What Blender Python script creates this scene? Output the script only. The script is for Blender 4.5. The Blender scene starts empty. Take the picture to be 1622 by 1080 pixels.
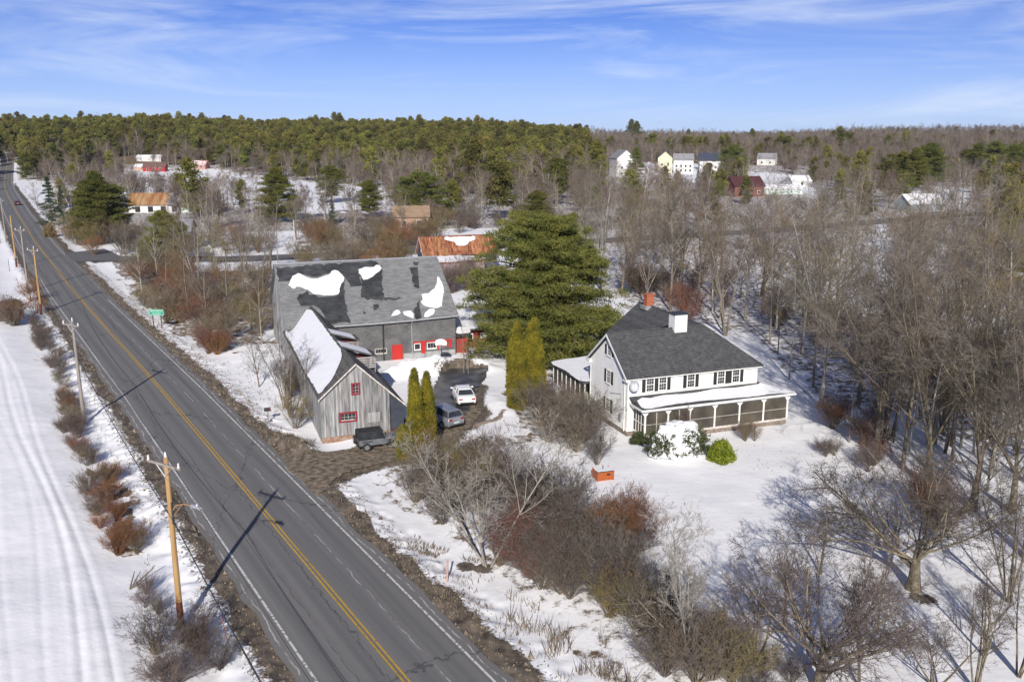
import bpy, bmesh, math, random
import numpy as np
from mathutils import Vector, Matrix
PI = math.pi; R = math.radians
C = bpy.context.scene.collection

# ------------------------------------------------------------------ camera, world, sun, exposure
FPX, HORIZ, CAMZ = 1420.0, 210.0, 25.0
PITCH = math.atan((540 - HORIZ) / FPX)
cam = bpy.data.cameras.new('camera'); camo = bpy.data.objects.new('camera', cam); C.objects.link(camo)
cam.sensor_width = 36; cam.lens = 36 * FPX / 1622; cam.clip_start = 0.5; cam.clip_end = 20000
camo.location = (0, 0, CAMZ); camo.rotation_euler = (PI / 2 - PITCH, 0, 0)
bpy.context.scene.camera = camo

SUN_EL = R(27.5)
w = bpy.data.worlds.new('World'); bpy.context.scene.world = w; w.use_nodes = True
nt = w.node_tree; nt.nodes.clear()
def NN(nt, typ, **kw):
    n = nt.nodes.new(typ)
    for k, v in kw.items():
        if k[0] == 'i' and k[1:].isdigit(): n.inputs[int(k[1:])].default_value = v
        elif '__' in k: n.inputs[k.replace('__', ' ').strip()].default_value = v
        else: setattr(n, k, v)
    return n
sky = NN(nt, 'ShaderNodeTexSky', sky_type='NISHITA', sun_disc=False, sun_elevation=SUN_EL, sun_rotation=PI,
         air_density=1.0, dust_density=0.0, ozone_density=3.0, altitude=5000)
tc = NN(nt, 'ShaderNodeTexCoord')
hs = NN(nt, 'ShaderNodeHueSaturation'); hs.inputs['Saturation'].default_value = 1.0; hs.inputs['Value'].default_value = 1.0
nt.links.new(sky.outputs[0], hs.inputs['Color'])
gm = NN(nt, 'ShaderNodeMix', data_type='RGBA', blend_type='MULTIPLY'); gm.inputs[0].default_value = 1
gm.inputs[7].default_value = (0.60, 0.76, 1.27, 1)
nt.links.new(hs.outputs[0], gm.inputs[6])
def wisp(scale, sc, lo, hi, off, dist=1.0):  # thin cirrus bands
    mp = NN(nt, 'ShaderNodeMapping'); mp.inputs['Scale'].default_value = scale; mp.inputs['Location'].default_value = off
    mp.inputs['Rotation'].default_value = (R(-2), R(3), 0)
    nz = NN(nt, 'ShaderNodeTexNoise'); nz.inputs['Scale'].default_value = sc; nz.inputs['Detail'].default_value = 8; nz.inputs['Roughness'].default_value = 0.62; nz.inputs['Distortion'].default_value = dist
    mr = NN(nt, 'ShaderNodeMapRange'); mr.inputs[1].default_value = lo; mr.inputs[2].default_value = hi
    nt.links.new(tc.outputs['Generated'], mp.inputs[0]); nt.links.new(mp.outputs[0], nz.inputs[0]); nt.links.new(nz.outputs[0], mr.inputs[0])
    return mr.outputs[0]
w1 = wisp((2.2, 2.2, 19), 1.3, 0.44, 0.72, (3.1, 0.3, 1.7)); w2 = wisp((1.0, 1.0, 5), 1.4, 0.38, 0.62, (0.2, 5.3, 0.4), 0.3)
mm = NN(nt, 'ShaderNodeMath', operation='MULTIPLY'); nt.links.new(w1, mm.inputs[0]); nt.links.new(w2, mm.inputs[1])
sx = NN(nt, 'ShaderNodeSeparateXYZ'); nt.links.new(tc.outputs['Generated'], sx.inputs[0])
hz = NN(nt, 'ShaderNodeMapRange', interpolation_type='SMOOTHSTEP'); hz.inputs[1].default_value = 0.15; hz.inputs[2].default_value = -0.01; nt.links.new(sx.outputs[2], hz.inputs[0])
hzm = NN(nt, 'ShaderNodeMath', operation='MULTIPLY'); hzm.inputs[1].default_value = 0.62; nt.links.new(hz.outputs[0], hzm.inputs[0])
mxh = NN(nt, 'ShaderNodeMix', data_type='RGBA'); mxh.inputs[7].default_value = (7.4, 9.0, 11.8, 1)
nt.links.new(hzm.outputs[0], mxh.inputs[0]); nt.links.new(gm.outputs[2], mxh.inputs[6])
mxc = NN(nt, 'ShaderNodeMix', data_type='RGBA'); mxc.inputs[7].default_value = (10.5, 11.6, 13.4, 1)
cm = NN(nt, 'ShaderNodeMath', operation='MULTIPLY'); cm.inputs[1].default_value = 0.80; nt.links.new(mm.outputs[0], cm.inputs[0])
nt.links.new(cm.outputs[0], mxc.inputs[0]); nt.links.new(mxh.outputs[2], mxc.inputs[6])
bg = NN(nt, 'ShaderNodeBackground'); bg.inputs[1].default_value = 0.070
wo = NN(nt, 'ShaderNodeOutputWorld'); nt.links.new(mxc.outputs[2], bg.inputs[0]); nt.links.new(bg.outputs[0], wo.inputs[0])
sl = bpy.data.lights.new('sun', 'SUN'); sl.energy = 5.0; sl.angle = R(0.55); sl.color = (1.0, 0.935, 0.85)
so = bpy.data.objects.new('sun', sl); C.objects.link(so); so.location = (0, -50, 90)
so.rotation_euler = Vector((0.026, math.cos(SUN_EL), -math.sin(SUN_EL))).to_track_quat('-Z', 'Y').to_euler()
vs = bpy.context.scene.view_settings; vs.view_transform = 'Standard'; vs.look = 'None'; vs.exposure = 0.16; vs.gamma = 1; vs.use_curve_mapping = False
bpy.context.scene.cycles.max_bounces = 6; bpy.context.scene.cycles.diffuse_bounces = 3

# ------------------------------------------------------------------ frames, terrain
ct, st_ = math.cos(PITCH), math.sin(PITCH)
A20 = R(20); UX, UY = math.cos(A20), math.sin(A20)          # building grid
B31 = R(31.4); SX, SY = -math.sin(B31), math.cos(B31); TX, TY = math.cos(B31), math.sin(B31)  # road grid
def uv2(u, v): return (u * UX - v * UY, u * UY + v * UX)
def st2(s, t): return (s * SX + t * TX, s * SY + t * TY)
def to_st(x, y): return x * SX + y * SY, x * TX + y * TY
def lat(ix, iy, seed):
    n = (ix * 374761393 + iy * 668265263 + seed * 1442695041) & 0x7fffffff
    n = ((n ^ (n >> 13)) * 1274126177) & 0x7fffffff
    return ((n ^ (n >> 16)) & 0xffff) / 65535.0
def vn(x, y, sc, seed=0):
    x = np.asarray(x, float) / sc; y = np.asarray(y, float) / sc
    ix = np.floor(x).astype(np.int64); iy = np.floor(y).astype(np.int64)
    fx = x - ix; fy = y - iy; fx = fx * fx * (3 - 2 * fx); fy = fy * fy * (3 - 2 * fy)
    a = lat(ix, iy, seed); b = lat(ix + 1, iy, seed); c = lat(ix, iy + 1, seed); d = lat(ix + 1, iy + 1, seed)
    return (a * (1 - fx) + b * fx) * (1 - fy) + (c * (1 - fx) + d * fx) * fy
def sms(e0, e1, x):
    t = np.clip((np.asarray(x, float) - e0) / (e1 - e0), 0, 1); return t * t * (3 - 2 * t)
def inpoly(x, y, poly):
    x = np.asarray(x, float); y = np.asarray(y, float); ins = np.zeros(x.shape, bool); n = len(poly)
    for i in range(n):
        x0, y0 = poly[i]; x1, y1 = poly[(i + 1) % n]
        if y0 == y1: continue
        ins ^= ((y0 > y) != (y1 > y)) & (x < (x1 - x0) * (y - y0) / (y1 - y0) + x0)
    return ins
def terr(x, y):
    r = np.hypot(x, y); az = np.degrees(np.arctan2(x, y))
    A = 18 - 12 * sms(-6, 9, az)
    h = A * sms(560, 1000, r) * sms(70, 45, np.abs(az))
    h = h + (vn(x, y, 180, 3) - .5) * 9 * sms(350, 700, r)
    h = h + (vn(x, y, 420, 5)) * 16 * sms(1300, 2300, r) + 12 * sms(14, 24, az) * sms(1700, 2600, r)
    return h
def pixel(x, y, z):
    zz = z - CAMZ; dep = y * ct - zz * st_; dep = np.where(np.abs(dep) < 1e-3, 1e-3, dep)
    return 811 + FPX * x / dep, 540 - FPX * (y * st_ + zz * ct) / dep
def gp(px, py):
    """ground point seen at a pixel of the 1622x1080 photograph"""
    a = (540 - py)
    d = np.array([px - 811, FPX * ct + a * st_, -FPX * st_ + a * ct]); d = d / np.linalg.norm(d)
    t = 20.0
    while t < 6000:
        p = d * t
        if p[2] + CAMZ < float(terr(p[0], p[1])): break
        t *= 1.01
    lo, hi = t / 1.01, t
    for _ in range(25):
        m = (lo + hi) / 2; p = d * m
        if p[2] + CAMZ < float(terr(p[0], p[1])): hi = m
        else: lo = m
    p = d * hi; return float(p[0]), float(p[1]), float(terr(p[0], p[1]))
def height_to(x, y, z0, py):
    """height of a vertical thing standing at x,y,z0 whose top shows at row py"""
    k = (540 - py) / FPX
    # (y*st+zz*ct) = k*(y*ct-zz*st)
    zz = (k * y * ct - y * st_) / (ct + k * st_)
    return zz + CAMZ - z0
def onplane(px, py, axis, c):
    """point on the vertical plane u=c or v=c or level z=c, in u,v,z"""
    a = (540 - py); d = np.array([px - 811, FPX * ct + a * st_, -FPX * st_ + a * ct])
    n = {'u': (UX, UY, 0), 'v': (-UY, UX, 0), 'z': (0, 0, 1)}[axis]; n = np.array(n)
    o = np.array([0, 0, CAMZ]); t = (c - o @ n) / (d @ n); p = o + t * d
    return (p[0] * UX + p[1] * UY, -p[0] * UY + p[1] * UX, p[2])

CENT = [(-90, 15.4), (0, 15.3), (34, 15.15), (90, 14.95), (155, 14.0), (234, 13.95), (324, 15.1), (400, 16.6), (470, 18.2), (560, 21.5), (640, 26), (760, 34)]
def tcen(s): return np.interp(s, [c[0] for c in CENT], [c[1] for c in CENT])
def crown(d): return 0.09 - 0.012 * np.abs(d)
DRIVE = [gp(*p)[:2] for p in [(432, 702), (470, 722), (500, 717), (545, 712), (590, 702), (604, 688), (640, 676), (688, 672), (688, 640), (700, 612), (760, 612), (752, 640), (764, 655), (744, 674), (722, 692), (690, 712), (640, 728), (600, 733), (560, 743), (532, 757), (518, 772), (505, 786), (470, 765)]]
PARK = [gp(*p)[:2] for p in [(688, 612), (698, 592), (712, 583), (774, 582), (769, 598), (757, 613), (750, 640), (747, 652), (690, 656)]]
SIDE = [gp(*p)[:2] for p in [(95, 402), (150, 409), (200, 410), (340, 410), (430, 408), (600, 399), (800, 388), (1000, 378), (1217, 365), (1377, 352), (1500, 342), (1700, 330)]]
def polydist(x, y, pts):
    d = np.full(np.shape(x), 1e9)
    for (x0, y0), (x1, y1) in zip(pts[:-1], pts[1:]):
        ex, ey = x1 - x0, y1 - y0; L = ex * ex + ey * ey
        t = np.clip(((x - x0) * ex + (y - y0) * ey) / L, 0, 1)
        d = np.minimum(d, np.hypot(x - x0 - t * ex, y - y0 - t * ey))
    return d
# snow mounds: px, py, radius x, radius y, height
MOUNDS = [(*gp(*p)[:2], a, b, h) for p, a, b, h in [((655, 590), 3.2, 1.5, 1.1), ((690, 586), 3.0, 1.4, 1.0), ((632, 596), 2.0, 1.4, .8), ((740, 580), 3.4, 1.0, .7), ((770, 585), 1.6, 1.6, .55),
          ((628, 668), 1.5, 1.6, 1.0), ((462, 706), 2.0, 1.3, .75), ((448, 698), 1.2, 1.2, .5), ((488, 712), 1.4, .8, .5), ((790, 640), 1.2, 5.0, .3), ((720, 690), 2.0, 1.2, .5), ((1075, 718), 2.6, 1.7, .5)]]
def gz(x, y):
    x = np.asarray(x, float); y = np.asarray(y, float)
    h = terr(x, y); s, t = to_st(x, y); d = t - tcen(s); r = np.hypot(x, y)
    near = sms(420, 160, r)
    n = (vn(x, y, 7, 1) - .5) * .22 + (vn(x, y, 2.3, 2) - .5) * .08 + (vn(x, y, .8, 4) - .5) * .03
    n = n - .06
    n = n * near
    # verges: rough plowed edge, shallow ditch
    ad = np.abs(d)
    verge = sms(4.2, 5.2, ad) * sms(9, 6.0, ad)
    n = n + near * verge * ((vn(x, y, .55, 7) - .35) * .22 + (vn(x, y, 1.7, 8) - .5) * .25)
    n = n - near * .28 * sms(5.5, 7.5, ad) * sms(12, 8.5, ad)
    # tyre ruts in the left field
    for tt, ww, dp in ((0.1, .13, .02), (-1.5, .13, .018), (1.35, .14, .05), (2.35, .11, .045)):
        tc_ = tt + .75 * np.sin((s - 30) / 21.0) + .35 * np.sin(s / 9.0 + tt)
        q = (t - 0.6 - tc_)
        n = n + near * (-dp * np.exp(-(q / ww) ** 2) + dp * .45 * np.exp(-((np.abs(q) - .38) / .15) ** 2))
    for mx, my, a, b, hh in MOUNDS:
        du = (x - mx) * UX + (y - my) * UY; dv = -(x - mx) * UY + (y - my) * UX
        n = n + hh * np.exp(-((du / a) ** 2 + (dv / b) ** 2) * 1.3) * (0.75 + .5 * vn(x, y, .9, 11))
    road = sms(4.75, 4.3, ad) * (s < 700)
    h = h + n
    h = h * (1 - road) + road * (terr(x, y) - .06)
    flat = inpoly(x, y, DRIVE) | inpoly(x, y, PARK)
    h = np.where(flat, terr(x, y) - .07, h)
    sd = polydist(x, y, SIDE); rr = sms(4.4, 3.9, sd)
    h = h * (1 - rr) + rr * (terr(x, y) - .09)
    return h
def G(x, y): return float(gz(x, y))

# ------------------------------------------------------------------ object helpers
def tag(o, label=None, cat=None, group=None, kind=None):
    if label: o['label'] = label
    if cat: o['category'] = cat
    if group: o['group'] = group
    if kind: o['kind'] = kind
    return o
def empty(name, loc, rz=0, label=None, cat=None, group=None):
    o = bpy.data.objects.new(name, None); o.empty_display_size = .3; C.objects.link(o)
    o.location = loc; o.rotation_euler = (0, 0, rz); return tag(o, label, cat, group)
def npmesh(name, V, F, smooth=False, mi=None):
    me = bpy.data.meshes.new(name); V = np.asarray(V, np.float32); F = np.asarray(F, np.int32); k = F.shape[1]
    me.vertices.add(len(V)); me.vertices.foreach_set('co', V.ravel())
    me.loops.add(F.size); me.loops.foreach_set('vertex_index', F.ravel())
    me.polygons.add(len(F)); me.polygons.foreach_set('loop_start', np.arange(0, F.size, k, dtype=np.int32)); me.polygons.foreach_set('loop_total', np.full(len(F), k, np.int32))
    me.polygons.foreach_set('use_smooth', np.full(len(F), smooth, bool))
    if mi is not None: me.polygons.foreach_set('material_index', np.asarray(mi, np.int32))
    me.update(calc_edges=True); return me
def link(name, me, mat=None, parent=None, loc=None, rz=0):
    o = bpy.data.objects.new(name, me); C.objects.link(o)
    if mat is not None and not me.materials:
        for m in (mat if isinstance(mat, (list, tuple)) else [mat]): me.materials.append(m)
    if parent: o.parent = parent
    if loc is not None: o.location = loc
    if rz: o.rotation_euler = (0, 0, rz)
    return o
class MB:
    def __init__(s, off=(0, 0, 0)): s.v = []; s.f = []; s.o = off
    def av(s, p): s.v.append((p[0] - s.o[0], p[1] - s.o[1], p[2] - s.o[2])); return len(s.v) - 1
    def face(s, pts): s.f.append([s.av(p) for p in pts]); return s
    def box(s, x0, x1, y0, y1, z0, z1):
        i = [s.av(p) for p in ((x0, y0, z0), (x1, y0, z0), (x1, y1, z0), (x0, y1, z0), (x0, y0, z1), (x1, y0, z1), (x1, y1, z1), (x0, y1, z1))]
        s.f += [[i[a] for a in q] for q in ((0, 3, 2, 1), (4, 5, 6, 7), (0, 1, 5, 4), (1, 2, 6, 5), (2, 3, 7, 6), (3, 0, 4, 7))]; return s
    def prism(s, pts, d):
        n = len(pts); a = [s.av(p) for p in pts]; b = [s.av((p[0] + d[0], p[1] + d[1], p[2] + d[2])) for p in pts]
        s.f.append(a); s.f.append(b[::-1])
        for i in range(n): j = (i + 1) % n; s.f.append([a[j], a[i], b[i], b[j]])
        return s
    def slab(s, pts, th):
        n = (Vector(pts[1]) - Vector(pts[0])).cross(Vector(pts[2]) - Vector(pts[0])).normalized()
        if n.z < 0: n = -n
        return s.prism(pts, tuple(-n * th))
    def tube(s, pts, r, n=6, r2=None):
        pts = [Vector(p) for p in pts]; K = len(pts); rings = []
        for k, p in enumerate(pts):
            d = (pts[min(k + 1, K - 1)] - pts[max(k - 1, 0)]).normalized()
            a = d.cross(Vector((0, 0, 1)) if abs(d.z) < .9 else Vector((1, 0, 0))).normalized(); b = d.cross(a)
            rr = r if r2 is None else r + (r2 - r) * k / (K - 1)
            rings.append([s.av(p + (a * math.cos(2 * PI * i / n) + b * math.sin(2 * PI * i / n)) * rr) for i in range(n)])
        for A_, B_ in zip(rings[:-1], rings[1:]):
            for i in range(n): j = (i + 1) % n; s.f.append([A_[i], A_[j], B_[j], B_[i]])
        s.f.append(rings[0][::-1]); s.f.append(rings[-1]); return s
    def cyl(s, c, ax, r, h, n=16):
        c = Vector(c); ax = Vector(ax).normalized(); return s.tube([c - ax * h / 2, c + ax * h / 2], r, n)
    def fb(s, face, P, a0, a1, d0, d1, z0, z1):
        """box on a wall face: F front(y=P) L left(x=P) R right B back; d outward"""
        if face == 'F': return s.box(a0, a1, P - d1, P - d0, z0, z1)
        if face == 'B': return s.box(a0, a1, P + d0, P + d1, z0, z1)
        if face == 'L': return s.box(P - d1, P - d0, a0, a1, z0, z1)
        return s.box(P + d0, P + d1, a0, a1, z0, z1)
    def mesh(s, name, bevel=0):
        me = bpy.data.meshes.new(name); me.from_pydata(s.v, [], s.f)
        bm = bmesh.new(); bm.from_mesh(me)
        bmesh.ops.recalc_face_normals(bm, faces=bm.faces)
        if bevel: bmesh.ops.bevel(bm, geom=list(bm.edges), offset=bevel, segments=1, affect='EDGES')
        bm.to_mesh(me); bm.free(); me.update(); return me
    def build(s, name, mat, parent=None, kind=None, label=None, bevel=0, loc=None, rz=0):
        o = link(name, s.mesh(name, bevel), mat, parent, loc, rz)
        if kind: o['kind'] = kind
        if label: o['label'] = label
        return o
def copy_tree(o, parent=None):
    c = o.copy(); C.objects.link(c)
    if parent is not None: c.parent = parent
    for ch in o.children: copy_tree(ch, c)
    return c

# ------------------------------------------------------------------ materials
def mat(name, col, rough=.8, col2=None, scale=3.0, detail=4, bump=0, bscale=None, metal=0, rnd=0, spec=.3, stretch=None, lo=.35, hi=.65, hue=0):
    m = bpy.data.materials.new(name); m.use_nodes = True; nt = m.node_tree; b = nt.nodes['Principled BSDF']
    b.inputs['Roughness'].default_value = rough; b.inputs['Metallic'].default_value = metal; b.inputs['Specular IOR Level'].default_value = spec
    tcn = NN(nt, 'ShaderNodeTexCoord'); src = tcn.outputs['Object']
    if stretch:
        mp = NN(nt, 'ShaderNodeMapping'); mp.inputs['Scale'].default_value = stretch; nt.links.new(src, mp.inputs[0]); src = mp.outputs[0]
    out = None
    if col2:
        nz = NN(nt, 'ShaderNodeTexNoise'); nz.inputs['Scale'].default_value = scale; nz.inputs['Detail'].default_value = detail; nt.links.new(src, nz.inputs[0])
        mr = NN(nt, 'ShaderNodeMapRange'); mr.inputs[1].default_value = lo; mr.inputs[2].default_value = hi; nt.links.new(nz.outputs[0], mr.inputs[0])
        mx = NN(nt, 'ShaderNodeMix', data_type='RGBA'); mx.inputs[6].default_value = (*col, 1); mx.inputs[7].default_value = (*col2, 1)
        nt.links.new(mr.outputs[0], mx.inputs[0]); out = mx.outputs[2]
    if rnd or hue:
        oi = NN(nt, 'ShaderNodeObjectInfo'); h = NN(nt, 'ShaderNodeHueSaturation')
        mr2 = NN(nt, 'ShaderNodeMapRange'); mr2.inputs[3].default_value = 1 - rnd; mr2.inputs[4].default_value = 1 + rnd
        nt.links.new(oi.outputs['Random'], mr2.inputs[0]); nt.links.new(mr2.outputs[0], h.inputs['Value'])
        ml = NN(nt, 'ShaderNodeMath', operation='MULTIPLY'); ml.inputs[1].default_value = 7.31; nt.links.new(oi.outputs['Random'], ml.inputs[0])
        fr = NN(nt, 'ShaderNodeMath', operation='FRACT'); nt.links.new(ml.outputs[0], fr.inputs[0])
        mr3 = NN(nt, 'ShaderNodeMapRange'); mr3.inputs[3].default_value = .5 - hue; mr3.inputs[4].default_value = .5 + hue
        nt.links.new(fr.outputs[0], mr3.inputs[0]); nt.links.new(mr3.outputs[0], h.inputs['Hue'])
        if out: nt.links.new(out, h.inputs['Color'])
        else: h.inputs['Color'].default_value = (*col, 1)
        out = h.outputs[0]
    if out: nt.links.new(out, b.inputs['Base Color'])
    else: b.inputs['Base Color'].default_value = (*col, 1)
    if bump:
        nb = NN(nt, 'ShaderNodeTexNoise'); nb.inputs['Scale'].default_value = bscale or scale * 3; nb.inputs['Detail'].default_value = 5; nt.links.new(src, nb.inputs[0])
        bp = NN(nt, 'ShaderNodeBump'); bp.inputs['Strength'].default_value = 1; bp.inputs['Distance'].default_value = bump; nt.links.new(nb.outputs[0], bp.inputs['Height']); nt.links.new(bp.outputs[0], b.inputs['Normal'])
    return m
def stripes_bump(m, axis, period, depth, duty_dark=None):
    """clapboard / shingle-course relief along z"""
    nt = m.node_tree; b = nt.nodes['Principled BSDF']; tcn = NN(nt, 'ShaderNodeTexCoord'); sp = NN(nt, 'ShaderNodeSeparateXYZ'); nt.links.new(tcn.outputs['Object'], sp.inputs[0])
    md = NN(nt, 'ShaderNodeMath', operation='FRACT'); dv = NN(nt, 'ShaderNodeMath', operation='DIVIDE'); dv.inputs[1].default_value = period
    nt.links.new(sp.outputs[axis], dv.inputs[0]); nt.links.new(dv.outputs[0], md.inputs[0])
    bp = NN(nt, 'ShaderNodeBump'); bp.inputs['Distance'].default_value = depth; bp.inputs['Strength'].default_value = 1; bp.invert = True
    nt.links.new(md.outputs[0], bp.inputs['Height'])
    if b.inputs['Normal'].links: nt.links.new(b.inputs['Normal'].links[0].from_socket, bp.inputs['Normal'])
    nt.links.new(bp.outputs[0], b.inputs['Normal']); return m
M = {}
M['snow_roof'] = mat('roof_snow', (.83, .84, .86), .6, (.78, .79, .82), 1.2, bump=.04, bscale=2)
M['white'] = mat('white_paint', (.80, .80, .78), .6, (.70, .70, .67), 2.5, bump=.004, bscale=20)
M['clap'] = stripes_bump(mat('white_clapboard', (.86, .86, .84), .65, (.78, .78, .75), 1.1, rnd=0), 2, .13, .016)
M['black'] = mat('shutter_black', (.022, .024, .026), .5, (.035, .035, .038), 9, bump=.01, bscale=30)
M['glass'] = mat('window_glass', (.018, .02, .026), .08, (.05, .055, .062), 1.3, spec=.6)
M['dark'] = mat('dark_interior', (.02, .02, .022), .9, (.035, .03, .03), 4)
M['foundation'] = mat('fieldstone', (.16, .12, .10), .9, (.26, .22, .19), 4, bump=.03)
def shingle(name, c1, c2, rx=0, cl=.3, vscale=2.2):
    m = mat(name, c1, .85, c2, vscale, detail=6, lo=.3, hi=.7, spec=.25); nt = m.node_tree; b = nt.nodes['Principled BSDF']
    geo = NN(nt, 'ShaderNodeTexCoord'); sp = NN(nt, 'ShaderNodeSeparateXYZ'); nt.links.new(geo.outputs['Object'], sp.inputs[0])
    cb = NN(nt, 'ShaderNodeCombineXYZ'); ad = NN(nt, 'ShaderNodeMath', operation='ADD')
    nt.links.new(sp.outputs[0], cb.inputs[0]); nt.links.new(sp.outputs[1], ad.inputs[0]); nt.links.new(sp.outputs[2], ad.inputs[1]); nt.links.new(sp.outputs[2], cb.inputs[1])
    br = NN(nt, 'ShaderNodeTexBrick'); br.inputs['Scale'].default_value = 1; br.inputs['Brick Width'].default_value = cl; br.inputs['Row Height'].default_value = .11; br.inputs['Mortar Size'].default_value = .012
    br.inputs['Color1'].default_value = (.75, .75, .75, 1); br.inputs['Color2'].default_value = (1.15, 1.15, 1.15, 1); br.inputs['Mortar'].default_value = (.55, .55, .55, 1)
    nt.links.new(cb.outputs[0], br.inputs[0])
    old = b.inputs['Base Color'].links[0].from_socket
    mx = NN(nt, 'ShaderNodeMix', data_type='RGBA', blend_type='MULTIPLY'); mx.inputs[0].default_value = 1
    nt.links.new(old, mx.inputs[6]); nt.links.new(br.outputs[0], mx.inputs[7]); nt.links.new(mx.outputs[2], b.inputs['Base Color'])
    bp = NN(nt, 'ShaderNodeBump'); bp.inputs['Distance'].default_value = .03; nt.links.new(br.outputs['Fac'], bp.inputs['Height']); bp.invert = True; nt.links.new(bp.outputs[0], b.inputs['Normal'])
    return m
M['house_shingle'] = shingle('charcoal_shingle', (.075, .078, .082), (.115, .118, .122))
M['barn_shingle'] = shingle('grey_barn_shingle', (.225, .23, .232), (.26, .263, .265), cl=.6, vscale=.22)
M['wet_shingle'] = shingle('dark_worn_shingle', (.035, .038, .042), (.085, .09, .095), cl=.5, vscale=.9)
M['old_shingle'] = shingle('worn_brown_shingle', (.10, .095, .088), (.17, .165, .155), cl=.4)
M['wall_shingle'] = shingle('weathered_wall_shingle', (.13, .13, .13), (.24, .24, .245), cl=.22, vscale=.6)
M['barn_board'] = mat('weathered_board', (.15, .155, .16), .85, (.36, .355, .35), 2.2, detail=8, rnd=.25, bump=.01, stretch=(3, 3, .35), lo=.36, hi=.62)
M['barn_board_b'] = mat('pale_weathered_board', (.20, .22, .22), .85, (.40, .40, .395), 2.2, detail=8, bump=.01, stretch=(3, 3, .3), lo=.33, hi=.6)
M['barn_board_c'] = mat('brown_weathered_board', (.13, .12, .115), .85, (.29, .27, .27), 2.2, detail=8, bump=.01, stretch=(3, 3, .3), lo=.33, hi=.6)
M['red_board'] = mat('faded_red_board', (.30, .045, .035), .75, (.20, .06, .05), 4, detail=6, bump=.01, stretch=(2, 2, .4))
M['red_paint'] = mat('red_paint', (.50, .025, .02), .55, (.38, .03, .025), 3, bump=.004, bscale=15)
M['red_trim'] = mat('barn_red_trim', (.27, .02, .035), .6, (.19, .03, .04), 5)
M['brick'] = mat('chimney_brick', (.42, .13, .06), .85, (.30, .10, .06), 6, bump=.015)
M['metal'] = mat('galvanised', (.45, .46, .48), .45, (.35, .36, .38), 4, metal=.4)
M['black_metal'] = mat('black_metal', (.03, .03, .032), .45, (.05, .05, .05), 6)
M['rust'] = mat('rusty_sheet', (.17, .045, .022), .8, (.34, .16, .085), 1.6, detail=8, rnd=.32, hue=.012, stretch=(2.5, .6, .6), bump=.01, lo=.38, hi=.6)
M['trim_white_old'] = mat('old_white_trim', (.62, .60, .56), .8, (.40, .36, .32), 5)
M['pole_new'] = mat('new_pole_wood', (.42, .27, .12), .8, (.32, .19, .08), 2, detail=6, bump=.006, stretch=(4, 4, .25))
M['pole_old'] = mat('old_pole_wood', (.30, .27, .24), .85, (.20, .18, .16), 2, detail=6, bump=.006, stretch=(4, 4, .25))
M['pole_base'] = mat('pole_base_wood', (.17, .05, .025), .85, (.10, .035, .02), 3, detail=6, stretch=(4, 4, .4))
M['wire'] = mat('wire', (.03, .03, .03), .6, (.045, .045, .045), 5)
M['porcelain'] = mat('insulator', (.72, .74, .78), .3, (.6, .62, .66), 8)
M['green_sign'] = mat('green_sign', (.01, .33, .19), .5, (.01, .28, .16), 4)
M['white_car'] = mat('white_car_paint', (.78, .79, .80), .25, (.74, .75, .76), 1.5, spec=.6)
M['silver_car'] = mat('silver_car_paint', (.34, .36, .40), .3, (.28, .30, .33), 1.5, metal=.5, spec=.6)
M['grey_truck'] = mat('grey_truck_paint', (.10, .115, .13), .35, (.16, .17, .19), 2.0, spec=.5)
M['red_car'] = mat('dark_red_car_paint', (.12, .012, .012), .3, (.09, .01, .01), 2, spec=.6)
M['canvas'] = mat('black_soft_top', (.022, .023, .026), .8, (.04, .04, .045), 3, bump=.01)
M['tyre'] = mat('tyre', (.02, .02, .02), .9, (.035, .033, .03), 8)
M['rim'] = mat('rim', (.45, .46, .48), .35, (.35, .36, .38), 8, metal=.7)
M['taillight'] = mat('taillight', (.35, .01, .01), .25, (.25, .01, .01), 8)
M['bark'] = mat('bark_grey_brown', (.15, .13, .105), .95, (.27, .24, .20), 5, detail=5, rnd=.16, hue=.01, bump=.02, stretch=(1, 1, .3))
M['bark_dark'] = mat('bark_mossy', (.12, .10, .065), .95, (.24, .20, .14), 5, detail=5, rnd=.12, hue=.01, bump=.03, stretch=(1, 1, .3))
M['bark_pale'] = mat('bark_pale', (.37, .345, .30), .9, (.22, .20, .17), 5, detail=5, rnd=.08, bump=.01, stretch=(1, 1, .3))
M['twig'] = mat('twig_brown', (.115, .098, .080), .95, (.195, .170, .142), .8, rnd=.22, hue=.02)
M['twig_dark'] = mat('twig_dark', (.085, .068, .058), .95, (.15, .125, .105), 1, rnd=.2, hue=.02)
M['twig_red'] = mat('twig_red', (.20, .085, .06), .95, (.12, .065, .05), .9, rnd=.2, hue=.012)
M['twig_rust'] = mat('twig_rust', (.27, .125, .055), .95, (.17, .095, .055), .9, rnd=.18, hue=.012)
M['twig_olive'] = mat('twig_olive', (.24, .18, .085), .95, (.16, .13, .07), .9, rnd=.2, hue=.02)
M['twig_tan'] = mat('twig_tan', (.24, .19, .13), .95, (.15, .125, .09), .9, rnd=.18, hue=.015)
M['twig_pink'] = mat('twig_mauve', (.125, .092, .080), .95, (.195, .152, .134), .9, rnd=.2, hue=.012)
M['pine'] = mat('pine_needles', (.058, .070, .013), .8, (.15, .15, .032), .55, detail=5, rnd=.22, hue=.022, lo=.32, hi=.66)
M['pine_far'] = mat('far_pine_needles', (.055, .066, .014), .8, (.185, .170, .036), .20, detail=5, rnd=.40, hue=.020, lo=.35, hi=.65)
M['spruce'] = mat('spruce_needles', (.022, .045, .022), .8, (.05, .075, .035), .8, rnd=.15)
M['cedar'] = mat('arborvitae_leaf', (.075, .08, .008), .8, (.22, .185, .014), 1.0, detail=6, rnd=.1, lo=.35, hi=.62)
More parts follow.
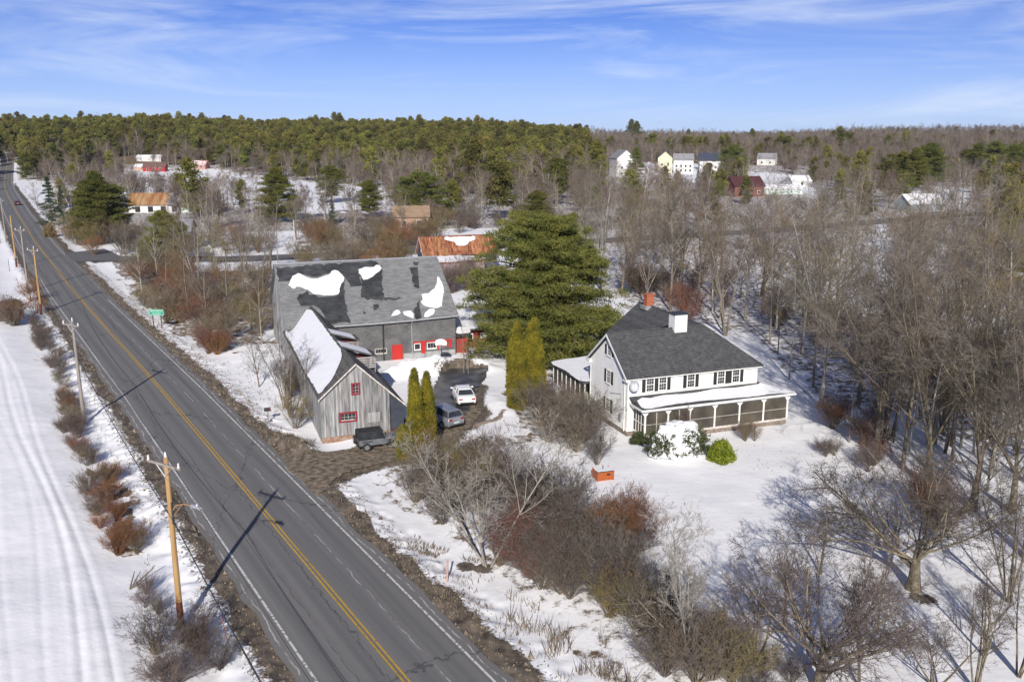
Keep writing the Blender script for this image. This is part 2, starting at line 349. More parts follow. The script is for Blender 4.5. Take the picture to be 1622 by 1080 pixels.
M['cedar_brown'] = mat('browned_leaf', (.22, .10, .025), .85, (.14, .09, .02), 2)
M['rhodo'] = mat('broad_leaf', (.11, .16, .012), .5, (.20, .22, .02), 2.5)
M['yew'] = mat('yew_leaf', (.035, .05, .02), .7, (.075, .085, .03), 2)
M['dead_leaf'] = mat('dead_leaf', (.42, .26, .12), .9, (.28, .15, .06), 2)
M['yew_snow'] = mat('dusty_yew_leaf', (.045, .055, .025), .7, (.12, .12, .06), 2)
M['straw'] = mat('dry_straw', (.22, .175, .12), .95, (.13, .105, .075), 2)
M['orange'] = mat('weathered_orange_red', (.42, .07, .02), .6, (.30, .12, .03), 6, bump=.01)
M['concrete'] = mat('concrete', (.4, .39, .37), .9, (.3, .29, .28), 3)

# ground: snow with dirt / litter masks carried by the mesh
def ground_material():
    m = bpy.data.materials.new('snowy_ground'); m.use_nodes = True; nt = m.node_tree; b = nt.nodes['Principled BSDF']; L = nt.links.new
    b.inputs['Roughness'].default_value = .75; b.inputs['Specular IOR Level'].default_value = .2
    tcn = NN(nt, 'ShaderNodeTexCoord')
    def noise(sc, det=5, rg=.55, mp=None):
        n = NN(nt, 'ShaderNodeTexNoise'); n.inputs['Scale'].default_value = sc; n.inputs['Detail'].default_value = det; n.inputs['Roughness'].default_value = rg
        L(tcn.outputs['Object'], n.inputs[0]); return n.outputs[0]
    def mr(s, a, b_, c=0, d=1):
        n = NN(nt, 'ShaderNodeMapRange'); n.inputs[1].default_value = a; n.inputs[2].default_value = b_; n.inputs[3].default_value = c; n.inputs[4].default_value = d; L(s, n.inputs[0]); return n.outputs[0]
    def mth(op, a, c):
        n = NN(nt, 'ShaderNodeMath', operation=op)
        for i, q in enumerate((a, c)):
            if isinstance(q, (int, float)): n.inputs[i].default_value = q
            else: L(q, n.inputs[i])
        return n.outputs[0]
    def mix(f, a, c):
        n = NN(nt, 'ShaderNodeMix', data_type='RGBA'); L(f, n.inputs[0])
        for i, q in ((6, a), (7, c)):
            if isinstance(q, tuple): n.inputs[i].default_value = (*q, 1)
            else: L(q, n.inputs[i])
        return n.outputs[2]
    def at(nm): n = NN(nt, 'ShaderNodeAttribute', attribute_name=nm); return n.outputs['Fac']
    snow = mix(mr(noise(.35, 6), .3, .7), (.80, .805, .82), (.86, .865, .88))
    dirt = mix(mr(noise(1.3, 8, .7), .35, .65), (.055, .045, .038), (.20, .165, .125))
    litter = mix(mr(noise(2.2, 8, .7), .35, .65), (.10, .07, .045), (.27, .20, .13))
    speck = mr(noise(3.5, 9, .75), .30, .70)
    fd = mth('SUBTRACT', mth('MULTIPLY', at('dirt'), 1.9), mth('MULTIPLY', speck, .95)); fd = mr(fd, 0, .22)
    speck2 = mr(noise(1.1, 9, .72), .28, .72)
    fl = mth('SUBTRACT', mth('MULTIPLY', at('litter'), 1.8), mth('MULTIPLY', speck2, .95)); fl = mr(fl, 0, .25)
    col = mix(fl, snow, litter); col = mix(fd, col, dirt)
    L(col, b.inputs['Base Color'])
    bp = NN(nt, 'ShaderNodeBump'); bp.inputs['Distance'].default_value = .05; bp.inputs['Strength'].default_value = .8
    hgt = mth('ADD', noise(1.7, 7, .6), mth('MULTIPLY', mth('MULTIPLY', noise(6, 6, .7), fd), .9)); L(hgt, bp.inputs['Height']); L(bp.outputs[0], b.inputs['Normal'])
    return m
def road_material(name, base=(.150, .147, .142), wear=True):
    m = bpy.data.materials.new(name); m.use_nodes = True; nt = m.node_tree; b = nt.nodes['Principled BSDF']; L = nt.links.new
    b.inputs['Roughness'].default_value = .8; b.inputs['Specular IOR Level'].default_value = .35
    tcn = NN(nt, 'ShaderNodeTexCoord'); uvn = NN(nt, 'ShaderNodeUVMap'); sp = NN(nt, 'ShaderNodeSeparateXYZ'); L(uvn.outputs[0], sp.inputs[0])
    def noise(sc, det=6, st=None, src=None, rg=.6):
        n = NN(nt, 'ShaderNodeTexNoise'); n.inputs['Scale'].default_value = sc; n.inputs['Detail'].default_value = det; n.inputs['Roughness'].default_value = rg
        s = src or tcn.outputs['Object']
        if st: mp = NN(nt, 'ShaderNodeMapping'); mp.inputs['Scale'].default_value = st; L(s, mp.inputs[0]); s = mp.outputs[0]
        L(s, n.inputs[0]); return n.outputs[0]
    def mr(s, a, b_, c=0, d=1):
        n = NN(nt, 'ShaderNodeMapRange'); n.inputs[1].default_value = a; n.inputs[2].default_value = b_; n.inputs[3].default_value = c; n.inputs[4].default_value = d; L(s, n.inputs[0]); return n.outputs[0]
    def mth(op, a, c=0):
        n = NN(nt, 'ShaderNodeMath', operation=op)
        for i, q in enumerate((a, c)):
            if isinstance(q, (int, float)): n.inputs[i].default_value = q
            else: L(q, n.inputs[i])
        return n.outputs[0]
    def mix(f, a, c, bt='MIX'):
        n = NN(nt, 'ShaderNodeMix', data_type='RGBA', blend_type=bt); L(f, n.inputs[0])
        for i, q in ((6, a), (7, c)):
            if isinstance(q, tuple): n.inputs[i].default_value = (*q, 1)
            else: L(q, n.inputs[i])
        return n.outputs[2]
    fine = noise(18, 4, rg=.8)
    col = mix(mr(fine, .3, .7), tuple(c * .8 for c in base), tuple(c * 1.2 for c in base))
    if wear:
        t = sp.outputs[0]                       # metres right of the centre line
        streak = noise(1, 6, (2.2, .03, 1), uvn.outputs[0])
        col = mix(mr(streak, .35, .66), col, (.185, .182, .176))
        # wheel tracks darker, worn polished
        a = mth('ABSOLUTE', t); 
        for c0 in (1.0, 2.65):
            q = mth('ABSOLUTE', mth('SUBTRACT', a, c0)); f = mr(q, .45, .05, 0, .30); col = mix(f, col, (.070, .070, .072))
        # pale salty edges, pale seam lines with frayed sealer, thin dark line in left lane
        wig = mth('MULTIPLY', mth('SUBTRACT', noise(1, 5, (.0, .55, 1), uvn.outputs[0]), .5), .5)
        def line(c0, wdt, strength, colr, seed):
            nonlocal col
            q = mth('ABSOLUTE', mth('SUBTRACT', mth('ADD', t, wig), c0)); f = mr(q, wdt, wdt * .35, 0, 1)
            br = mr(noise(1, 4, (.0, .35, 1), None if False else uvn.outputs[0]) if seed is None else noise(1, 4, (.3, .5 + seed * .13, 1), uvn.outputs[0]), .42, .56, 0, strength)
            col = mix(mth('MULTIPLY', f, br), col, colr)
        line(-4.02, .055, .9, (.50, .48, .45), 1); line(1.75, .05, .8, (.45, .44, .42), 2); line(-1.9, .035, .6, (.04, .04, .04), 3); line(3.95, .05, .9, (.55, .54, .52), 4)
        edge = mr(a, 3.7, 4.4, 0, .55); col = mix(mth('MULTIPLY', edge, mr(noise(2.5, 7, rg=.7), .4, .6)), col, (.19, .17, .15))
        # transverse cracks
        vo = NN(nt, 'ShaderNodeTexVoronoi', feature='DISTANCE_TO_EDGE'); mp = NN(nt, 'ShaderNodeMapping'); mp.inputs['Scale'].default_value = (.16, .055, 1); L(uvn.outputs[0], mp.inputs[0])
        ad = NN(nt, 'ShaderNodeMix', data_type='VECTOR'); ad.inputs[0].default_value = .12; L(mp.outputs[0], ad.inputs[4])
        nv = NN(nt, 'ShaderNodeTexNoise'); nv.inputs['Scale'].default_value = 1.1; L(uvn.outputs[0], nv.inputs[0]); L(nv.outputs['Color'], ad.inputs[5])
        L(ad.outputs[1], vo.inputs['Vector']); vo.inputs['Scale'].default_value = 1
        f = mr(vo.outputs[0], .006, .0015, 0, .55); col = mix(f, col, (.035, .035, .035))
    L(col, b.inputs['Base Color'])
    bp = NN(nt, 'ShaderNodeBump'); bp.inputs['Distance'].default_value = .01; L(fine, bp.inputs['Height']); L(bp.outputs[0], b.inputs['Normal'])
    return m
def paint_material(name, c, wear=.5, under=(.12, .12, .12)):
    return mat(name, c, .65, under, 5, detail=8, lo=wear, hi=wear + .12)
M['ground'] = ground_material(); M['road'] = road_material('asphalt'); M['side'] = road_material('side_asphalt', (.13, .13, .135), False)
M['yellow'] = paint_material('yellow_paint', (.52, .31, .035), .56, (.22, .17, .08)); M['edge_white'] = paint_material('white_road_paint', (.58, .58, .56), .50, (.20, .20, .19))
M['gravel'] = mat('muddy_gravel', (.085, .066, .05), .85, (.27, .22, .16), 2.2, detail=10, bump=.04, bscale=6, lo=.36, hi=.64)
M['wet'] = mat('wet_asphalt', (.035, .036, .040), .35, (.11, .11, .115), .7, detail=8, lo=.42, hi=.62, spec=.5)

# ------------------------------------------------------------------ setting: ground
# zones drawn on the photograph's ground, used to decide where woods stand (base of the trees)
OPEN = [[(196, 268), (335, 268), (430, 282), (600, 300), (655, 345), (560, 352), (430, 345), (400, 332), (330, 312), (215, 306), (120, 330), (60, 320), (20, 285), (60, 285), (130, 300), (205, 290)],
        [(1290, 410), (1400, 352), (1410, 440), (1260, 455)], [(1330, 470), (1500, 480), (1640, 500), (1640, 540), (1400, 520)],
        [(1090, 520), (1200, 545), (1290, 600), (1260, 640), (1180, 600)], [(1150, 268), (1280, 280), (1290, 310), (1180, 305)], [(985, 255), (1135, 262), (1130, 290), (1000, 285)], [(1420, 290), (1530, 300), (1540, 330), (1440, 335)]]
WOODS = [[(960, 470), (1090, 500), (1230, 565), (1300, 640), (1400, 650), (1500, 690), (1640, 730), (1640, 250), (900, 250), (905, 400)]]
def ground():
    ang = np.concatenate([np.linspace(-180, -40, 24)[:-1], np.linspace(-40, -34, 12)[:-1], np.linspace(-34, 34, 600), np.linspace(34, 40, 12)[1:], np.linspace(40, 180, 24)[1:-1]])
    rad = np.concatenate([[0.5, 4, 10, 18, 24], np.linspace(28, 135, 440), 135 * 1.0125 ** np.arange(1, 290)]); rad = rad[rad < 4800]
    a = np.radians(ang)[None, :]; r = rad[:, None]; x = r * np.sin(a); y = r * np.cos(a); nr, na = x.shape
    z = gz(x, y); V = np.stack([x, y, z], -1).reshape(-1, 3)
    i = np.arange(nr - 1)[:, None] * na; j = np.arange(na)[None, :]; jn = (j + 1) % na
    F = np.stack([i + j, i + na + j, i + na + jn, i + jn], -1).reshape(-1, 4)
    me = npmesh('ground', V, F[:, ::-1], True)
    s, t = to_st(x, y); d = t - tcen(s); ad = np.abs(d); rr = np.hypot(x, y)
    n1 = vn(x, y, 1.6, 21); n2 = vn(x, y, .6, 22); n3 = vn(x, y, 9, 23)
    right = sms(3.9, 4.3, d) * sms(5.8, 4.9, d + (n1 - .5) * 1.0)
    dirt = right * np.interp(s, [0, 95, 130, 250], [1, 1, .55, .42]) + .30 * sms(3.9, 4.3, d) * sms(7.6, 5.2, d) * (n3 > .15)
    left = sms(-3.9, -4.3, d) * sms(-5.35, -4.75, d + (n1 - .5) * .8)
    dirt = dirt + left * .75 + .36 * sms(-4, -4.4, d) * sms(-7.2, -5, d)
    inD = inpoly(x, y, DRIVE) | inpoly(x, y, PARK); dirt = np.where(inD, .9, dirt)
    dd = polydist(x, y, DRIVE + DRIVE[:1]); dirt = np.maximum(dirt, .62 * sms(1.6, .1, dd))
    sd = polydist(x, y, SIDE); dirt = np.maximum(dirt, .5 * sms(5.2, 4.2, sd))
    for p, rad_, k in (((462, 708), 3.0, .5), ((425, 690), 2.5, .55), ((735, 585), 2.6, .5), ((738, 888), .9, .6), ((765, 892), .9, .6), ((780, 700), 3, .35), ((1462, 945), 1.3, .45), ((700, 590), 1.8, .3)):
        gx, gy, _ = gp(*p); dirt = np.maximum(dirt, k * sms(rad_, rad_ * .3, np.hypot(x - gx, y - gy)))
    dirt = dirt * sms(700, 400, rr) * (s < 700)
    px, py = pixel(x, y, z); vis = y > 5
    wj = np.clip(FPX / np.maximum(rr, 20) * 3.2, 6, 60); px = px + (vn(x, y, 5, 31) + vn(x, y, 1.7, 33) - 1) * wj; py = py + (vn(x, y, 5, 32) + vn(x, y, 1.7, 34) - 1) * wj * .6
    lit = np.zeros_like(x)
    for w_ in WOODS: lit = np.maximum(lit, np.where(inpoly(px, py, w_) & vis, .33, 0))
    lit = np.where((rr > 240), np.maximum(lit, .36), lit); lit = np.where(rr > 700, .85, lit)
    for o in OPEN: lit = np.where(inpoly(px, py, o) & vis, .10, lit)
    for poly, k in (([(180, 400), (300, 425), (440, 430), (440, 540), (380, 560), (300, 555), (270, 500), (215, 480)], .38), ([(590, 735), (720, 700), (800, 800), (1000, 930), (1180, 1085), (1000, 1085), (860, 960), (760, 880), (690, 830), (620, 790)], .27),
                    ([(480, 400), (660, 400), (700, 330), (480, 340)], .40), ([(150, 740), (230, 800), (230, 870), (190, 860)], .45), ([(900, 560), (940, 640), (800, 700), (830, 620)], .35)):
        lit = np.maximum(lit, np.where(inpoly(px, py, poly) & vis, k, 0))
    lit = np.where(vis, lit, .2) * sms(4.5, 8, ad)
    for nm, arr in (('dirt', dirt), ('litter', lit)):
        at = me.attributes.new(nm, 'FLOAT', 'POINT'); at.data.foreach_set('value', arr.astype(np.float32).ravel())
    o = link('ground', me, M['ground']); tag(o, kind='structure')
ground()

def ribbon(name, ss, off0, off1, dz, m, cross=2, kind='structure'):
    cols = np.linspace(off0, off1, cross); ss = np.asarray(ss); c = tcen(ss)
    V = []; UVs = []
    for k, s in enumerate(ss):
        # slope of the centre line, to keep the width
        for q in cols:
            x, y = st2(s, c[k] + q); V.append((x, y, float(terr(x, y)) + float(crown(q)) + dz)); UVs.append((q, s))
    n = cross; F = [(i * n + j, i * n + j + 1, (i + 1) * n + j + 1, (i + 1) * n + j) for i in range(len(ss) - 1) for j in range(n - 1)]
    me = npmesh(name, V, F); uvl = me.uv_layers.new(name='UVMap'); arr = np.array([UVs[i] for f in F for i in f], np.float32); uvl.data.foreach_set('uv', arr.ravel())
    return tag(link(name, me, m), kind=kind)
SS = np.concatenate([np.arange(-60, 160, 2.0), np.arange(160, 770, 8.0)])
road = ribbon('main_road', SS, -4.35, 4.35, 0, M['road'], 9)
def ragged():
    rs = np.random.RandomState(4); me = road.data
    co = np.zeros(len(me.vertices) * 3, np.float32); me.vertices.foreach_get('co', co); co = co.reshape(-1, 3)
    for k in range(len(SS)):
        for j, sg in ((0, -1), (8, 1)):
            e = (rs.rand() - .5) * .35; co[k * 9 + j, 0] += TX * e; co[k * 9 + j, 1] += TY * e; co[k * 9 + j, 2] -= .05
    me.vertices.foreach_set('co', co.ravel()); me.update()
ragged()
for o0 in (-.17, .07): ribbon('yellow_centre_line', SS, o0, o0 + .10, .005, M['yellow'])
for o0 in (-3.62, 3.46):
    sel = SS[(SS < 150)] if o0 > 0 else SS
    ribbon('white_edge_line', sel, o0, o0 + .13, .005, M['edge_white'])
ribbon('white_edge_line', SS[SS > 200], 3.46, 3.59, .005, M['edge_white'])
def sheet(name, poly, z, m, jit=.25, step=.5):
    rs = random.Random(len(poly)); pts = []
    n = len(poly)
    for i in range(n):
        a = Vector((*poly[i], 0)); b = Vector((*poly[(i + 1) % n], 0)); k = max(1, int((b - a).length / step))
        for q in range(k):
            p = a.lerp(b, q / k); nrm = (b - a).normalized(); pts.append((p.x - nrm.y * rs.uniform(-jit, jit), p.y + nrm.x * rs.uniform(-jit, jit), z))
    bm = bmesh.new(); f = bm.faces.new([bm.verts.new(p) for p in pts]); bmesh.ops.triangulate(bm, faces=[f]); bmesh.ops.recalc_face_normals(bm, faces=bm.faces)
    me = bpy.data.meshes.new(name); bm.to_mesh(me); bm.free()
    return tag(link(name, me, m), kind='structure')
sheet('driveway', DRIVE, .012, M['gravel']); sheet('parking_area', PARK, .022, M['wet'], .3)
def side_road():
    pts = [Vector((*p, 0)) for p in SIDE]; V = []; F = []
    dense = []
    for a, b in zip(pts[:-1], pts[1:]):
        k = max(2, int((b - a).length / 6))
        dense += [a.lerp(b, q / k) for q in range(k)]
    dense.append(pts[-1])
    for i, p in enumerate(dense):
        d = (dense[min(i + 1, len(dense) - 1)] - dense[max(i - 1, 0)]).normalized(); n = Vector((-d.y, d.x, 0))
        wd = 3.6 + (6.5 * max(0, 1 - i / 3.0) if i < 3 else 0)
        for q in (-wd, wd): c = p + n * q; V.append((c.x, c.y, float(terr(c.x, c.y)) + .012))
    for i in range(len(dense) - 1): F.append((2 * i, 2 * i + 2, 2 * i + 3, 2 * i + 1))
    tag(link('side_road', npmesh('side_road', V, F), M['side']), kind='structure')
side_road()

# ------------------------------------------------------------------ buildings
def house_root(name, u, v, label, cat, z=0):
    x, y = uv2(u, v); return empty(name, (x, y, z), A20, label, cat)
def window(par, off, face, P, a0, a1, z0, z1, frame, cols=2, rows=4, fw=.08, shutters=0, sm=None, sill=True, glass=None, dp=.05):
    m = MB(off); m.fb(face, P, a0 - fw, a0, 0, dp, z0 - fw, z1 + fw); m.fb(face, P, a1, a1 + fw, 0, dp, z0 - fw, z1 + fw)
    m.fb(face, P, a0, a1, 0, dp, z1, z1 + fw); m.fb(face, P, a0, a1, 0, dp, z0 - fw, z0)
    if sill: m.fb(face, P, a0 - fw - .04, a1 + fw + .04, 0, dp + .06, z0 - fw - .05, z0 - fw - .003)
    for k in range(1, cols): a = a0 + (a1 - a0) * k / cols; m.fb(face, P, a - .008, a + .008, .004, .022, z0, z1)
    for k in range(1, rows):
        z = z0 + (z1 - z0) * k / rows; t = .025 if 2 * k == rows else .007; m.fb(face, P, a0, a1, .004, .032, z - t, z + t)
    w_ = m.build('window', frame, par)
    g = MB(off); g.fb(face, P, a0, a1, .001, .008, z0, z1); g.build('pane', glass or M['glass'], w_)
    for sg in ((-1,) if shutters == 'l' else (1,) if shutters == 'r' else (-1, 1)) if shutters else ():
        sw = (a1 - a0) * .48; b0 = a1 + fw + .03 if sg > 0 else a0 - fw - .03 - sw
        s = MB(off); s.fb(face, P, b0, b0 + sw, .004, .045, z0 - fw * .5, z1 + fw * .5)
        for k in range(9): zz = z0 + (z1 - z0) * (k + .5) / 9; s.fb(face, P, b0 + .05, b0 + sw - .05, .046, .058, zz - .03, zz + .03)
        s.build('shutter', sm or M['black'], par)
    return w_
def snow_patch(par, off, O, A_, B_, pts, th=.16, name='snow_patch', seed=0, jit=.12, label=None):
    """snow lying on a sloping plane: outline in plane coordinates, soft raised body"""
    rs = random.Random(seed); O = Vector(O); A_ = Vector(A_).normalized(); B_ = Vector(B_).normalized(); N = A_.cross(B_).normalized()
    if N.z < 0: N = -N
    n = len(pts); out = []
    for i in range(n):
        p0, p1, p2, p3 = [Vector(pts[(i + k) % n]) for k in (-1, 0, 1, 2)]
        L = (p2 - p1).length; k = max(1, int(L / .35))
        for q in range(k):
            t = q / k; c = .5 * ((2 * p1) + (p2 - p0) * t + (2 * p0 - 5 * p1 + 4 * p2 - p3) * t * t + (3 * p1 - p0 - 3 * p2 + p3) * t ** 3)
            out.append(c + Vector((rs.uniform(-jit, jit), rs.uniform(-jit, jit))))
    if jit > .055:
        out = [p + Vector((float(vn(p.x + 50, p.y, .9, seed)) - .5, float(vn(p.x, p.y + 50, .7, seed + 1)) - .5)) * .55 for p in out]
    bm = bmesh.new(); f = bm.faces.new([bm.verts.new(O + A_ * p.x + B_ * p.y + N * .006 - Vector(off)) for p in out])
    if f.normal.dot(N) < 0 or True:
        f.normal_update()
        if f.normal.dot(N) < 0: f.normal_flip()
    bmesh.ops.inset_region(bm, faces=[f], thickness=.035, depth=th * .62); bmesh.ops.inset_region(bm, faces=[f], thickness=.12, depth=th * .38)
    bmesh.ops.triangulate(bm, faces=[g for g in bm.faces if len(g.verts) > 4])
    for g in bm.faces: g.smooth = False
    me = bpy.data.meshes.new(name); bm.to_mesh(me); bm.free()
    o = link(name, me, M['snow_roof'], par)
    if label: o['label'] = label
    return o

# ---- white farmhouse
def farmhouse():
    u0, v0 = 33.8, 64.5; off = (u0, v0, 0)
    H_ = house_root('farmhouse', u0, v0, 'white two storey clapboard farmhouse with charcoal roof, black shutters and snowy wraparound porch', 'house')
    u1, v1, ze, zr = 46.5, 71.9, 5.05, 7.98; vr = (v0 + v1) / 2
    m = MB(off); m.box(u0, u1, v0, v1, .35, ze); m.prism([(u0, v0, ze), (u0, v1, ze), (u0, vr, zr - .12)], (.2, 0, 0)); m.box(39.8, u1 - .01, v1 + .002, 80.2, .35, ze)
    m.prism([(39.8, 80.2, ze), (u1, 80.2, ze), (43.2, 80.2, zr - .1)], (0, -.2, 0)); m.build('wall', M['clap'], H_)
    m = MB(off); m.box(u0 + .03, u1 - .03, v0 + .03, v1, -.8, .348); m.build('foundation', M['foundation'], H_)
    t = MB(off)
    for (a, b) in ((u0, v0), (u0, v1), (u1, v0)):
        t.box(a - .035, a + .13 if a == u0 else a + .035, b - .035, b + .035, .352, ze - .02) if b == v0 else t.box(a - .035, a + .035, b - .1, b + .035, .352, ze - .02)
    t.box(u0 - .034, u0 - .002, v0 + .04, v0 + .22, .352, ze - .25)
    t.box(u0 - .3, u1 + .33, v0 - .30, v0 - .26, ze - .16, ze + .02); t.box(u0, u1, v0 - .258, v0 - .002, ze - .14, ze - .10)   # fascia and soffit
    t.build('trim', M['white'], H_)
    def rk(a, b, w_=.2):
        q = MB(off); q.prism([(a[0], a[1], a[2]), (b[0], b[1], b[2]), (b[0], b[1], b[2] - w_), (a[0], a[1], a[2] - w_)], (.05, 0, 0)); q.build('rake_board', M['white'], H_)
    x = u0 - .36; rk((x, v0 - .32, ze - .03), (x, vr, zr + .09)); rk((x, v1 + .32, ze - .03), (x, vr, zr + .09))
    for va_, vb_ in ((v0 - .32, v0 + .35), (v1 - .35, v1 + .3)): MB(off).box(u0 - .3, u0 - .036, va_, vb_, ze - .32, ze - .12).build('cornice_return', M['white'], H_)
    rf = MB(off); e = ze + .0; k = zr + .12; xl = u0 - .31; xr = u1 + .36; vf = v0 - .36; vb = v1 + .36; ru = 43.2
    rf.slab([(xl, vf, e), (xr, vf, e), (ru, vr, k), (xl, vr, k)], .12)
    rf.slab([(xr, vf, e), (xr, 80.6, e), (ru, 80.6, k), (ru, vr, k)], .12)
    rf.slab([(xl, vr, k), (ru, vr, k), (39.45, vb, e), (xl, vb, e)], .12)
    rf.slab([(ru, vr, k), (ru, 80.6, k), (39.4, 80.6, e), (39.45, vb, e)], .12)
    roof = rf.build('roof', M['house_shingle'], H_)
    m = MB(off); m.tube([(xl, vr, k + .03), (ru, vr, k + .03)], .07, 5); m.tube([(ru, vr, k + .03), (ru, 80.6, k + .03)], .07, 5); m.tube([(ru, vr, k + .02), (xr, vf, e + .03)], .07, 5); m.build('ridge_cap', M['house_shingle'], roof)
    c = MB(off); c.box(39.95, 41.2, 67.75, 68.85, 6.9, 9.35); ch = c.build('chimney', M['white'], roof, label='broad white chimney with a black cap', bevel=.015)
    MB(off).box(39.86, 41.29, 67.66, 68.94, 9.35, 9.45).build('chimney_cap', M['black_metal'], ch); MB(off).box(39.9, 41.25, 67.7, 67.748, 7.55, 7.75).build('flashing', M['black_metal'], ch)
    c = MB(off); c.box(42.75, 43.55, 78.1, 78.85, 7.2, 9.15); c.box(42.68, 43.62, 78.03, 78.92, 9.151, 9.3); ch = c.build('chimney', M['brick'], roof, label='small red brick chimney', bevel=.01)
    MB(off).box(42.5, 43.8, 77.85, 79.0, 7.75, 8.12).build('flashing', M['metal'], ch)
    # front upper windows
    P = v0
    for a0, a1, sh in ((35.55, 36.2, 'l'), (36.75, 37.4, 'r'), (39.5, 40.15, 1), (42.5, 43.15, 1), (44.0, 44.65, 1)):
        window(H_, off, 'F', P, a0, a1, 3.72, 4.86, M['white'], 3, 4, .09, sh)
    m = MB(off); m.fb('F', P, 36.31, 36.64, .004, .05, 3.66, 4.92); m.build('shutter', M['black'], H_)
    # left gable windows
    for z0, z1, a0 in ((6.2, 7.0, 67.75), (3.72, 4.78, 67.75), (1.15, 2.25, 67.8)):
        window(H_, off, 'L', u0, a0, a0 + .72, z0, z1, M['white'], 3, 4, .09, 1)
    for a0, a1 in ((35.6, 36.5), (37.6, 38.5), (42.3, 43.2), (44.3, 45.2)): window(H_, off, 'F', P, a0, a1, 1.0, 2.1, M['white'], 2, 2, .09)
    d = MB(off); d.fb('F', P, 39.6, 40.5, .004, .05, .45, 2.35); dr = d.build('door', M['white'], H_); MB(off).fb('F', P, 40.38, 40.42, .052, .11, 1.3, 1.4).build('handle', M['black_metal'], dr)
    # right side windows, rear ell window
    for a0 in (66.0, 69.0): window(H_, off, 'R', u1, a0, a0 + .7, 3.72, 4.8, M['white'], 2, 4, .09, 1)
    window(H_, off, 'L', 39.8, 75.5, 76.2, 3.9, 4.8, M['white'], 2, 2, .08)
    # downspout and service cable
    m = MB(off); m.tube([(u0 - .08, v0 + .42, .3), (u0 - .08, v0 + .42, 4.7), (u0 - .2, v0 - .1, 4.85)], .045, 6); m.build('downspout', M['white'], H_)
    m = MB(off); m.box(u0 - .16, u0 - .002, v0 + .9, v0 + 1.25, 1.0, 1.7); m.tube([(u0 - .06, v0 + 1.07, 1.7), (u0 - .06, v0 + 1.07, 3.4), (u0 - .06, v0 + 3.2, 2.9)], .02, 5); m.build('meter_box', M['metal'], H_)
    # satellite dish
    m = MB(off); n = 20; cx, cy, cz = 34.12, v0 - .52, 4.45
    ax = Vector((-.35, -.85, .32)).normalized(); a_ = ax.cross(Vector((0, 0, 1))).normalized(); b_ = ax.cross(a_)
    rings = []
    for q in range(5):
        rr = .43 * (q / 4); dd = .10 * (q / 4) ** 2
        rings.append([m.av(Vector((cx, cy, cz)) + ax * dd + (a_ * math.cos(2 * PI * i / n) + b_ * math.sin(2 * PI * i / n) * 1.1) * max(rr, .01)) for i in range(n)])
    for A1, B1 in zip(rings[:-1], rings[1:]):
        for i in range(n): j = (i + 1) % n; m.f.append([A1[i], A1[j], B1[j], B1[i]])
    dsh = m.build('satellite_dish', M['metal'], H_)
    m = MB(off); c0 = Vector((cx, cy, cz)); m.tube([c0, (u0 + .15, v0 - .04, 4.3)], .03, 5); m.tube([c0 - b_ * .4, c0 + ax * .42], .015, 5); m.cyl(c0 + ax * .44, ax, .05, .09, 8); m.build('dish_arm', M['metal'], dsh)
    # ---- wraparound porch
    pf, pl, pr, pb = 62.55, 34.35, 48.55, 68.2
    P_ = MB(off); P_.box(pl, pr, pf, v0 - .002, .38, .5); P_.box(u1 + .002, pr, v0, pb, .38, .5); P_.build('porch_floor', M['trim_white_old'], H_)
    k_ = MB(off); k_.box(pl + .05, pr - .05, pf + .04, pf + .1, -.9, .379); k_.box(pr - .1, pr - .04, pf + .1, pb, -.9, .379); k_.box(pl + .04, pl + .1, pf + .1, v0 - .01, -.9, .379); k_.build('porch_skirt', M['foundation'], H_)
    pr_ = MB(off); zf, zb = 2.92, 3.42; xo0, xo1, vo = 33.95, 49.0, 62.15
    pr_.slab([(xo0, vo, zf), (xo1, vo, zf), (46.6, v0, zb), (xo0, v0, zb - .02)], .14); pr_.slab([(xo1, vo, zf), (xo1, pb + .3, zf), (46.6, pb + .3, zb), (46.6, v0, zb)], .14)
    proof = pr_.build('porch_roof', M['house_shingle'], H_)
    f_ = MB(off); f_.box(xo0 - .02, xo1 + .02, vo - .05, vo - .01, zf - .2, zf - .02); f_.box(pl, pr, pf - .06, pf + .08, 2.5, 2.74); f_.box(xo1 + .01, xo1 + .05, vo, pb + .3, zf - .2, zf - .02)
    f_.box(pr - .08, pr + .06, pf + .082, pb, 2.5, 2.74); f_.box(pl - .06, pl + .08, pf + .082, v0, 2.5, 2.74); f_.box(xo0 - .05, xo0 - .01, vo, v0, zf - .18, zf + .02); f_.build('porch_fascia', M['white'], H_)
    A = (1, 0, 0); B = Vector((0, v0 - vo, zb - zf)).normalized(); O = (xo0, vo, zf)
    pts = [(.28, .10), (2.5, .22), (5, .30), (8, .18), (10.5, .05), (12.6, .12), (14.95, .02), (12.75, 2.25), (12.6, 2.05), (10, 1.9), (8.2, 2.05), (6.5, 1.82), (4.8, 1.78), (3.0, 1.95), (1.6, 1.72), (.9, 1.9), (.3, 1.55)]
    snow_patch(proof, off, O, A, B, pts, .17, seed=3, jit=.03)
    B2 = Vector((-(xo1 - 46.6), 0, zb - zf)).normalized(); snow_patch(proof, off, (xo1, vo, zf), (0, 1, 0), B2, [(.05, .03), (3, .05), (6.2, .05), (6.2, 2.38), (4, 2.4), (2.45, 2.4)], .17, seed=5, jit=.03)
    posts = [34.45, 36.6, 38.7, 41.1, 43.55, 46.0, 48.45]
    for a in posts:
        m = MB(off); m.box(a - .07, a + .07, pf - .05, pf + .09, .5, 2.498); m.prism([(a + .07, pf - .04, 2.49), (a + .30, pf - .04, 2.49), (a + .07, pf - .04, 2.2)], (0, .04, 0)); m.prism([(a - .07, pf - .04, 2.49), (a - .30, pf - .04, 2.49), (a - .07, pf - .04, 2.2)], (0, .04, 0)); m.build('porch_post', M['white'], H_)
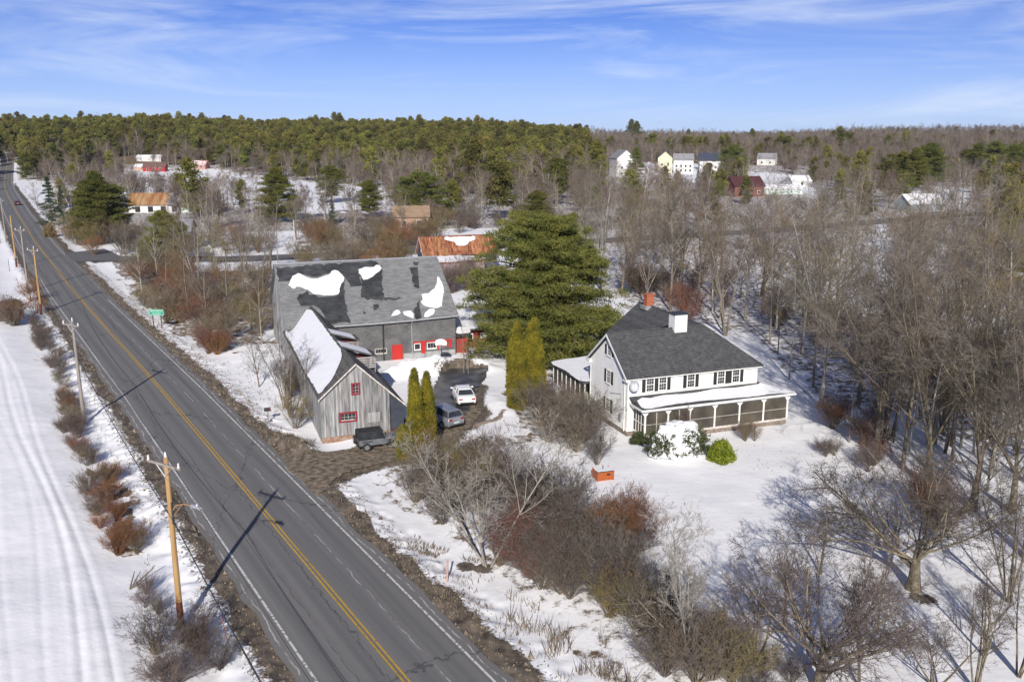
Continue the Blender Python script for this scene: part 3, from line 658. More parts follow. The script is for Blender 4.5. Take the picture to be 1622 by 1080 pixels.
    for b in (65.3, 68.1):
        MB(off).box(pr - .07, pr + .07, b - .07, b + .07, .5, 2.498).build('porch_post', M['white'], H_)
    scr = mat('insect_screen', (.05, .046, .040), .8, (.10, .085, .065), .9, spec=.3)
    for a, b in zip(posts[:-1], posts[1:]):
        m = MB(off); m.box(a + .07, b - .07, pf, pf + .012, .56, 2.49); s = m.build('porch_screen', scr, H_)
        m = MB(off); m.box(a + .07, b - .07, pf - .015, pf + .02, 1.43, 1.465); m.box(a + .07, b - .07, pf - .02, pf + .03, .5, .57)
        if b < 40: c_ = (a + b) / 2; m.box(c_ - .03, c_ + .03, pf - .02, pf + .03, .571, 1.419); m.box(c_ - .03, c_ + .03, pf - .02, pf + .03, 1.481, 2.49)
        m.build('screen_rail', M['trim_white_old'], s)
    for side, xx in (('l', pl + .05), ('r', pr - .02)):
        vv = [pf + .1, v0 - .05] if side == 'l' else [pf + .1, 65.23, 68.03]
        for a, b in zip(vv[:-1], vv[1:]):
            m = MB(off); m.box(xx, xx + .012, a, b, .56, 2.49); s = m.build('porch_screen', scr, H_)
            m = MB(off); m.box(xx - .03, xx + .03, a, b, 1.42, 1.48); m.box(xx - .03, xx + .03, a, b, .5, .57)
            for q in range(1, 4): c_ = a + (b - a) * q / 4; m.box(xx - .03, xx + .03, c_ - .035, c_ + .035, .571, 2.49)
            m.build('screen_rail', M['white'], s)
    # ---- low rear-left porch with flat snowy roof
    m = MB(off); m.box(33.3, 39.79, v1 + .01, 79.6, -.4, .8); m.build('rear_porch_base', M['clap'], H_)
    m = MB(off); m.slab([(33.1, v1 + .03, 2.75), (33.1, 79.9, 2.75), (39.79, 79.9, 3.25), (39.79, v1 + .03, 3.25)], .16); rp = m.build('rear_porch_roof', M['house_shingle'], H_)
    bb = Vector((6.69, 0, .5)).normalized(); snow_patch(rp, off, (33.1, v1 + .1, 2.75), (0, 1, 0), bb, [(.05, .08), (4, .05), (7.6, .06), (7.65, 3.0), (7.3, 6.5), (3.5, 6.55), (.3, 6.5), (.05, 3)], .22, seed=8, jit=.03)
    for k in range(8):
        b = v1 + .15 + k * (7.4 / 7); MB(off).box(33.3, 33.42, b, b + .12, .8, 2.72).build('rear_porch_post', M['white'], H_)
    MB(off).box(33.35, 33.37, v1 + .1, 79.5, .8, 2.7).build('rear_porch_screen', scr, H_)
    MB(off).box(33.35, 39.7, 79.5, 79.52, .8, 2.7).build('rear_porch_screen', scr, H_)
farmhouse()

# ---- small weathered barn by the road, opening towards the driveway
def board_wall(par, off, face, P, a0, a1, zfun, zb=-.35, wd=.17, seed=0, name='board', stuff=True, skip=()):
    """vertical boards, each its own thickness and a gap between"""
    rs = random.Random(seed); ms = [MB(off), MB(off), MB(off)]; a = a0
    while a < a1 - .02:
        w_ = min(wd * rs.uniform(.8, 1.25), a1 - a); d = .02 + rs.uniform(0, .018); zt = zfun(a + w_ / 2)
        m = ms[rs.choice([0, 0, 1, 1, 2])]
        m.fb(face, P, a + .006, a + w_ - .006, .002, d, zb + rs.uniform(-.03, .05), zt); a += w_
    for m, k in zip(ms, ('barn_board', 'barn_board_b', 'barn_board_c')):
        if m.f: m.build('board_siding', M[k], par, kind='stuff')
def small_barn():
    u0, v0 = 9.45, 72.4; off = (u0, v0, 0); u1 = 15.25; ur = 12.44; zl = 3.62; zr = 6.2; zR = 3.72; vb = 96.7
    H_ = house_root('weathered_barn', u0, v0, 'small weathered grey board barn at the driveway mouth with two red trimmed windows', 'barn')
    m = MB(off); m.box(u0, u1, v0, vb, -.5, zl - .05); m.prism([(u0, v0, zl - .05), (u1, v0, zl - .05), (u1, v0, zR), (ur, v0, zr - .1)], (0, vb - v0, 0)); m.build('wall', M['barn_board_c'], H_)
    fz = lambda a: (zl + (zr - zl) * (a - u0) / (ur - u0) if a < ur else zr - (zr - zR) * (a - ur) / (u1 - ur)) - .12
    board_wall(H_, off, 'F', v0, u0, u1, fz, seed=2); board_wall(H_, off, 'L', u0, v0 + .02, vb, lambda a: zl - .2, seed=4, wd=.22)
    MB(off).box(u0 - .05, u1 + .02, v0 - .07, v0 - .04, -.5, .12).build('sill_board', mat('rotten_sill', (.20, .11, .07), .9, (.30, .22, .17), 3), H_)
    # horizontal patch boards
    m = MB(off)
    for k in range(5): m.fb('F', v0, 13.3 + .02 * (k % 2), 14.35, .045, .06, 1.05 + k * .17, 1.19 + k * .17)
    m.build('patch_board', M['barn_board_b'], H_)
    # windows
    def rwin(a0, a1, z0, z1, c, r):
        window(H_, off, 'F', v0 - .042, a0, a1, z0, z1, M['red_trim'], 1, 1, .14, 0, sill=False, glass=M['glass'], dp=.06)
        m = MB(off)
        for k in range(0, c + 1): a = a0 + (a1 - a0) * k / c; m.fb('F', v0, a - .011, a + .011, .052, .075, z0, z1)
        for k in range(0, r + 1): z = z0 + (z1 - z0) * k / r; m.fb('F', v0, a0, a1, .053, .073, z - .011, z + .011)
        m.build('muntin', M['trim_white_old'], H_)
    rwin(12.16, 12.62, 3.72, 4.48, 2, 3); rwin(11.05, 12.30, 1.42, 2.02, 4, 2)
    o = MB(off); o.fb('F', v0, 11.08, 12.2, .054, .085, 1.43, 1.50); o.build('broken_sash', M['trim_white_old'], H_)
    # roof: left slope, right slope carried down over the lean-to
    e = .16; rf = MB(off)
    for (a, za, b, zb_) in ((u0 - .22, zl - .12, ur, zr + .12), (16.65, 2.32, ur, zr + .12)):
        rf.slab([(a, v0 - .3, za), (a, 99.6 if zb_ > 0 else vb, za), (b, 99.6, zb_), (b, v0 - .3, zb_)], .12)
    roof = rf.build('roof', M['old_shingle'], H_)
    rk = MB(off)
    for (a, za) in ((u0 - .24, zl - .14), (16.68, 2.28)):
        rk.prism([(a, v0 - .33, za + .03), (ur, v0 - .33, zr + .15), (ur, v0 - .33, zr - .02), (a, v0 - .33, za - .14)], (0, .03, 0))
    rk.build('rake_board', M['trim_white_old'], H_)
    # open lean-to bay on the right: dark panel colour stands for its shade
    m = MB(off); m.prism([(u1 + .01, v0 + .25, -.3), (16.5, v0 + .25, -.3), (16.5, v0 + .25, 2.25), (u1 + .01, v0 + .25, 3.5)], (0, 16, 0)); m.build('lean_to_wall', mat('painted_bay_shade', (.055, .065, .085), .8, (.035, .04, .055), 2), H_)
    # snow on the left slope
    A = (0, 1, 0); B = Vector((ur - u0 + .22, 0, zr - zl + .24)).normalized(); O = (u0 - .22, v0 - .3, zl - .12)
    snow_patch(roof, off, O, A, B, [(.9, .35), (4, .3), (8, .2), (13, .25), (20, .3), (25.8, .3), (27.4, 1.6), (27.2, 3.4), (25.0, 4.02), (21, 4.05), (15, 4.05), (9, 4.04), (5.8, 4.0), (3.6, 3.5), (2.2, 2.6), (1.3, 1.9), (1.0, 1.1)], .22, seed=11, jit=.045)
    # shed dormers on the right slope
    def dormer(va, vb_, out, zo, lab):
        zt = zr + .02; us = ur + .05; ue = ur + out
        m = MB(off); m.slab([(us - .3, va - .12, zt + .2), (us - .3, vb_ + .1, zt + .2), (ue + .2, vb_ + .1, zo + .18), (ue + .2, va - .12, zo + .18)], .09); d = m.build('dormer', M['old_shingle'], H_, label=lab)
        sl_ = (zr + .12 - 2.32) / (16.65 - ur); q = MB(off); n = 9
        for k in range(n):        # horizontal cheek boards with gaps
            z0 = zt - .1 - (k + 1) * .22; z1 = z0 + .17
            ua = ur + max(0, (zr + .12 - z1)) / sl_ if False else us + (zr + .1 - z1) / sl_
            ub_ = ue
            if ua < ub_ - .1 and z1 < zt + (zo - zt) * (ub_ - us) / out + .2: q.box(ub_ - (ub_ - us) * min(1, (z1 - (zr - (ue - us) * sl_)) / 1.6 if True else 1) if False else us + .1, ub_, va, va + .03, z0, z1)
        q.build('cheek_board', M['barn_board'], d)
        q = MB(off); q.box(us, ue - .03, va + .035, vb_, zt - 1.6, zo - .02 if zo < zt else zt - .1); q.build('dormer_body', M['red_board'], d)
        q = MB(off); q.box(ue, ue + .04, va, vb_, zo - 1.3, zo + .05); q.build('dormer_front', M['barn_board_b'], d)
        snow_patch(d, off, (us - .3, va - .1, zt + .2), (0, 1, 0), Vector((out + .35, 0, zo - zt)).normalized(), [(.05, .1), (.6, .12), (1.4, .1), (vb_ - va, .1), (vb_ - va + .05, .6), (vb_ - va, out * .6), (vb_ - va, out), (1.2, out + .1), (.1, out + .1), (.08, out * .6), (.05, .6)], .07, seed=int(va), jit=.02)
    dormer(84.2, 86.4, 2.4, 5.35, 'far shed dormer with faded red boards'); dormer(78.6, 81.0, 2.9, 5.0, 'near shed dormer with gapped grey boards')
small_barn()

# ---- big grey barn
BB = dict(u0=9.6, u1=28.35, v0=96.9, v1=114.6, ze=4.5, zr=10.15)
def big_barn():
    u0, u1, v0, v1, ze, zr = [BB[k] for k in ('u0', 'u1', 'v0', 'v1', 'ze', 'zr')]; vr = (v0 + v1) / 2; off = (u0, v0, 0)
    H_ = house_root('big_barn', u0, v0, 'large grey shingled barn with red doors and melting snow patches on its broad roof', 'barn')
    m = MB(off); m.box(u0, u1, v0, v1, -.5, ze); m.prism([(u0, v0, ze), (u0, v1, ze), (u0, vr, zr - .1)], (u1 - u0, 0, 0)); m.build('wall', M['wall_shingle'], H_)
    board_wall(H_, off, 'L', u0, v0, v1, lambda a: ze + (zr - ze) * (1 - abs(a - vr) / (vr - v0)) - .15, seed=6, wd=.28)
    sag = lambda u: -.12 * math.sin(PI * (u - u0) / (u1 - u0)) + .12 * ((u - u0) / (u1 - u0))
    rf = MB(off); N = 14; us = [u0 - .35 + (u1 - u0 + .7) * k / N for k in range(N + 1)]; vf = v0 - .35; vb = v1 + .35
    zf = ze - .05
    for a, b in zip(us[:-1], us[1:]):
        za, zb_ = sag(a) * .8, sag(b) * .8
        rf.slab([(a, vf, zf + za * 1.6), (b, vf, zf + zb_ * 1.6), (b, vr, zr + .1 + zb_ * .4), (a, vr, zr + .1 + za * .4)], .15)
        rf.slab([(b, vb, zf + zb_), (a, vb, zf + za), (a, vr, zr + .1 + za * .4), (b, vr, zr + .1 + zb_ * .4)], .15)
    roof = rf.build('roof', M['barn_shingle'], H_)
    MB(off).box(u0 - .35, u1 + .35, vr - .12, vr + .12, zr + .06, zr + .17).build('ridge_cap', M['metal'], roof)
    slope = Vector((0, vr - vf, zr + .1 - zf)).normalized(); O = Vector((u0 - .35, vf, zf + .0)); nrm = Vector((1, 0, 0)).cross(slope)
    def px(pts, zo=0):
        """photo pixels -> coordinates on the front slope"""
        r = []
        for x, y in pts:
            a = (540 - y); d = np.array([x - 811, FPX * ct + a * st_, -FPX * st_ + a * ct])
            d = Vector((d[0] * UX + d[1] * UY, -d[0] * UY + d[1] * UX, d[2])); o = Vector((0, 0, CAMZ)); t = (O - o).dot(nrm) / d.dot(nrm); p = o + d * t - O
            r.append((p.x, p.dot(slope)))
        return r
    # darker worn fields of shingles, laid one course proud
    z1 = lambda l: [(400 + x / 3.857, 360 + y / 3.857) for x, y in l]
    def worn(pts, seed, lab=None):
        q = px(z1(pts)); rs = random.Random(seed); out = []
        for i in range(len(q)):
            a = Vector(q[i]); b = Vector(q[(i + 1) % len(q)]); k = max(1, int((b - a).length / .4))
            for j in range(k):
                p = a.lerp(b, j / k); out.append(Vector((p.x + rs.uniform(-.16, .16), round((p.y + rs.uniform(-.12, .12)) / .25) * .25)))
        clean = []
        for p in out:
            if not clean or (p - clean[-1]).length > .05: clean.append(p)
        bm = bmesh.new(); f = bm.faces.new([bm.verts.new(O + Vector((p.x, 0, 0)) + slope * p.y + nrm.normalized() * .022 - Vector(off)) for p in clean]); f.normal_update()
        if f.normal.z < 0: f.normal_flip()
        bmesh.ops.triangulate(bm, faces=list(bm.faces)); me = bpy.data.meshes.new('worn_shingles'); bm.to_mesh(me); bm.free()
        link('worn_shingles', me, M['wet_shingle'], roof)
    worn([(150, 250), (400, 228), (760, 205), (770, 235), (650, 275), (660, 360), (600, 365), (545, 290), (480, 270), (370, 310), (290, 290), (225, 330), (160, 330)], 1)
    worn([(330, 395), (400, 425), (500, 428), (555, 300), (560, 420), (590, 580), (450, 590), (420, 500), (380, 480), (300, 480), (270, 420)], 2)
    worn([(655, 290), (790, 235), (790, 330), (800, 450), (720, 445), (655, 430), (670, 340)], 3)
    worn([(960, 248), (1090, 240), (1155, 265), (1165, 300), (1110, 330), (1080, 375), (990, 370)], 4)
    worn([(1020, 420), (1050, 495), (1130, 500), (1165, 470), (1150, 530), (1000, 560), (990, 510), (860, 515), (850, 555), (990, 560), (1000, 500)][:7], 5)
    worn([(975, 215), (1050, 210), (1045, 232), (985, 235)], 6)
    worn([(740, 470), (765, 462), (770, 485), (750, 505)], 7); worn([(800, 428), (915, 430), (910, 440), (810, 446)], 8); worn([(675, 515), (700, 525), (690, 532)], 9)
    def sn(pts, seed, th=.2): snow_patch(roof, off, O, (1, 0, 0), slope, px(z1(pts)), th, seed=seed, jit=.07)
    sn([(222, 320), (260, 292), (310, 290), (350, 312), (410, 318), (470, 280), (515, 270), (548, 290), (550, 350), (530, 390), (500, 420), (430, 420), (370, 402), (320, 380), (270, 368), (232, 378)], 21, .2)
    sn([(655, 275), (690, 248), (775, 238), (785, 248), (740, 290), (715, 322), (680, 318), (660, 300)], 22, .25)
    sn([(1125, 305), (1145, 320), (1165, 370), (1168, 440), (1150, 480), (1110, 502), (1060, 490), (1034, 455), (1035, 415), (1085, 405), (1120, 375)], 23, .2)
    sn([(855, 522), (905, 515), (920, 535), (885, 545), (858, 542)], 24, .2); sn([(922, 512), (960, 510), (976, 535), (970, 552), (935, 540)], 25, .2); sn([(1055, 520), (1080, 500), (1105, 505), (1095, 535), (1070, 548), (1050, 545)], 26, .15)
    # gutter and downspouts
    g = MB(off); g.tube([(a, vf - .06, zf - .02 + 1.28 * sag(a)) for a in us if a > 13.2], .085, 6); gt = g.build('gutter', M['metal'], H_)
    for a in (19.9, 23.2): MB(off).tube([(a, vf - .06, zf - .1), (a, v0 - .08, ze - .7), (a, v0 - .08, 0)], .06, 6).build('downspout', M['black_metal'] if a < 20 else M['metal'], gt)
    # doors, windows on the yard side
    def door(a0, a1, z0, z1, f='F', P=v0):
        d = MB(off); d.fb(f, P, a0, a1, .003, .05, z0, z1); d.fb(f, P, a0 - .07, a0 - .002, .003, .07, z0, z1 + .08); d.fb(f, P, a1 + .002, a1 + .07, .003, .07, z0, z1 + .08); d.fb(f, P, a0, a1, .003, .07, z1 + .002, z1 + .08)
        q = d.build('door', M['red_paint'], H_); MB(off).fb(f, P, a1 - .16, a1 - .11, .052, .09, (z0 + z1) / 2, (z0 + z1) / 2 + .12).build('handle', M['black_metal'], q)
    door(20.95, 22.0, -.1, 1.62)
    window(H_, off, 'F', v0, 19.0, 20.2, .9, 1.35, M['trim_white_old'], 4, 1, .07)
    window(H_, off, 'F', v0, 23.5, 24.1, .98, 1.6, M['white'], 1, 1, .07, dp=.06); window(H_, off, 'F', v0, 25.0, 26.0, 1.0, 1.6, M['white'], 3, 1, .07, dp=.06)
    m = MB(off); m.fb('F', v0, 23.3, 27.9, .003, .08, 1.72, 1.88); m.fb('F', v0, 24.25, 24.75, .003, .06, .45, 1.715); m.fb('F', v0, 26.12, 26.45, .003, .06, .8, 1.715); m.fb('F', v0, 27.5, 27.85, .003, .06, .9, 1.715); m.fb('F', v0, 27.0, 27.35, .003, .06, 1.1, 1.715); m.build('red_board_trim', M['red_paint'], H_)
    m = MB(off); m.fb('F', v0, 22.15, 28.3, .002, .03, -.4, .62); m.build('base_board', mat('grey_painted_base', (.36, .37, .37), .85, (.22, .23, .235), 1.5, detail=6), H_)
    for a in (20.0, 23.2, 28.3): MB(off).fb('F', v0, a - .04, a + .04, .002, .04, 0, ze - .35).build('corner_board', M['black_metal'] if a == 20.0 else M['wall_shingle'], H_)
big_barn()

def lean_shed():
    u0, v0 = 28.5, 97.6; off = (u0, v0, 0)
    H_ = house_root('snowy_lean_to', u0, v0, 'low snow roofed lean-to with a red door beside the big grey barn', 'shed')
    m = MB(off); m.box(28.5, 30.1, 97.7, 108, -.4, 2.2); m.box(30.102, 34.2, 99.6, 108, -.4, 2.15); m.build('wall', M['red_board'], H_)
    m = MB(off); m.box(29.15, 29.95, 97.63, 97.695, -.1, 1.65); d = m.build('door', M['red_paint'], H_); MB(off).box(29.78, 29.84, 97.58, 97.628, .7, .85).build('handle', M['black_metal'], d)
    m = MB(off); m.slab([(28.42, 97.0, 2.1), (30.3, 97.0, 2.1), (30.3, 98.6, 2.65), (28.42, 98.6, 2.65)], .12); m.build('awning', M['black_metal'], H_)
    snow_patch(H_, off, (28.5, 97.1, 2.12), (1, 0, 0), Vector((0, 1.6, .55)).normalized(), [(.1, .35), (1.7, .3), (1.7, 1.5), (.1, 1.5)], .35, seed=2, jit=.04)
    m = MB(off); m.slab([(28.42, 98.7, 2.4), (34.5, 98.9, 2.3), (34.5, 108.3, 3.4), (28.42, 108.3, 3.5)], .15); rf = m.build('roof', M['old_shingle'], H_)
    snow_patch(rf, off, (28.45, 98.9, 2.42), (1, 0, -.012), Vector((0, 9.4, 1.05)).normalized(), [(.1, .1), (3, .05), (5.9, .2), (5.9, 5), (5.8, 9.2), (3, 9.3), (.1, 9.2), (.2, 4)], .2, seed=9, jit=.06)
    m = MB(off); m.box(30.6, 31.3, 99.53, 99.597, 1.0, 1.7); m.box(32.2, 33.0, 99.53, 99.597, 1.0, 1.7); w_ = m.build('window', M['white'], H_); MB(off).box(30.68, 31.22, 99.51, 99.528, 1.08, 1.62).build('pane', M['glass'], w_)
lean_shed()
def red_shed():
    u0, v0 = 35.0, 106.0; off = (u0, v0, 0)
    H_ = house_root('red_shed', u0, v0, 'low dark red shed half hidden by the big pine', 'shed')
    m = MB(off); m.box(u0, 41, v0, 110, -.4, 2.0); m.prism([(u0, v0, 2.0), (u0, 110, 2.0), (u0, 108, 3.0)], (6, 0, 0)); m.build('wall', mat('dark_red_wall', (.16, .015, .02), .8, (.10, .012, .015), 2), H_)
    r = MB(off); r.slab([(u0 - .3, v0 - .4, 1.85), (41.3, v0 - .4, 1.85), (41.3, 108, 3.1), (u0 - .3, 108, 3.1)], .1); r.slab([(41.3, 110.4, 1.85), (u0 - .3, 110.4, 1.85), (u0 - .3, 108, 3.1), (41.3, 108, 3.1)], .1); rf = r.build('roof', M['old_shingle'], H_)
    snow_patch(rf, off, (u0 - .2, v0 - .35, 1.87), (1, 0, 0), Vector((0, 2.4, 1.25)).normalized(), [(.1, .1), (3, .05), (6.2, .1), (6.2, 2.5), (3, 2.6), (.1, 2.5)], .2, seed=9, jit=.05)
    m = MB(off); m.box(u0 + 1, u0 + 1.9, v0 - .05, v0 - .003, -.1, 1.7); m.build('door', M['red_board'], H_)
red_shed()
def rusty_shed():
    u0, v0, u1, v1 = 40.3, 156.9, 54.0, 162.1; off = (u0, v0, 0); vr = (v0 + v1) / 2; ze, zr = 3.3, 6.25
    H_ = house_root('rusty_roofed_shed', u0, v0, 'dark shed with rust streaked sheet metal roof behind the big barn', 'shed')
    m = MB(off); m.box(u0, u1, v0, v1, -.5, ze); m.prism([(u0, v0, ze), (u0, v1, ze), (u0, vr, zr - .1)], (u1 - u0, 0, 0)); m.build('wall', mat('slate_wall', (.05, .055, .075), .8, (.09, .09, .11), 1.5), H_)
    m = MB(off); m.box(u0 - .04, u0 - .003, vr - .22, vr + .22, 3.7, 4.9); w_ = m.build('window', M['white'], H_); MB(off).box(u0 - .055, u0 - .042, vr - .12, vr + .12, 3.85, 4.75).build('pane', M['glass'], w_)
    n = 20; a = u0 - .35; wd = (u1 - u0 + .7) / n; rs = random.Random(5)
    for k in range(n):           # each sheet of the front slope, lapped
        dz = .03 * (k % 2) + rs.uniform(0, .015); m = MB(off); m.slab([(a + .01, v0 - .35, ze - .1 + dz), (a + wd + .04, v0 - .35, ze - .1 + dz), (a + wd + .04, vr, zr + .1 + dz), (a + .01, vr, zr + .1 + dz)], .02)
        m.tube([(a + wd, v0 - .35, ze - .05 + dz), (a + wd, vr, zr + .15 + dz)], .045, 5)
        m.build('roof_sheet', M['rust'], H_); a += wd
    m = MB(off); m.slab([(u1 + .35, v1 + .35, ze - .1), (u0 - .35, v1 + .35, ze - .1), (u0 - .35, vr, zr + .1), (u1 + .35, vr, zr + .1)], .04); m.build('rear_roof', M['rust'], H_)
    m = MB(off); m.tube([(u0 - .4, vr, zr + .17), (u1 + .4, vr, zr + .17)], .07, 6); m.build('ridge_cap', M['rust'], H_)
    m = MB(off)
    for e in (v0 - .36, v1 + .36): m.prism([(u0 - .4, e, ze - .12), (u0 - .4, vr, zr + .1), (u0 - .4, vr, zr - .1), (u0 - .4, e, ze - .3)], (.05, 0, 0))
    m.build('rake_board', M['trim_white_old'], H_)
    sl_ = Vector((0, vr - v0 + .35, zr - ze + .2)).normalized()
    snow_patch(H_, off, (u0, v0 - .35, ze + .0), (1, 0, 0), sl_, [(4.7, 3.9), (10.2, 3.9), (10.0, 3.3), (8.7, 2.7), (7.9, 2.0), (6.7, 1.9), (6.0, 2.8), (5.2, 3.0)], .2, seed=31, jit=.08)
    m = MB(off); m.box(u0 + .5, u0 + 10, v0 - 4.3, v0 - .02, -.5, 2.5); m.build('lean_to_wall', mat('mauve_board_wall', (.24, .15, .16), .85, (.33, .27, .27), 2, stretch=(2, 2, .3)), H_)
    m = MB(off); m.slab([(u0 + .3, v0 - 4.6, 2.55), (u0 + 10.2, v0 - 4.6, 2.55), (u0 + 10.2, v0 - .38, 3.1), (u0 + .3, v0 - .38, 3.1)], .12); lr = m.build('lean_to_roof', M['rust'], H_)
    snow_patch(lr, off, (u0 + .3, v0 - 4.6, 2.56), (1, 0, 0), Vector((0, 4.2, .55)).normalized(), [(.2, .2), (3, .05), (6, .15), (9.6, .8), (9.7, 2.2), (7, 4.0), (3, 4.1), (.1, 4.0)], .2, seed=33, jit=.06)
rusty_shed()

def simple_house(name, px, py, wd, dp, hw, hr, rot, wallm, roofm, label, cat='house', wins=(), chim=False, gable_front=False, extra=None, snow=False):
    """far building: front-left corner region centred at the pixel; ridge along local x unless gable_front"""
    x, y, z = gp(px, py); z -= .3; H_ = empty(name, (x, y, z), R(rot), label, cat)
    a, b = wd / 2, dp
    m = MB(); m.box(-a, a, 0, b, -1, hw)
    if gable_front: m.prism([(-a, 0, hw), (a, 0, hw), (0, 0, hw + hr - .1)], (0, b, 0))
    else: m.prism([(-a, 0, hw), (-a, b, hw), (-a, b / 2, hw + hr - .1)], (wd, 0, 0))
    m.build('wall', wallm, H_); r = MB(); o = .4
    if gable_front:
        r.slab([(-a - o, -o, hw - .1), (-a - o, b + o, hw - .1), (0, b + o, hw + hr), (0, -o, hw + hr)], .15); r.slab([(a + o, b + o, hw - .1), (a + o, -o, hw - .1), (0, -o, hw + hr), (0, b + o, hw + hr)], .15)
    else:
        r.slab([(-a - o, -o, hw - .1), (a + o, -o, hw - .1), (a + o, b / 2, hw + hr), (-a - o, b / 2, hw + hr)], .15); r.slab([(a + o, b + o, hw - .1), (-a - o, b + o, hw - .1), (-a - o, b / 2, hw + hr), (a + o, b / 2, hw + hr)], .15)
    rf = r.build('roof', roofm, H_)
    if chim: MB().box(a * .3, a * .3 + .8, b / 2 - .4, b / 2 + .4, hw + hr - 1, hw + hr + .9).build('chimney', M['brick'], rf)
    for wx, wz, ww, wh in wins:
        f = MB(); f.box(wx - ww / 2 - .1, wx + ww / 2 + .1, -.05, -.003, wz - .1, wz + wh + .1); f_ = f.build('window', M['white'], H_); MB().box(wx - ww / 2, wx + ww / 2, -.07, -.052, wz, wz + wh).build('pane', M['glass'], f_)
    return H_
snowroof = mat('snow_covered_roof', (.80, .81, .84), .7, (.72, .73, .76), 1)
paleyel = mat('pale_yellow_siding', (.62, .60, .42), .8, (.55, .53, .38), 1); palew = mat('far_white_siding', (.66, .66, .65), .8, (.58, .58, .57), 1)
greyroof = mat('far_grey_roof', (.20, .20, .21), .85, (.28, .28, .29), 1); navy = mat('navy_roof', (.035, .045, .08), .8, (.05, .06, .09), 1); maroon = mat('maroon_roof', (.085, .03, .035), .85, (.065, .026, .03), 1)
brickw = mat('brick_red_siding', (.20, .085, .07), .85, (.16, .07, .06), 1)
W2 = lambda l, z, w_=1.2, h=1.5: [(x, z, w_, h) for x in l]
simple_house('far_house', 991, 280, 12, 15, 11.5, 5.2, 12, palew, greyroof, 'tall white gabled house beyond the woods, left of the pale yellow house', wins=W2((-2.5, 0, 2.5), 1.5) + W2((-2.5, 2.5), 5), gable_front=True)
simple_house('far_house', 1053, 274, 9.5, 14, 10, 4.4, -8, paleyel, greyroof, 'pale yellow gambrel house with white trimmed wing among the far trees', wins=W2((-2, 2), 1.5) + W2((-2, 2), 5), gable_front=True)
simple_house('far_house', 1082, 275, 13, 10, 9, 4.2, -8, palew, greyroof, 'long white wing with grey roof beside the pale yellow house', wins=W2((-4.5, -1.5, 1.5, 4.5), 1.5) + W2((-4.5, -1.5, 1.5, 4.5), 4.4))
simple_house('far_house', 1124, 270, 14, 10, 6.8, 5.2, -6, palew, navy, 'white house with a dark navy roof left of the round pine', wins=W2((-4, 0, 4), 1.5))
simple_house('far_barn', 1187, 312, 13, 10, 4.6, 3.6, 14, brickw, maroon, 'brick red building with a maroon roof rising over the bare treetops', 'barn', wins=W2((-4, 0, 4), 1.5, 1, 1.2))
simple_house('far_greenhouse', 1240, 308, 16, 6, 2.6, 1.6, 0, mat('pale_green_panel', (.58, .68, .64), .5, (.5, .6, .57), 1), snowroof, 'long low pale green roofed outbuilding right of the maroon roofed building', 'outbuilding')
simple_house('far_house', 1213, 262, 13, 9, 5, 4, -25, palew, greyroof, 'faint white gabled house far off among grey trees', wins=W2((-3, 3), 1.5))
simple_house('far_shed', 1468, 334, 13, 8, 2.6, 3, 15, mat('blue_grey_siding', (.32, .38, .42), .8, (.27, .32, .36), 1), snowroof, 'blue grey shed with a snow covered roof in the right hand woods', 'shed')
simple_house('far_house', 1270, 296, 10, 8, 3, 2.5, 10, palew, snowroof, 'small white building with snow on its roof behind bare trees', wins=W2((0,), 1))
simple_house('far_house', 244, 272, 14, 9, 3.2, 2.6, 8, mat('bright_red_siding', (.36, .03, .035), .8, (.30, .03, .03), 1), mat('brown_far_roof', (.20, .10, .08), .85, (.15, .09, .08), 1), 'small red house at the edge of the snowy field under the pines', wins=W2((-4, 0, 4), 1.2))
simple_house('far_shed', 222, 270, 8, 6, 2.4, 2, -4, mat('peach_siding', (.50, .33, .26), .8, (.44, .30, .24), 1), snowroof, 'peach coloured garage with snowy roof left of the small red house', 'garage')
simple_house('far_house', 236, 256, 17, 8, 3, 2.0, 8, palew, snowroof, 'long low snow roofed building behind the small red house', 'outbuilding')
simple_house('far_house', 312, 268, 12, 8, 3.2, 2.8, -5, mat('salmon_siding', (.42, .22, .18), .8, (.36, .2, .17), 1), mat('mottled_snow_roof', (.7, .66, .66), .8, (.38, .16, .13), .6), 'salmon coloured cottage with patchy snow on its roof by the pine wood', wins=W2((-3, 3), 1.1), chim=True)
simple_house('tan_building', 652, 366, 9, 7, 4.0, 2.6, 6, mat('tan_siding', (.38, .24, .17), .85, (.33, .2, .15), 1), mat('tan_roof', (.30, .21, .14), .85, (.24, .17, .11), 1), 'tan roofed house seen through the brush behind the barns', wins=W2((-2, 2), 1.5))
simple_house('grey_house', 268, 398, 9, 10, 4.6, 2.2, 12, mat('grey_green_siding', (.27, .29, .26), .85, (.22, .24, .21), 1), greyroof, 'grey green house hidden behind the roadside trees', wins=W2((-2, 2), 1.5))
simple_house('green_shack', 248, 372, 4, 5, 3.4, 1.4, 12, mat('pale_green_siding', (.38, .42, .36), .85, (.30, .34, .30), 1), greyroof, 'small pale green outbuilding below the rust roofed barn', 'outbuilding')
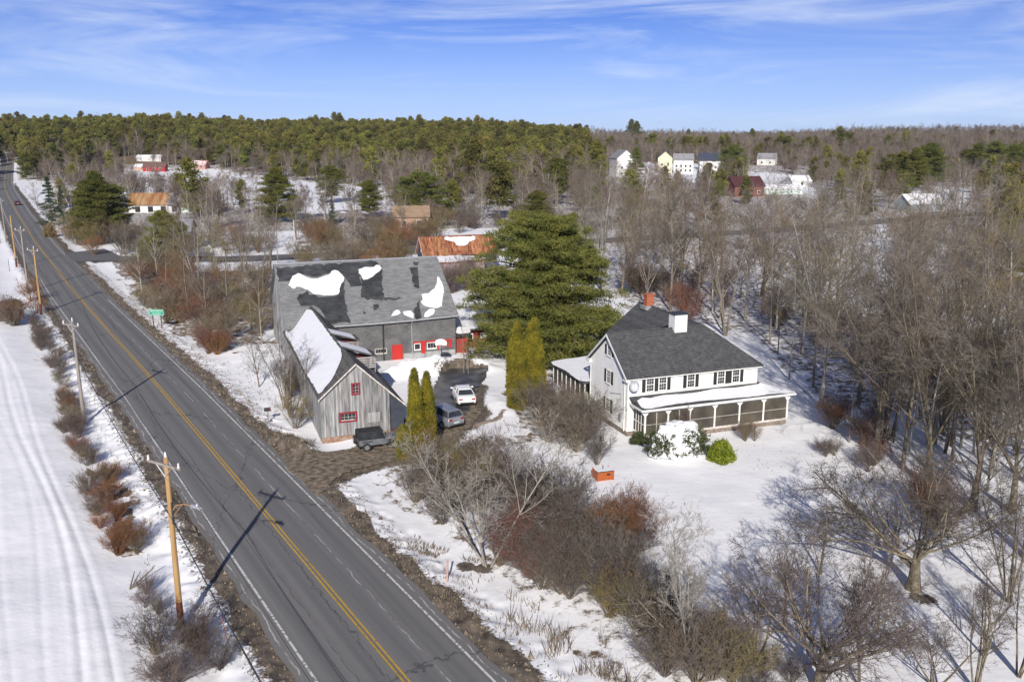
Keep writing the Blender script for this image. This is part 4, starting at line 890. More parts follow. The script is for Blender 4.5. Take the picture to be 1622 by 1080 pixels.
def rust_barn():
    x, y, z = gp(245, 337); H_ = empty('rust_roofed_barn', (x, y, z), R(4), 'long low white barn with a brown rusted roof and one grey section', 'barn')
    m = MB(); m.box(-8, 7.6, 0, 9, -1, 2.7); m.prism([(-8, 0, 2.7), (-8, 9, 2.7), (-8, 4.5, 5.9)], (15.6, 0, 0)); m.build('wall', palew, H_)
    m = MB(); m.slab([(-8.4, -.6, 2.5), (4.2, -.6, 2.5), (4.2, 4.5, 6), (-8.4, 4.5, 6)], .15); m.slab([(8, 9.6, 2.5), (-8.4, 9.6, 2.5), (-8.4, 4.5, 6), (8, 4.5, 6)], .15); m.build('roof', mat('brown_rust_roof', (.24, .10, .035), .85, (.36, .24, .13), .5, detail=8, stretch=(1.5, .4, .4)), H_, label='rust brown roof section')
    m = MB(); m.slab([(4.22, -.8, 2.5), (8, -.8, 2.5), (8, 4.5, 6.05), (4.22, 4.5, 6.05)], .15); m.build('roof', greyroof, H_, label='grey roof section with a dark hatch')
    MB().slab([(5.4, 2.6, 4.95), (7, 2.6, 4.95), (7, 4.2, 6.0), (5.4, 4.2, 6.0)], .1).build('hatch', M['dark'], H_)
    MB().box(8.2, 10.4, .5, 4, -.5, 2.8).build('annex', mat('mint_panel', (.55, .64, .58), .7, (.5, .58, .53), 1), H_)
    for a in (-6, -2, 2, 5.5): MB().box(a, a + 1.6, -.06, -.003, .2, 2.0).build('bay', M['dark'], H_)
rust_barn()

# ------------------------------------------------------------------ poles, lamp, wires
def util_pole(s, t, hgt, wood, label, arm=2.5, lamp=False, lean=0.0, base=True, second=False):
    x, y = st2(s, t); z = G(x, y) - .1
    P_ = empty('utility_pole', (x, y, z), -B31, label, 'utility pole', 'utility poles along the road')
    # local x = across the road (right), local y = along the road
    m = MB(); m.tube([(0, 0, 0), (lean * .5, 0, hgt * .5), (lean, 0, hgt)], .165, 10, .115); m.build('pole', wood, P_)
    if base: MB().tube([(0, 0, -.1), (lean * .02, 0, 1.7)], .175, 10, .165).build('pole_base', M['pole_base'], P_)
    if arm:
        zA = hgt - .35; m = MB(); m.box(lean - arm / 2, lean + arm / 2, -.22, -.125, zA - .06, zA + .06); a = m.build('crossarm', M['pole_old'], P_, bevel=.008)
        m = MB(); m.tube([(lean, -.13, zA - .65), (lean - .6, -.16, zA - .05)], .018, 4); m.tube([(lean, -.13, zA - .65), (lean + .6, -.16, zA - .05)], .018, 4); m.build('arm_brace', M['metal'], a)
        for q in (-arm / 2 + .1, arm / 2 - .1):
            m = MB(); m.tube([(lean + q, -.17, zA + .06), (lean + q, -.17, zA + .13), (lean + q, -.17, zA + .3)], .065, 8, .045); m.build('insulator', M['porcelain'], a)
        m = MB(); m.tube([(lean, 0, hgt), (lean, 0, hgt + .28)], .06, 8, .04); m.build('insulator', M['porcelain'], P_)
    if lamp:
        h0 = hgt * .70; m = MB(); m.tube([(.1, 0, h0), (.5, .0, h0 + .42), (1.1, .0, h0 + .62), (1.75, 0, h0 + .66)], .03, 6); m.tube([(.1, 0, h0 - .35), (.9, 0, h0 + .52)], .015, 5); l = m.build('lamp_arm', mat('rusty_arm', (.42, .24, .11), .7, (.3, .17, .08), 5), P_)
        m = MB(); m.tube([(1.7, 0, h0 + .66), (1.85, 0, h0 + .68), (2.15, 0, h0 + .68), (2.4, 0, h0 + .62)], .11, 8, .09); m.build('lamp_head', M['metal'], l)
        m = MB(); m.cyl((2.1, 0, h0 + .8), (0, 0, 1), .06, .1, 8); m.build('photocell', M['porcelain'], l)
    if lamp or second:
        m = MB(); m.tube([(.15, 0, hgt * .63), (.15, 0, hgt * .75)], .07, 6); m.build('cable_bracket', M['black_metal'], P_)
    return P_, (x, y, z)
poles = []
for a in [(5.5, 7.3, 9.5, M['pole_old'], 'weathered pole just behind the camera position', 2.5), (45.3, 7.3, 9.65, M['pole_new'], 'tan wooden utility pole with rust red base and street lamp, nearest on the road edge', 2.5, True),
          (84.8, 7.15, 9.5, M['pole_old'], 'grey wooden utility pole opposite the weathered barn, second along the road', 2.3, False, -.1, False),
          (141, 8.0, 9.6, M['pole_new'], 'tan utility pole beside the roadside bush, third along the road', 2.6),
          (161.8, 7.7, 10.5, M['pole_old'], 'grey utility pole with a small lamp, standing left of the side road junction', 2.6, False, 0, False),
          (194.3, 7.8, 9.8, M['pole_new'], 'tan utility pole without crossarm in the snow beyond the junction', 0),
          (241.6, 8.2, 10.0, M['pole_old'], 'dark grey utility pole farthest up the left road edge', 2.4, False, 0, False)]:
    poles.append((util_pole(*a, **({'second': True} if len(a) > 7 and a[7] is False else {}))[1], a[2], a[1]))
m = MB(); x, y = st2(161.8, 7.7)
def wires():
    def sagline(p, q, sag, n=14):
        p = Vector(p); q = Vector(q); return [p.lerp(q, k / n) - Vector((0, 0, sag * 4 * (k / n) * (1 - k / n))) for k in range(n + 1)]
    seq = [poles[i] for i in (0, 1, 2, 3, 4, 6)]
    far = (Vector((*st2(300, 8.4), 0)), 9.6, 8.4); seq.append(((*st2(300, 8.4), 0), 9.6, 8.4)); seq.append(((*st2(380, 9.5), 0), 9.6, 9.5))
    for nm, off, fr, r, lab in (('left crossarm end', -1.12, 'top', .011, 'thin power line running between the left ends of the crossarms'), ('right', 1.12, 'top', .011, 'thin power line running between the right ends of the crossarms'), ('mid', 0, 'peak', .011, 'thin power line running over the pole tops'),
                                ('neutral', .17, .80, .010, 'dark neutral wire strung below the crossarms'), ('comm', .17, .62, .026, 'thick black communication cable sagging low along the poles')):
        m = MB()
        for (p, h, t), (q, h2, t2) in zip(seq[:-1], seq[1:]):
            za = h - .05 if fr == 'top' else h + .3 if fr == 'peak' else h * fr; zb = h2 - .05 if fr == 'top' else h2 + .3 if fr == 'peak' else h2 * fr
            P0 = (p[0] + TX * off, p[1] + TY * off, p[2] + za); P1 = (q[0] + TX * off, q[1] + TY * off, q[2] + zb)
            L = (Vector(P1) - Vector(P0)).length; m.tube(sagline(P0, P1, .012 * L), r, 4)
        tag(m.build('overhead_wire', M['wire']), lab, 'wire', 'wires strung between the utility poles')
wires()
def far_pole():
    x, y, z = gp(467, 387); h = height_to(x, y, z, 349)
    o = empty('lamp_post', (x, y, z), 0, 'thin pale pole standing beyond the big barn beside the side road', 'pole')
    MB().tube([(0, 0, 0), (0, 0, h)], .13, 8, .10).build('post', M['trim_white_old'], o); MB().tube([(0, 0, h - .2), (1.2, 0, h), (1.5, 0, h - .05)], .05, 5).build('lamp_arm', M['metal'], o)
    for (px, py, top, lab) in ((545, 385, 352, 'slim grey pole in the brush behind the big barn'), (1012, 0, 0, '')):
        if not lab: continue
        x, y, z = gp(px, py); h = height_to(x, y, z, top); o = empty('utility_pole', (x, y, z), 0, lab, 'utility pole')
        MB().tube([(0, 0, 0), (0, 0, h)], .12, 8, .09).build('pole', M['pole_old'], o); MB().box(-1.1, 1.1, -.12, -.04, h - .5, h - .38).build('crossarm', M['pole_old'], o)
far_pole()

# ------------------------------------------------------------------ signs and small roadside things
def road_sign():
    x, y, z = gp(250, 518); z = G(x, y); o = empty('green_road_sign', (x, y, z), R(-4), 'green guide sign on two steel posts in the snow beside the road', 'road sign')
    for a in (-.55, .55): MB().box(a - .05, a + .05, -.03, .03, -.3, 2.35).build('sign_post', M['black_metal'], o)
    p = MB().box(-1.0, 1.0, -.08, -.032, 1.62, 2.42).build('sign_panel', M['green_sign'], o, bevel=.01)
    m = MB(); 
    for (z0, z1) in ((2.36, 2.39), (1.65, 1.68)): m.box(-.96, .96, -.088, -.081, z0, z1)
    for a in (-.96, .93): m.box(a, a + .03, -.088, -.081, 1.68, 2.36)
    m.build('sign_border', M['white'], p)
    rs = random.Random(3)
    m = MB()
    for row, (zc, h, L) in enumerate(((2.18, .16, 1.5), (1.88, .16, 1.1))):   # legend blocks: lettering too far away to read
        a = -L / 2
        while a < L / 2:
            w_ = rs.uniform(.05, .10); m.box(a, a + w_ * .5, -.088, -.081, zc - h / 2, zc + h / 2)
            if rs.random() < .6: m.box(a + w_ * .5, a + w_, -.088, -.081, zc - .02 + rs.choice([-.06, 0, .06]), zc + .02 + rs.choice([0, .03]))
            a += w_ + .05
    m.build('legend', M['white'], p)
road_sign()
def mailbox():
    x, y, z = gp(425, 664); z = G(x, y); o = empty('mailbox', (x, y, z), R(25), 'black mailbox on a short post in the snow left of the weathered barn', 'mailbox')
    MB().box(-.05, .05, -.05, .05, -.3, 1.0).build('post', M['pole_old'], o); MB().box(-.32, .32, -.05, .05, 1.0, 1.06).build('support', M['pole_old'], o)
    m = MB(); n = 8; ring = [(.0, -.13 * math.cos(PI * k / n), 1.22 + .13 * math.sin(PI * k / n)) for k in range(n + 1)] ; ring = [(-.30, -.13, 1.06)] + [(-.30, p[1], p[2]) for p in ring] + [(-.30, .13, 1.06)]
    m.prism(ring, (.55, 0, 0)); b = m.build('box', M['black_metal'], o); MB().box(.1, .2, -.16, -.135, 1.2, 1.4).build('flag', M['red_paint'], b)
mailbox()
def hoop():
    x, y, z = gp(700, 580); z = 0; o = empty('basketball_hoop', (x, y, z), R(-6), 'basketball hoop with a white fan backboard on a dark post by the snowbank', 'basketball hoop')
    MB().tube([(0, 0, -.2), (0, 0, 2.4), (0, -.35, 2.75)], .055, 8).build('post', M['black_metal'], o)
    m = MB(); pts = [(-.62, -.40, 2.45), (.62, -.40, 2.45)] + [(.66 * math.cos(PI * k / 8), -.40, 2.75 + .42 * math.sin(PI * k / 8)) for k in range(9)]
    m.prism(pts, (0, .05, 0)); b = m.build('backboard', M['white'], o)
    m = MB(); n = 12; m.tube([(.23 * math.cos(2 * PI * k / n), -.68 + .23 * math.sin(2 * PI * k / n), 2.55) for k in range(n + 1)], .012, 4); m.tube([(0, -.41, 2.55), (0, -.46, 2.55)], .03, 4); m.build('rim', M['orange'], b)
    m = MB()
    for k in range(10): a = 2 * PI * k / 10; m.tube([(.22 * math.cos(a), -.68 + .22 * math.sin(a), 2.54), (.12 * math.cos(a + .3), -.68 + .12 * math.sin(a + .3), 2.15)], .006, 3)
    m.build('net', M['white'], b)
hoop()
def cart():
    x, y, z = gp(955, 758); z = G(x, y) - .03; o = empty('red_crate_planter', (x, y, z), R(18), 'orange red wooden box with a snow filled top standing alone on the lawn', 'wooden box')
    a, b, h = .62, .48, .72; m = MB()
    for k in range(4): z0 = .02 + k * .17; m.box(-a, a, -b, -b + .03, z0, z0 + .155); m.box(-a, -a + .03, -b + .032, b, z0, z0 + .155); m.box(a - .03, a, -b + .032, b, z0, z0 + .155); m.box(-a + .032, a - .032, b - .03, b, z0, z0 + .155)
    m.build('side_board', M['orange'], o)
    for sx_ in (-1, 1):
        for sy in (-1, 1): MB().box(sx_ * a - .045, sx_ * a + .045, sy * b - .045, sy * b + .045, 0, h + .03).build('corner_post', M['orange'], o)
    MB().box(.08, .38, -b - .012, -b - .002, .42, .56).build('opening', M['dark'], o)
    snow_patch(o, (0, 0, 0), (-a, -b, h - .05), (1, 0, 0), (0, 1, 0), [(.05, .05), (.6, .04), (1.19, .05), (1.19, .9), (.6, .91), (.05, .9)], .16, seed=4, jit=.01)
    MB().tube([(.02, .1, h), (.02, .1, h + .32)], .03, 6).build('spindle', M['black_metal'], o)
cart()
def wheel(px, py, col, rot, label, tilt=.35, r=.62):
    x, y, z = gp(px, py); z = G(x, y); o = empty('wagon_wheel', (x, y, z), A20 + rot, label, 'wagon wheel', 'old wagon wheels by the weathered barn')
    n = 24; rim = []; T = Matrix.Rotation(-tilt, 3, 'X')
    f = lambda a, rr, d=0: T @ Vector((rr * math.cos(a), d, r + rr * math.sin(a)))
    m = MB(); m.tube([f(2 * PI * k / n, r) for k in range(n + 1)], .035, 5); m.build('rim', col, o)
    for k in range(12): a = 2 * PI * k / 12; MB().tube([f(a, .07), f(a, r - .02)], .02, 4).build('spoke', col, o)
    m = MB(); m.tube([f(0, 0, -.1), f(0, 0, .1)], .09, 8); m.build('hub', col, o)
wheel(603, 682, M['white'], R(-4), 'white wagon wheel leaning at the right end of the weathered barn front'); wheel(594, 686, M['red_trim'], R(-30), 'red wagon wheel half behind the dark vehicle by the barn', r=.45); wheel(632, 680, M['red_trim'], R(20), 'red wagon wheel on the snow between the barn and the arborvitae', r=.5)
def stake(px, py, h, m, label, lean=.1, name='snow_stake', cat='stake', r=.02):
    x, y, z = gp(px, py); z = G(x, y); o = MB().tube([(0, 0, -.1), (lean, 0, h)], r, 5).build(name, m, loc=(x, y, z)); return tag(o, label, cat)
stake(361, 1012, 1.5, M['orange'], 'thin orange marker stake in the snow near the first pole', -.25)
stake(708, 918, 1.3, mat('pink_flag', (.55, .33, .24), .7, (.45, .26, .2), 3), 'short pinkish marker post by the grassy hummock in the roadside snow', .05, r=.06)
stake(15, 428, 2.4, M['black_metal'], 'thin dark post standing alone in the snowy field by the far poles', 0, 'field_post', 'post', .04)
stake(480, 645, 1.2, M['pole_old'], 'short grey stake in the snow left of the weathered barn', .1)
def fallen(pts, r, label, m='bark_dark'):
    P = [];
    for (px, py, h) in pts: x, y, z = gp(px, py); P.append((x, y, G(x, y) + h))
    o = MB().tube(P, r, 6, r * .5).build('fallen_branch', M[m]); tag(o, label, 'branch', 'broken branches lying in the snow')
fallen([(205, 925, .05), (213, 905, .35)], .05, 'dark broken stick standing out of the snow left of the first pole'); fallen([(205, 925, .0), (240, 905, .5), (246, 903, .7)], .05, 'bent broken stick over the snow beside the first pole')
fallen([(762, 880, .05), (735, 845, .8), (720, 818, 1.4)], .06, 'dark leaning dead stem in front of the hedgerow'); fallen([(765, 880, .05), (728, 850, .5), (718, 845, 1.1)], .045, 'second dark leaning dead stem in front of the hedgerow')
def firewood():
    x, y, z = gp(780, 665); o = empty('lawn_edging', (x, y, G(x, y)), R(60), 'row of dark rough stones edging the driveway beside the hedge', 'stones'); rs = random.Random(4)
    for k in range(12):
        bm = bmesh.new(); bmesh.ops.create_icosphere(bm, subdivisions=1, radius=.28)
        for v in bm.verts: v.co *= rs.uniform(.75, 1.25); v.co.z *= .7
        me = bpy.data.meshes.new('stone'); bm.to_mesh(me); bm.free(); link('stone', me, M['foundation'], o, (k * .5 - 3, math.sin(k * .7) * .3, .12))
firewood()

# ------------------------------------------------------------------ vehicles
def car(px, py, rot, paint, label, L=4.7, W=1.84, kind='sedan', z=None, name='parked_car', cat='car', small=False):
    """x forward, local origin centre on the ground"""
    x, y, zz = gp(px, py); z = (0.03 if z is None else z); o = empty(name, (x, y, z), rot, label, cat)
    hw = W / 2
    if kind == 'sedan':
        st = [(-L / 2, .62, .50, .86), (-L / 2 + .12, .36, .30, .98), (-L * .40, hw * 2, .22, 1.02), (-L * .2, 0, .20, 1.0), (0, 0, .20, .98), (L * .18, 0, .20, .96), (L * .38, 0, .24, .86), (L / 2 - .15, 0, .28, .74), (L / 2, 0, .38, .62)]
        wdt = [.80, .93, 1, 1, 1, 1, .97, .86, .72]; roofpts = [(-L * .36, 1.0), (-L * .22, 1.40), (-.1, 1.46), (L * .10, 1.40), (L * .27, .95)]
    else:  # suv
        st = [(-L / 2, 0, .5, 1.0), (-L / 2 + .1, 0, .32, 1.12), (-L * .4, 0, .26, 1.12), (-L * .2, 0, .24, 1.1), (0, 0, .24, 1.08), (L * .18, 0, .24, 1.06), (L * .36, 0, .26, 1.02), (L / 2 - .15, 0, .3, .92), (L / 2, 0, .42, .75)]
        wdt = [.86, .95, 1, 1, 1, 1, .97, .88, .76]; roofpts = [(-L * .47, 1.1), (-L * .42, 1.62), (-.1, 1.72), (L * .08, 1.66), (L * .24, 1.05)]
    m = MB(); prev = None
    for (xx, _, zb, zt), k in zip(st, wdt):
        w_ = hw * k; sec = [(w_ * .86, zb), (w_, zb + .14), (w_ * 1.0, zb + (zt - zb) * .62), (w_ * .93, zt - .06), (w_ * .80, zt), (-w_ * .80, zt), (-w_ * .93, zt - .06), (-w_, zb + (zt - zb) * .62), (-w_, zb + .14), (-w_ * .86, zb)]
        ring = [m.av((xx, a, b)) for a, b in sec]
        if prev:
            for i in range(len(ring)): j = (i + 1) % len(ring); m.f.append([prev[i], prev[j], ring[j], ring[i]])
        else: m.f.append(ring[::-1])
        prev = ring
    m.f.append(prev); b = m.build('body', paint, o)
        # greenhouse: glass volume, roof panel and pillars
    rp = roofpts; m = MB(); g = hw * .84; gt = hw * .64
    lo = [(rp[0][0], rp[0][1] - .06), (rp[1][0], rp[1][1]), (rp[2][0], rp[2][1]), (rp[3][0], rp[3][1]), (rp[4][0], rp[4][1] - .06)]
    base = lambda xx: np.interp(xx, [s[0] for s in st], [s[3] for s in st]) - .03
    A_ = [(xx, g, base(xx)) for xx, _ in lo]; T_ = [(lo[1][0], gt, lo[1][1] - .05), (lo[2][0], gt, lo[2][1] - .05), (lo[3][0], gt, lo[3][1] - .05)]
    sy = lambda p: (p[0], -p[1], p[2])
    m.face([A_[0], A_[1], T_[0]]); m.face([A_[1], A_[2], T_[1], T_[0]]); m.face([A_[2], A_[3], T_[2], T_[1]]); m.face([A_[3], A_[4], T_[2]])
    m.face([sy(p) for p in (A_[0], A_[1], T_[0])]); m.face([sy(p) for p in (A_[1], A_[2], T_[1], T_[0])]); m.face([sy(p) for p in (A_[2], A_[3], T_[2], T_[1])]); m.face([sy(p) for p in (A_[3], A_[4], T_[2])])
    m.face([A_[0], T_[0], sy(T_[0]), sy(A_[0])]); m.face([A_[4], T_[2], sy(T_[2]), sy(A_[4])]); m.build('window_glass', M['glass'], o)
    m = MB(); e = .02
    sec = [(lo[1][0] - .05, gt + e), (lo[2][0], gt + .04), (lo[3][0] + .05, gt + e)]
    top = [m.av((lo[1][0], gt * .9, lo[1][1])), m.av((lo[2][0], gt * .92, lo[2][1])), m.av((lo[3][0], gt * .9, lo[3][1]))]; topn = [m.av((p[0], -gt * .9, p[1])) for p in (lo[1], lo[2], lo[3])]
    edg = [m.av((s_[0], s_[1], l_[1] - .055)) for s_, l_ in zip(sec, (lo[1], lo[2], lo[3]))]; edn = [m.av((s_[0], -s_[1], l_[1] - .055)) for s_, l_ in zip(sec, (lo[1], lo[2], lo[3]))]
    for i in (0, 1): m.f += [[top[i], top[i + 1], topn[i + 1], topn[i]], [edg[i], edg[i + 1], top[i + 1], top[i]], [topn[i], topn[i + 1], edn[i + 1], edn[i]]]
    m.f += [[edg[0], top[0], topn[0], edn[0]], [edg[2], top[2], topn[2], edn[2]]]; m.build('roof', paint, o)
    m = MB()
    for s_ in (1, -1):
        S = lambda p: (p[0], p[1] * s_, p[2])
        for p, q in ((A_[0], T_[0]), (A_[4], T_[2]), ((lo[2][0] - .15, g, base(lo[2][0])), (lo[2][0] - .15, gt + .02, lo[2][1] - .06))): m.tube([S((p[0], p[1] + .01, p[2])), S((q[0], q[1] + .02, q[2]))], .035, 5)
    m.build('pillar', paint, o)
    if small: return o
    for sx_ in (-L * .31, L * .31):
        for sy_ in (-1, 1):
            m = MB(); m.cyl((sx_, sy_ * (hw - .08), .33), (0, 1, 0), .335, .22, 18); wl = m.build('wheel', M['tyre'], o)
            m = MB(); m.cyl((sx_, sy_ * (hw + .035), .33), (0, 1, 0), .22, .02, 14); m.build('rim', M['rim'], wl)
            m = MB(); n = 14; m.prism([(sx_ + .42 * math.cos(PI * k / n), sy_ * (hw + .004), .33 + .42 * math.sin(PI * k / n)) for k in range(n + 1)], (0, -sy_ * .1, 0)); m.build('wheel_arch', M['black_metal'], o)
    for sy_ in (-1, 1):
        m = MB(); m.box(-L / 2 - .012, -L / 2 + .09, min(sy_ * .42, sy_ * .76), max(sy_ * .42, sy_ * .76), .70 if kind == 'sedan' else .82, .84 if kind == 'sedan' else 1.0); m.build('taillight', M['taillight'], o, bevel=.01)
        m = MB(); m.box(L / 2 - .12, L / 2 + .01, min(sy_ * .4, sy_ * .66), max(sy_ * .4, sy_ * .66), .52, .64); m.build('headlight', M['porcelain'], o, bevel=.01)
        m = MB(); m.box(L * .17, L * .21, min(sy_ * hw, sy_ * (hw + .18)), max(sy_ * hw, sy_ * (hw + .18)), .98, 1.1); m.build('mirror', paint, o, bevel=.01)
    MB().box(-L / 2 - .02, -L / 2 + .005, -.26, .26, .58, .70).build('licence_plate', mat('plate', (.6, .68, .72), .5, (.5, .6, .62), 8), o)
    MB().box(-L / 2 - .01, -L / 2 + .1, -hw * .72, hw * .72, .36, .46).build('rear_bumper', M['black_metal'], o, bevel=.01)
    m = MB()
    for s_ in (-1, 1):
        for xx in (-L * .12, L * .13): m.box(xx, xx + .16, min(s_ * (hw - .01), s_ * (hw + .02)), max(s_ * (hw - .01), s_ * (hw + .02)), .80, .83)
    m.build('door_handle', M['black_metal'], o)
    return o
car(734, 634, R(90 + 12), M['white_car'], 'white sedan parked facing away on the wet asphalt by the snowbank')
car(700, 670, R(128), M['silver_car'], 'silver car parked behind the tall arborvitae, half hidden', kind='suv', L=4.6)
road_car = car(*[28, 325], B31 + PI / 2, M['red_car'], 'small dark red car driving up the road far away', z=.1, name='driven_car')
def jeep():
    x, y, z = gp(598, 709); o = empty('parked_off_roader', (x, y, .03), A20 + R(2), 'grey boxy off-roader with black soft top parked in front of the weathered barn', 'off-roader')
    o.scale = (.92, .92, .92)
    # front of the vehicle faces local +x (towards the arborvitae)
    p = M['grey_truck']; m = MB(); m.box(-1.75, .75, -.72, .72, .50, 1.06); m.box(.752, 1.95, -.60, .60, .55, 1.04); b = m.build('body', p, o, bevel=.04)
    m = MB()
    for s in (-1, 1):
        y0, y1 = (-.82, -.62) if s < 0 else (.62, .82)
        m.box(.95, 2.0, y0, y1, .86, .93); m.box(.85, .95, y0, y1, .5, .88); m.box(-1.5, -.6, y0, y1 + (0), .86, .92)
    m.box(1.96, 2.1, -.75, .75, .48, .62); m.box(-1.9, -1.77, -.75, .75, .46, .60); m.build('fender', M['black_metal'], o, bevel=.01)
    m = MB(); m.prism([(-1.78, -.74, 1.06), (.55, -.74, 1.06), (.33, -.66, 1.68), (-1.72, -.66, 1.68)], (0, 1.4, 0)); m.build('window_glass', M['glass'], o)
    m = MB(); m.box(-1.80, .42, -.72, .72, 1.66, 1.76); m.box(-1.81, -1.70, -.735, .735, 1.07, 1.66); m.box(-.72, -.60, -.735, .735, 1.07, 1.66); m.build('soft_top', M['canvas'], o, bevel=.03)
    m = MB(); m.tube([(.60, -.70, 1.06), (.38, -.66, 1.70), (.38, .66, 1.70), (.60, .70, 1.06)], .035, 5); m.build('windscreen_frame', p, o)
    for xx in (-1.1, 1.42):
        for s in (-1, 1):
            w_ = MB().cyl((xx, s * .68, .38), (0, 1, 0), .38, .24, 18).build('wheel', M['tyre'], o); MB().cyl((xx, s * .805, .38), (0, 1, 0), .21, .02, 12).build('rim', M['rim'], w_)
    w_ = MB().cyl((-1.98, .1, .98), (1, 0, 0), .37, .2, 18).build('spare_wheel', M['tyre'], o); MB().cyl((-2.09, .1, .98), (1, 0, 0), .2, .02, 12).build('rim', M['rim'], w_)
    for s in (-1, 1):
        MB().cyl((1.97, s * .38, .82), (1, 0, 0), .1, .05, 12).build('headlight', M['porcelain'], o); MB().box(-1.79, -1.755, s * .62 - .06, s * .62 + .06, .8, .95).build('taillight', M['taillight'], o)
        MB().box(.35, .45, min(s * .76, s * .95), max(s * .76, s * .95), 1.12, 1.3).build('mirror', M['black_metal'], o)
    m = MB()
    for k in range(6): m.box(1.955, 1.97, -.24 + k * .085, -.20 + k * .085, .68, .96)
    m.build('grille', M['black_metal'], o)
jeep()

# ------------------------------------------------------------------ vegetation
def unit(a): return a / np.maximum(np.linalg.norm(a, axis=-1, keepdims=True), 1e-9)
def runbranch(rg, P0, D, L, r0, r1f, K, wob, up):
    N = len(P0); P = np.zeros((N, K + 1, 3)); P[:, 0] = P0; d = unit(D.astype(float)); st = (L / K)[:, None]
    for k in range(K):
        d = d + rg.normal(0, wob, (N, 3)); d[:, 2] += up; d = unit(d); P[:, k + 1] = P[:, k] + d * st
    return P, r0[:, None] * (1 - (1 - r1f) * np.linspace(0, 1, K + 1))[None, :]
def children(rg, P, Rr, L, n, t0, t1, ang, angj, lr, taper, rr, rmin):
    N, K1, _ = P.shape; idx = np.repeat(np.arange(N), n); m = len(idx)
    t = t0 + (t1 - t0) * rg.rand(m) ** .85; f = t * (K1 - 1); k = np.minimum(f.astype(int), K1 - 2); q = (f - k)[:, None]
    p = P[idx, k] * (1 - q) + P[idx, k + 1] * q; pd = unit(P[idx, k + 1] - P[idx, k]); rp = Rr[idx, k] * (1 - q[:, 0]) + Rr[idx, k + 1] * q[:, 0]
    rv = unit(rg.normal(0, 1, (m, 3))); pr_ = unit(rv - pd * np.sum(rv * pd, -1, keepdims=True)); a = np.radians(ang + rg.normal(0, angj, m))[:, None]
    d = pd * np.cos(a) + pr_ * np.sin(a); Ln = L[idx] * lr * (1 - taper * t) * rg.uniform(.65, 1.2, m)
    return p, d, Ln, np.maximum(rp * rr, rmin)
def tubes(P, Rr, n):
    N, K1, _ = P.shape; d = np.zeros_like(P); d[:, 1:-1] = P[:, 2:] - P[:, :-2]; d[:, 0] = P[:, 1] - P[:, 0]; d[:, -1] = P[:, -1] - P[:, -2]; d = unit(d)
    ref = np.where(np.abs(d[..., 2:3]) < .9, np.array([0, 0, 1.]), np.array([1., 0, 0])); a = unit(np.cross(d, ref)); b = np.cross(d, a)
    th = np.arange(n) * 2 * PI / n
    V = P[:, :, None, :] + Rr[:, :, None, None] * (a[:, :, None, :] * np.cos(th)[None, None, :, None] + b[:, :, None, :] * np.sin(th)[None, None, :, None])
    base = (np.arange(N)[:, None, None] * K1 + np.arange(K1 - 1)[None, :, None]) * n; i = np.arange(n)[None, None, :]; j = (i + 1) % n
    F = np.stack([base + i, base + j, base + n + j, base + n + i], -1).reshape(-1, 4); return V.reshape(-1, 3), F
def merge(parts):
    V = []; F = []; o = 0
    for v, f in parts: V.append(v); F.append(f + o); o += len(v)
    return np.concatenate(V), np.concatenate(F)
def bare(seed, H, stems=1, spread=0., r=.2, lv=(), wob=.05, up=.02, K=8, stemlen=.95, rmin=.006, split=2, lean=0.):
    """lv: list of (n, t0, t1, angle, lenratio, taper, rr, K, wob, up, sides)"""
    rg = np.random.RandomState(seed); S = stems
    az = rg.rand(S) * 2 * PI + np.arange(S) * 2 * PI / max(S, 1); tilt = np.radians(spread) * np.sqrt(rg.rand(S)) if S > 1 else np.zeros(1) + lean
    D = np.stack([np.sin(tilt) * np.cos(az), np.sin(tilt) * np.sin(az), np.cos(tilt)], -1)
    P0 = np.zeros((S, 3)); 
    if S > 1: P0[:, :2] = D[:, :2] * H * .05 + rg.normal(0, .008 * H, (S, 2))
    P0[:, 2] = -.15; L = H * stemlen * rg.uniform(.75, 1.05, S) if S > 1 else np.array([H * stemlen])
    P, Rr = runbranch(rg, P0, D, L, np.full(S, r) * (rg.uniform(.6, 1.1, S) if S > 1 else 1), .22, K, wob, up)
    if S <= 3: Rr[:, 0] *= 1.12
    A = [tubes(P, Rr, 7 if S <= 3 else 4)]; B = []
    for li, (n, t0, t1, ang, lr, tp, rr, KK, wb, upp, sd) in enumerate(lv):
        p, d, Ln, rn = children(rg, P, Rr, L, n, t0, t1, ang, 12, lr, tp, rr, rmin)
        P, Rr = runbranch(rg, p, d, Ln, rn, .35, KK, wb, upp); L = Ln
        (A if li < split - 1 else B).append(tubes(P, Rr, sd))
    return merge(A), merge(B)
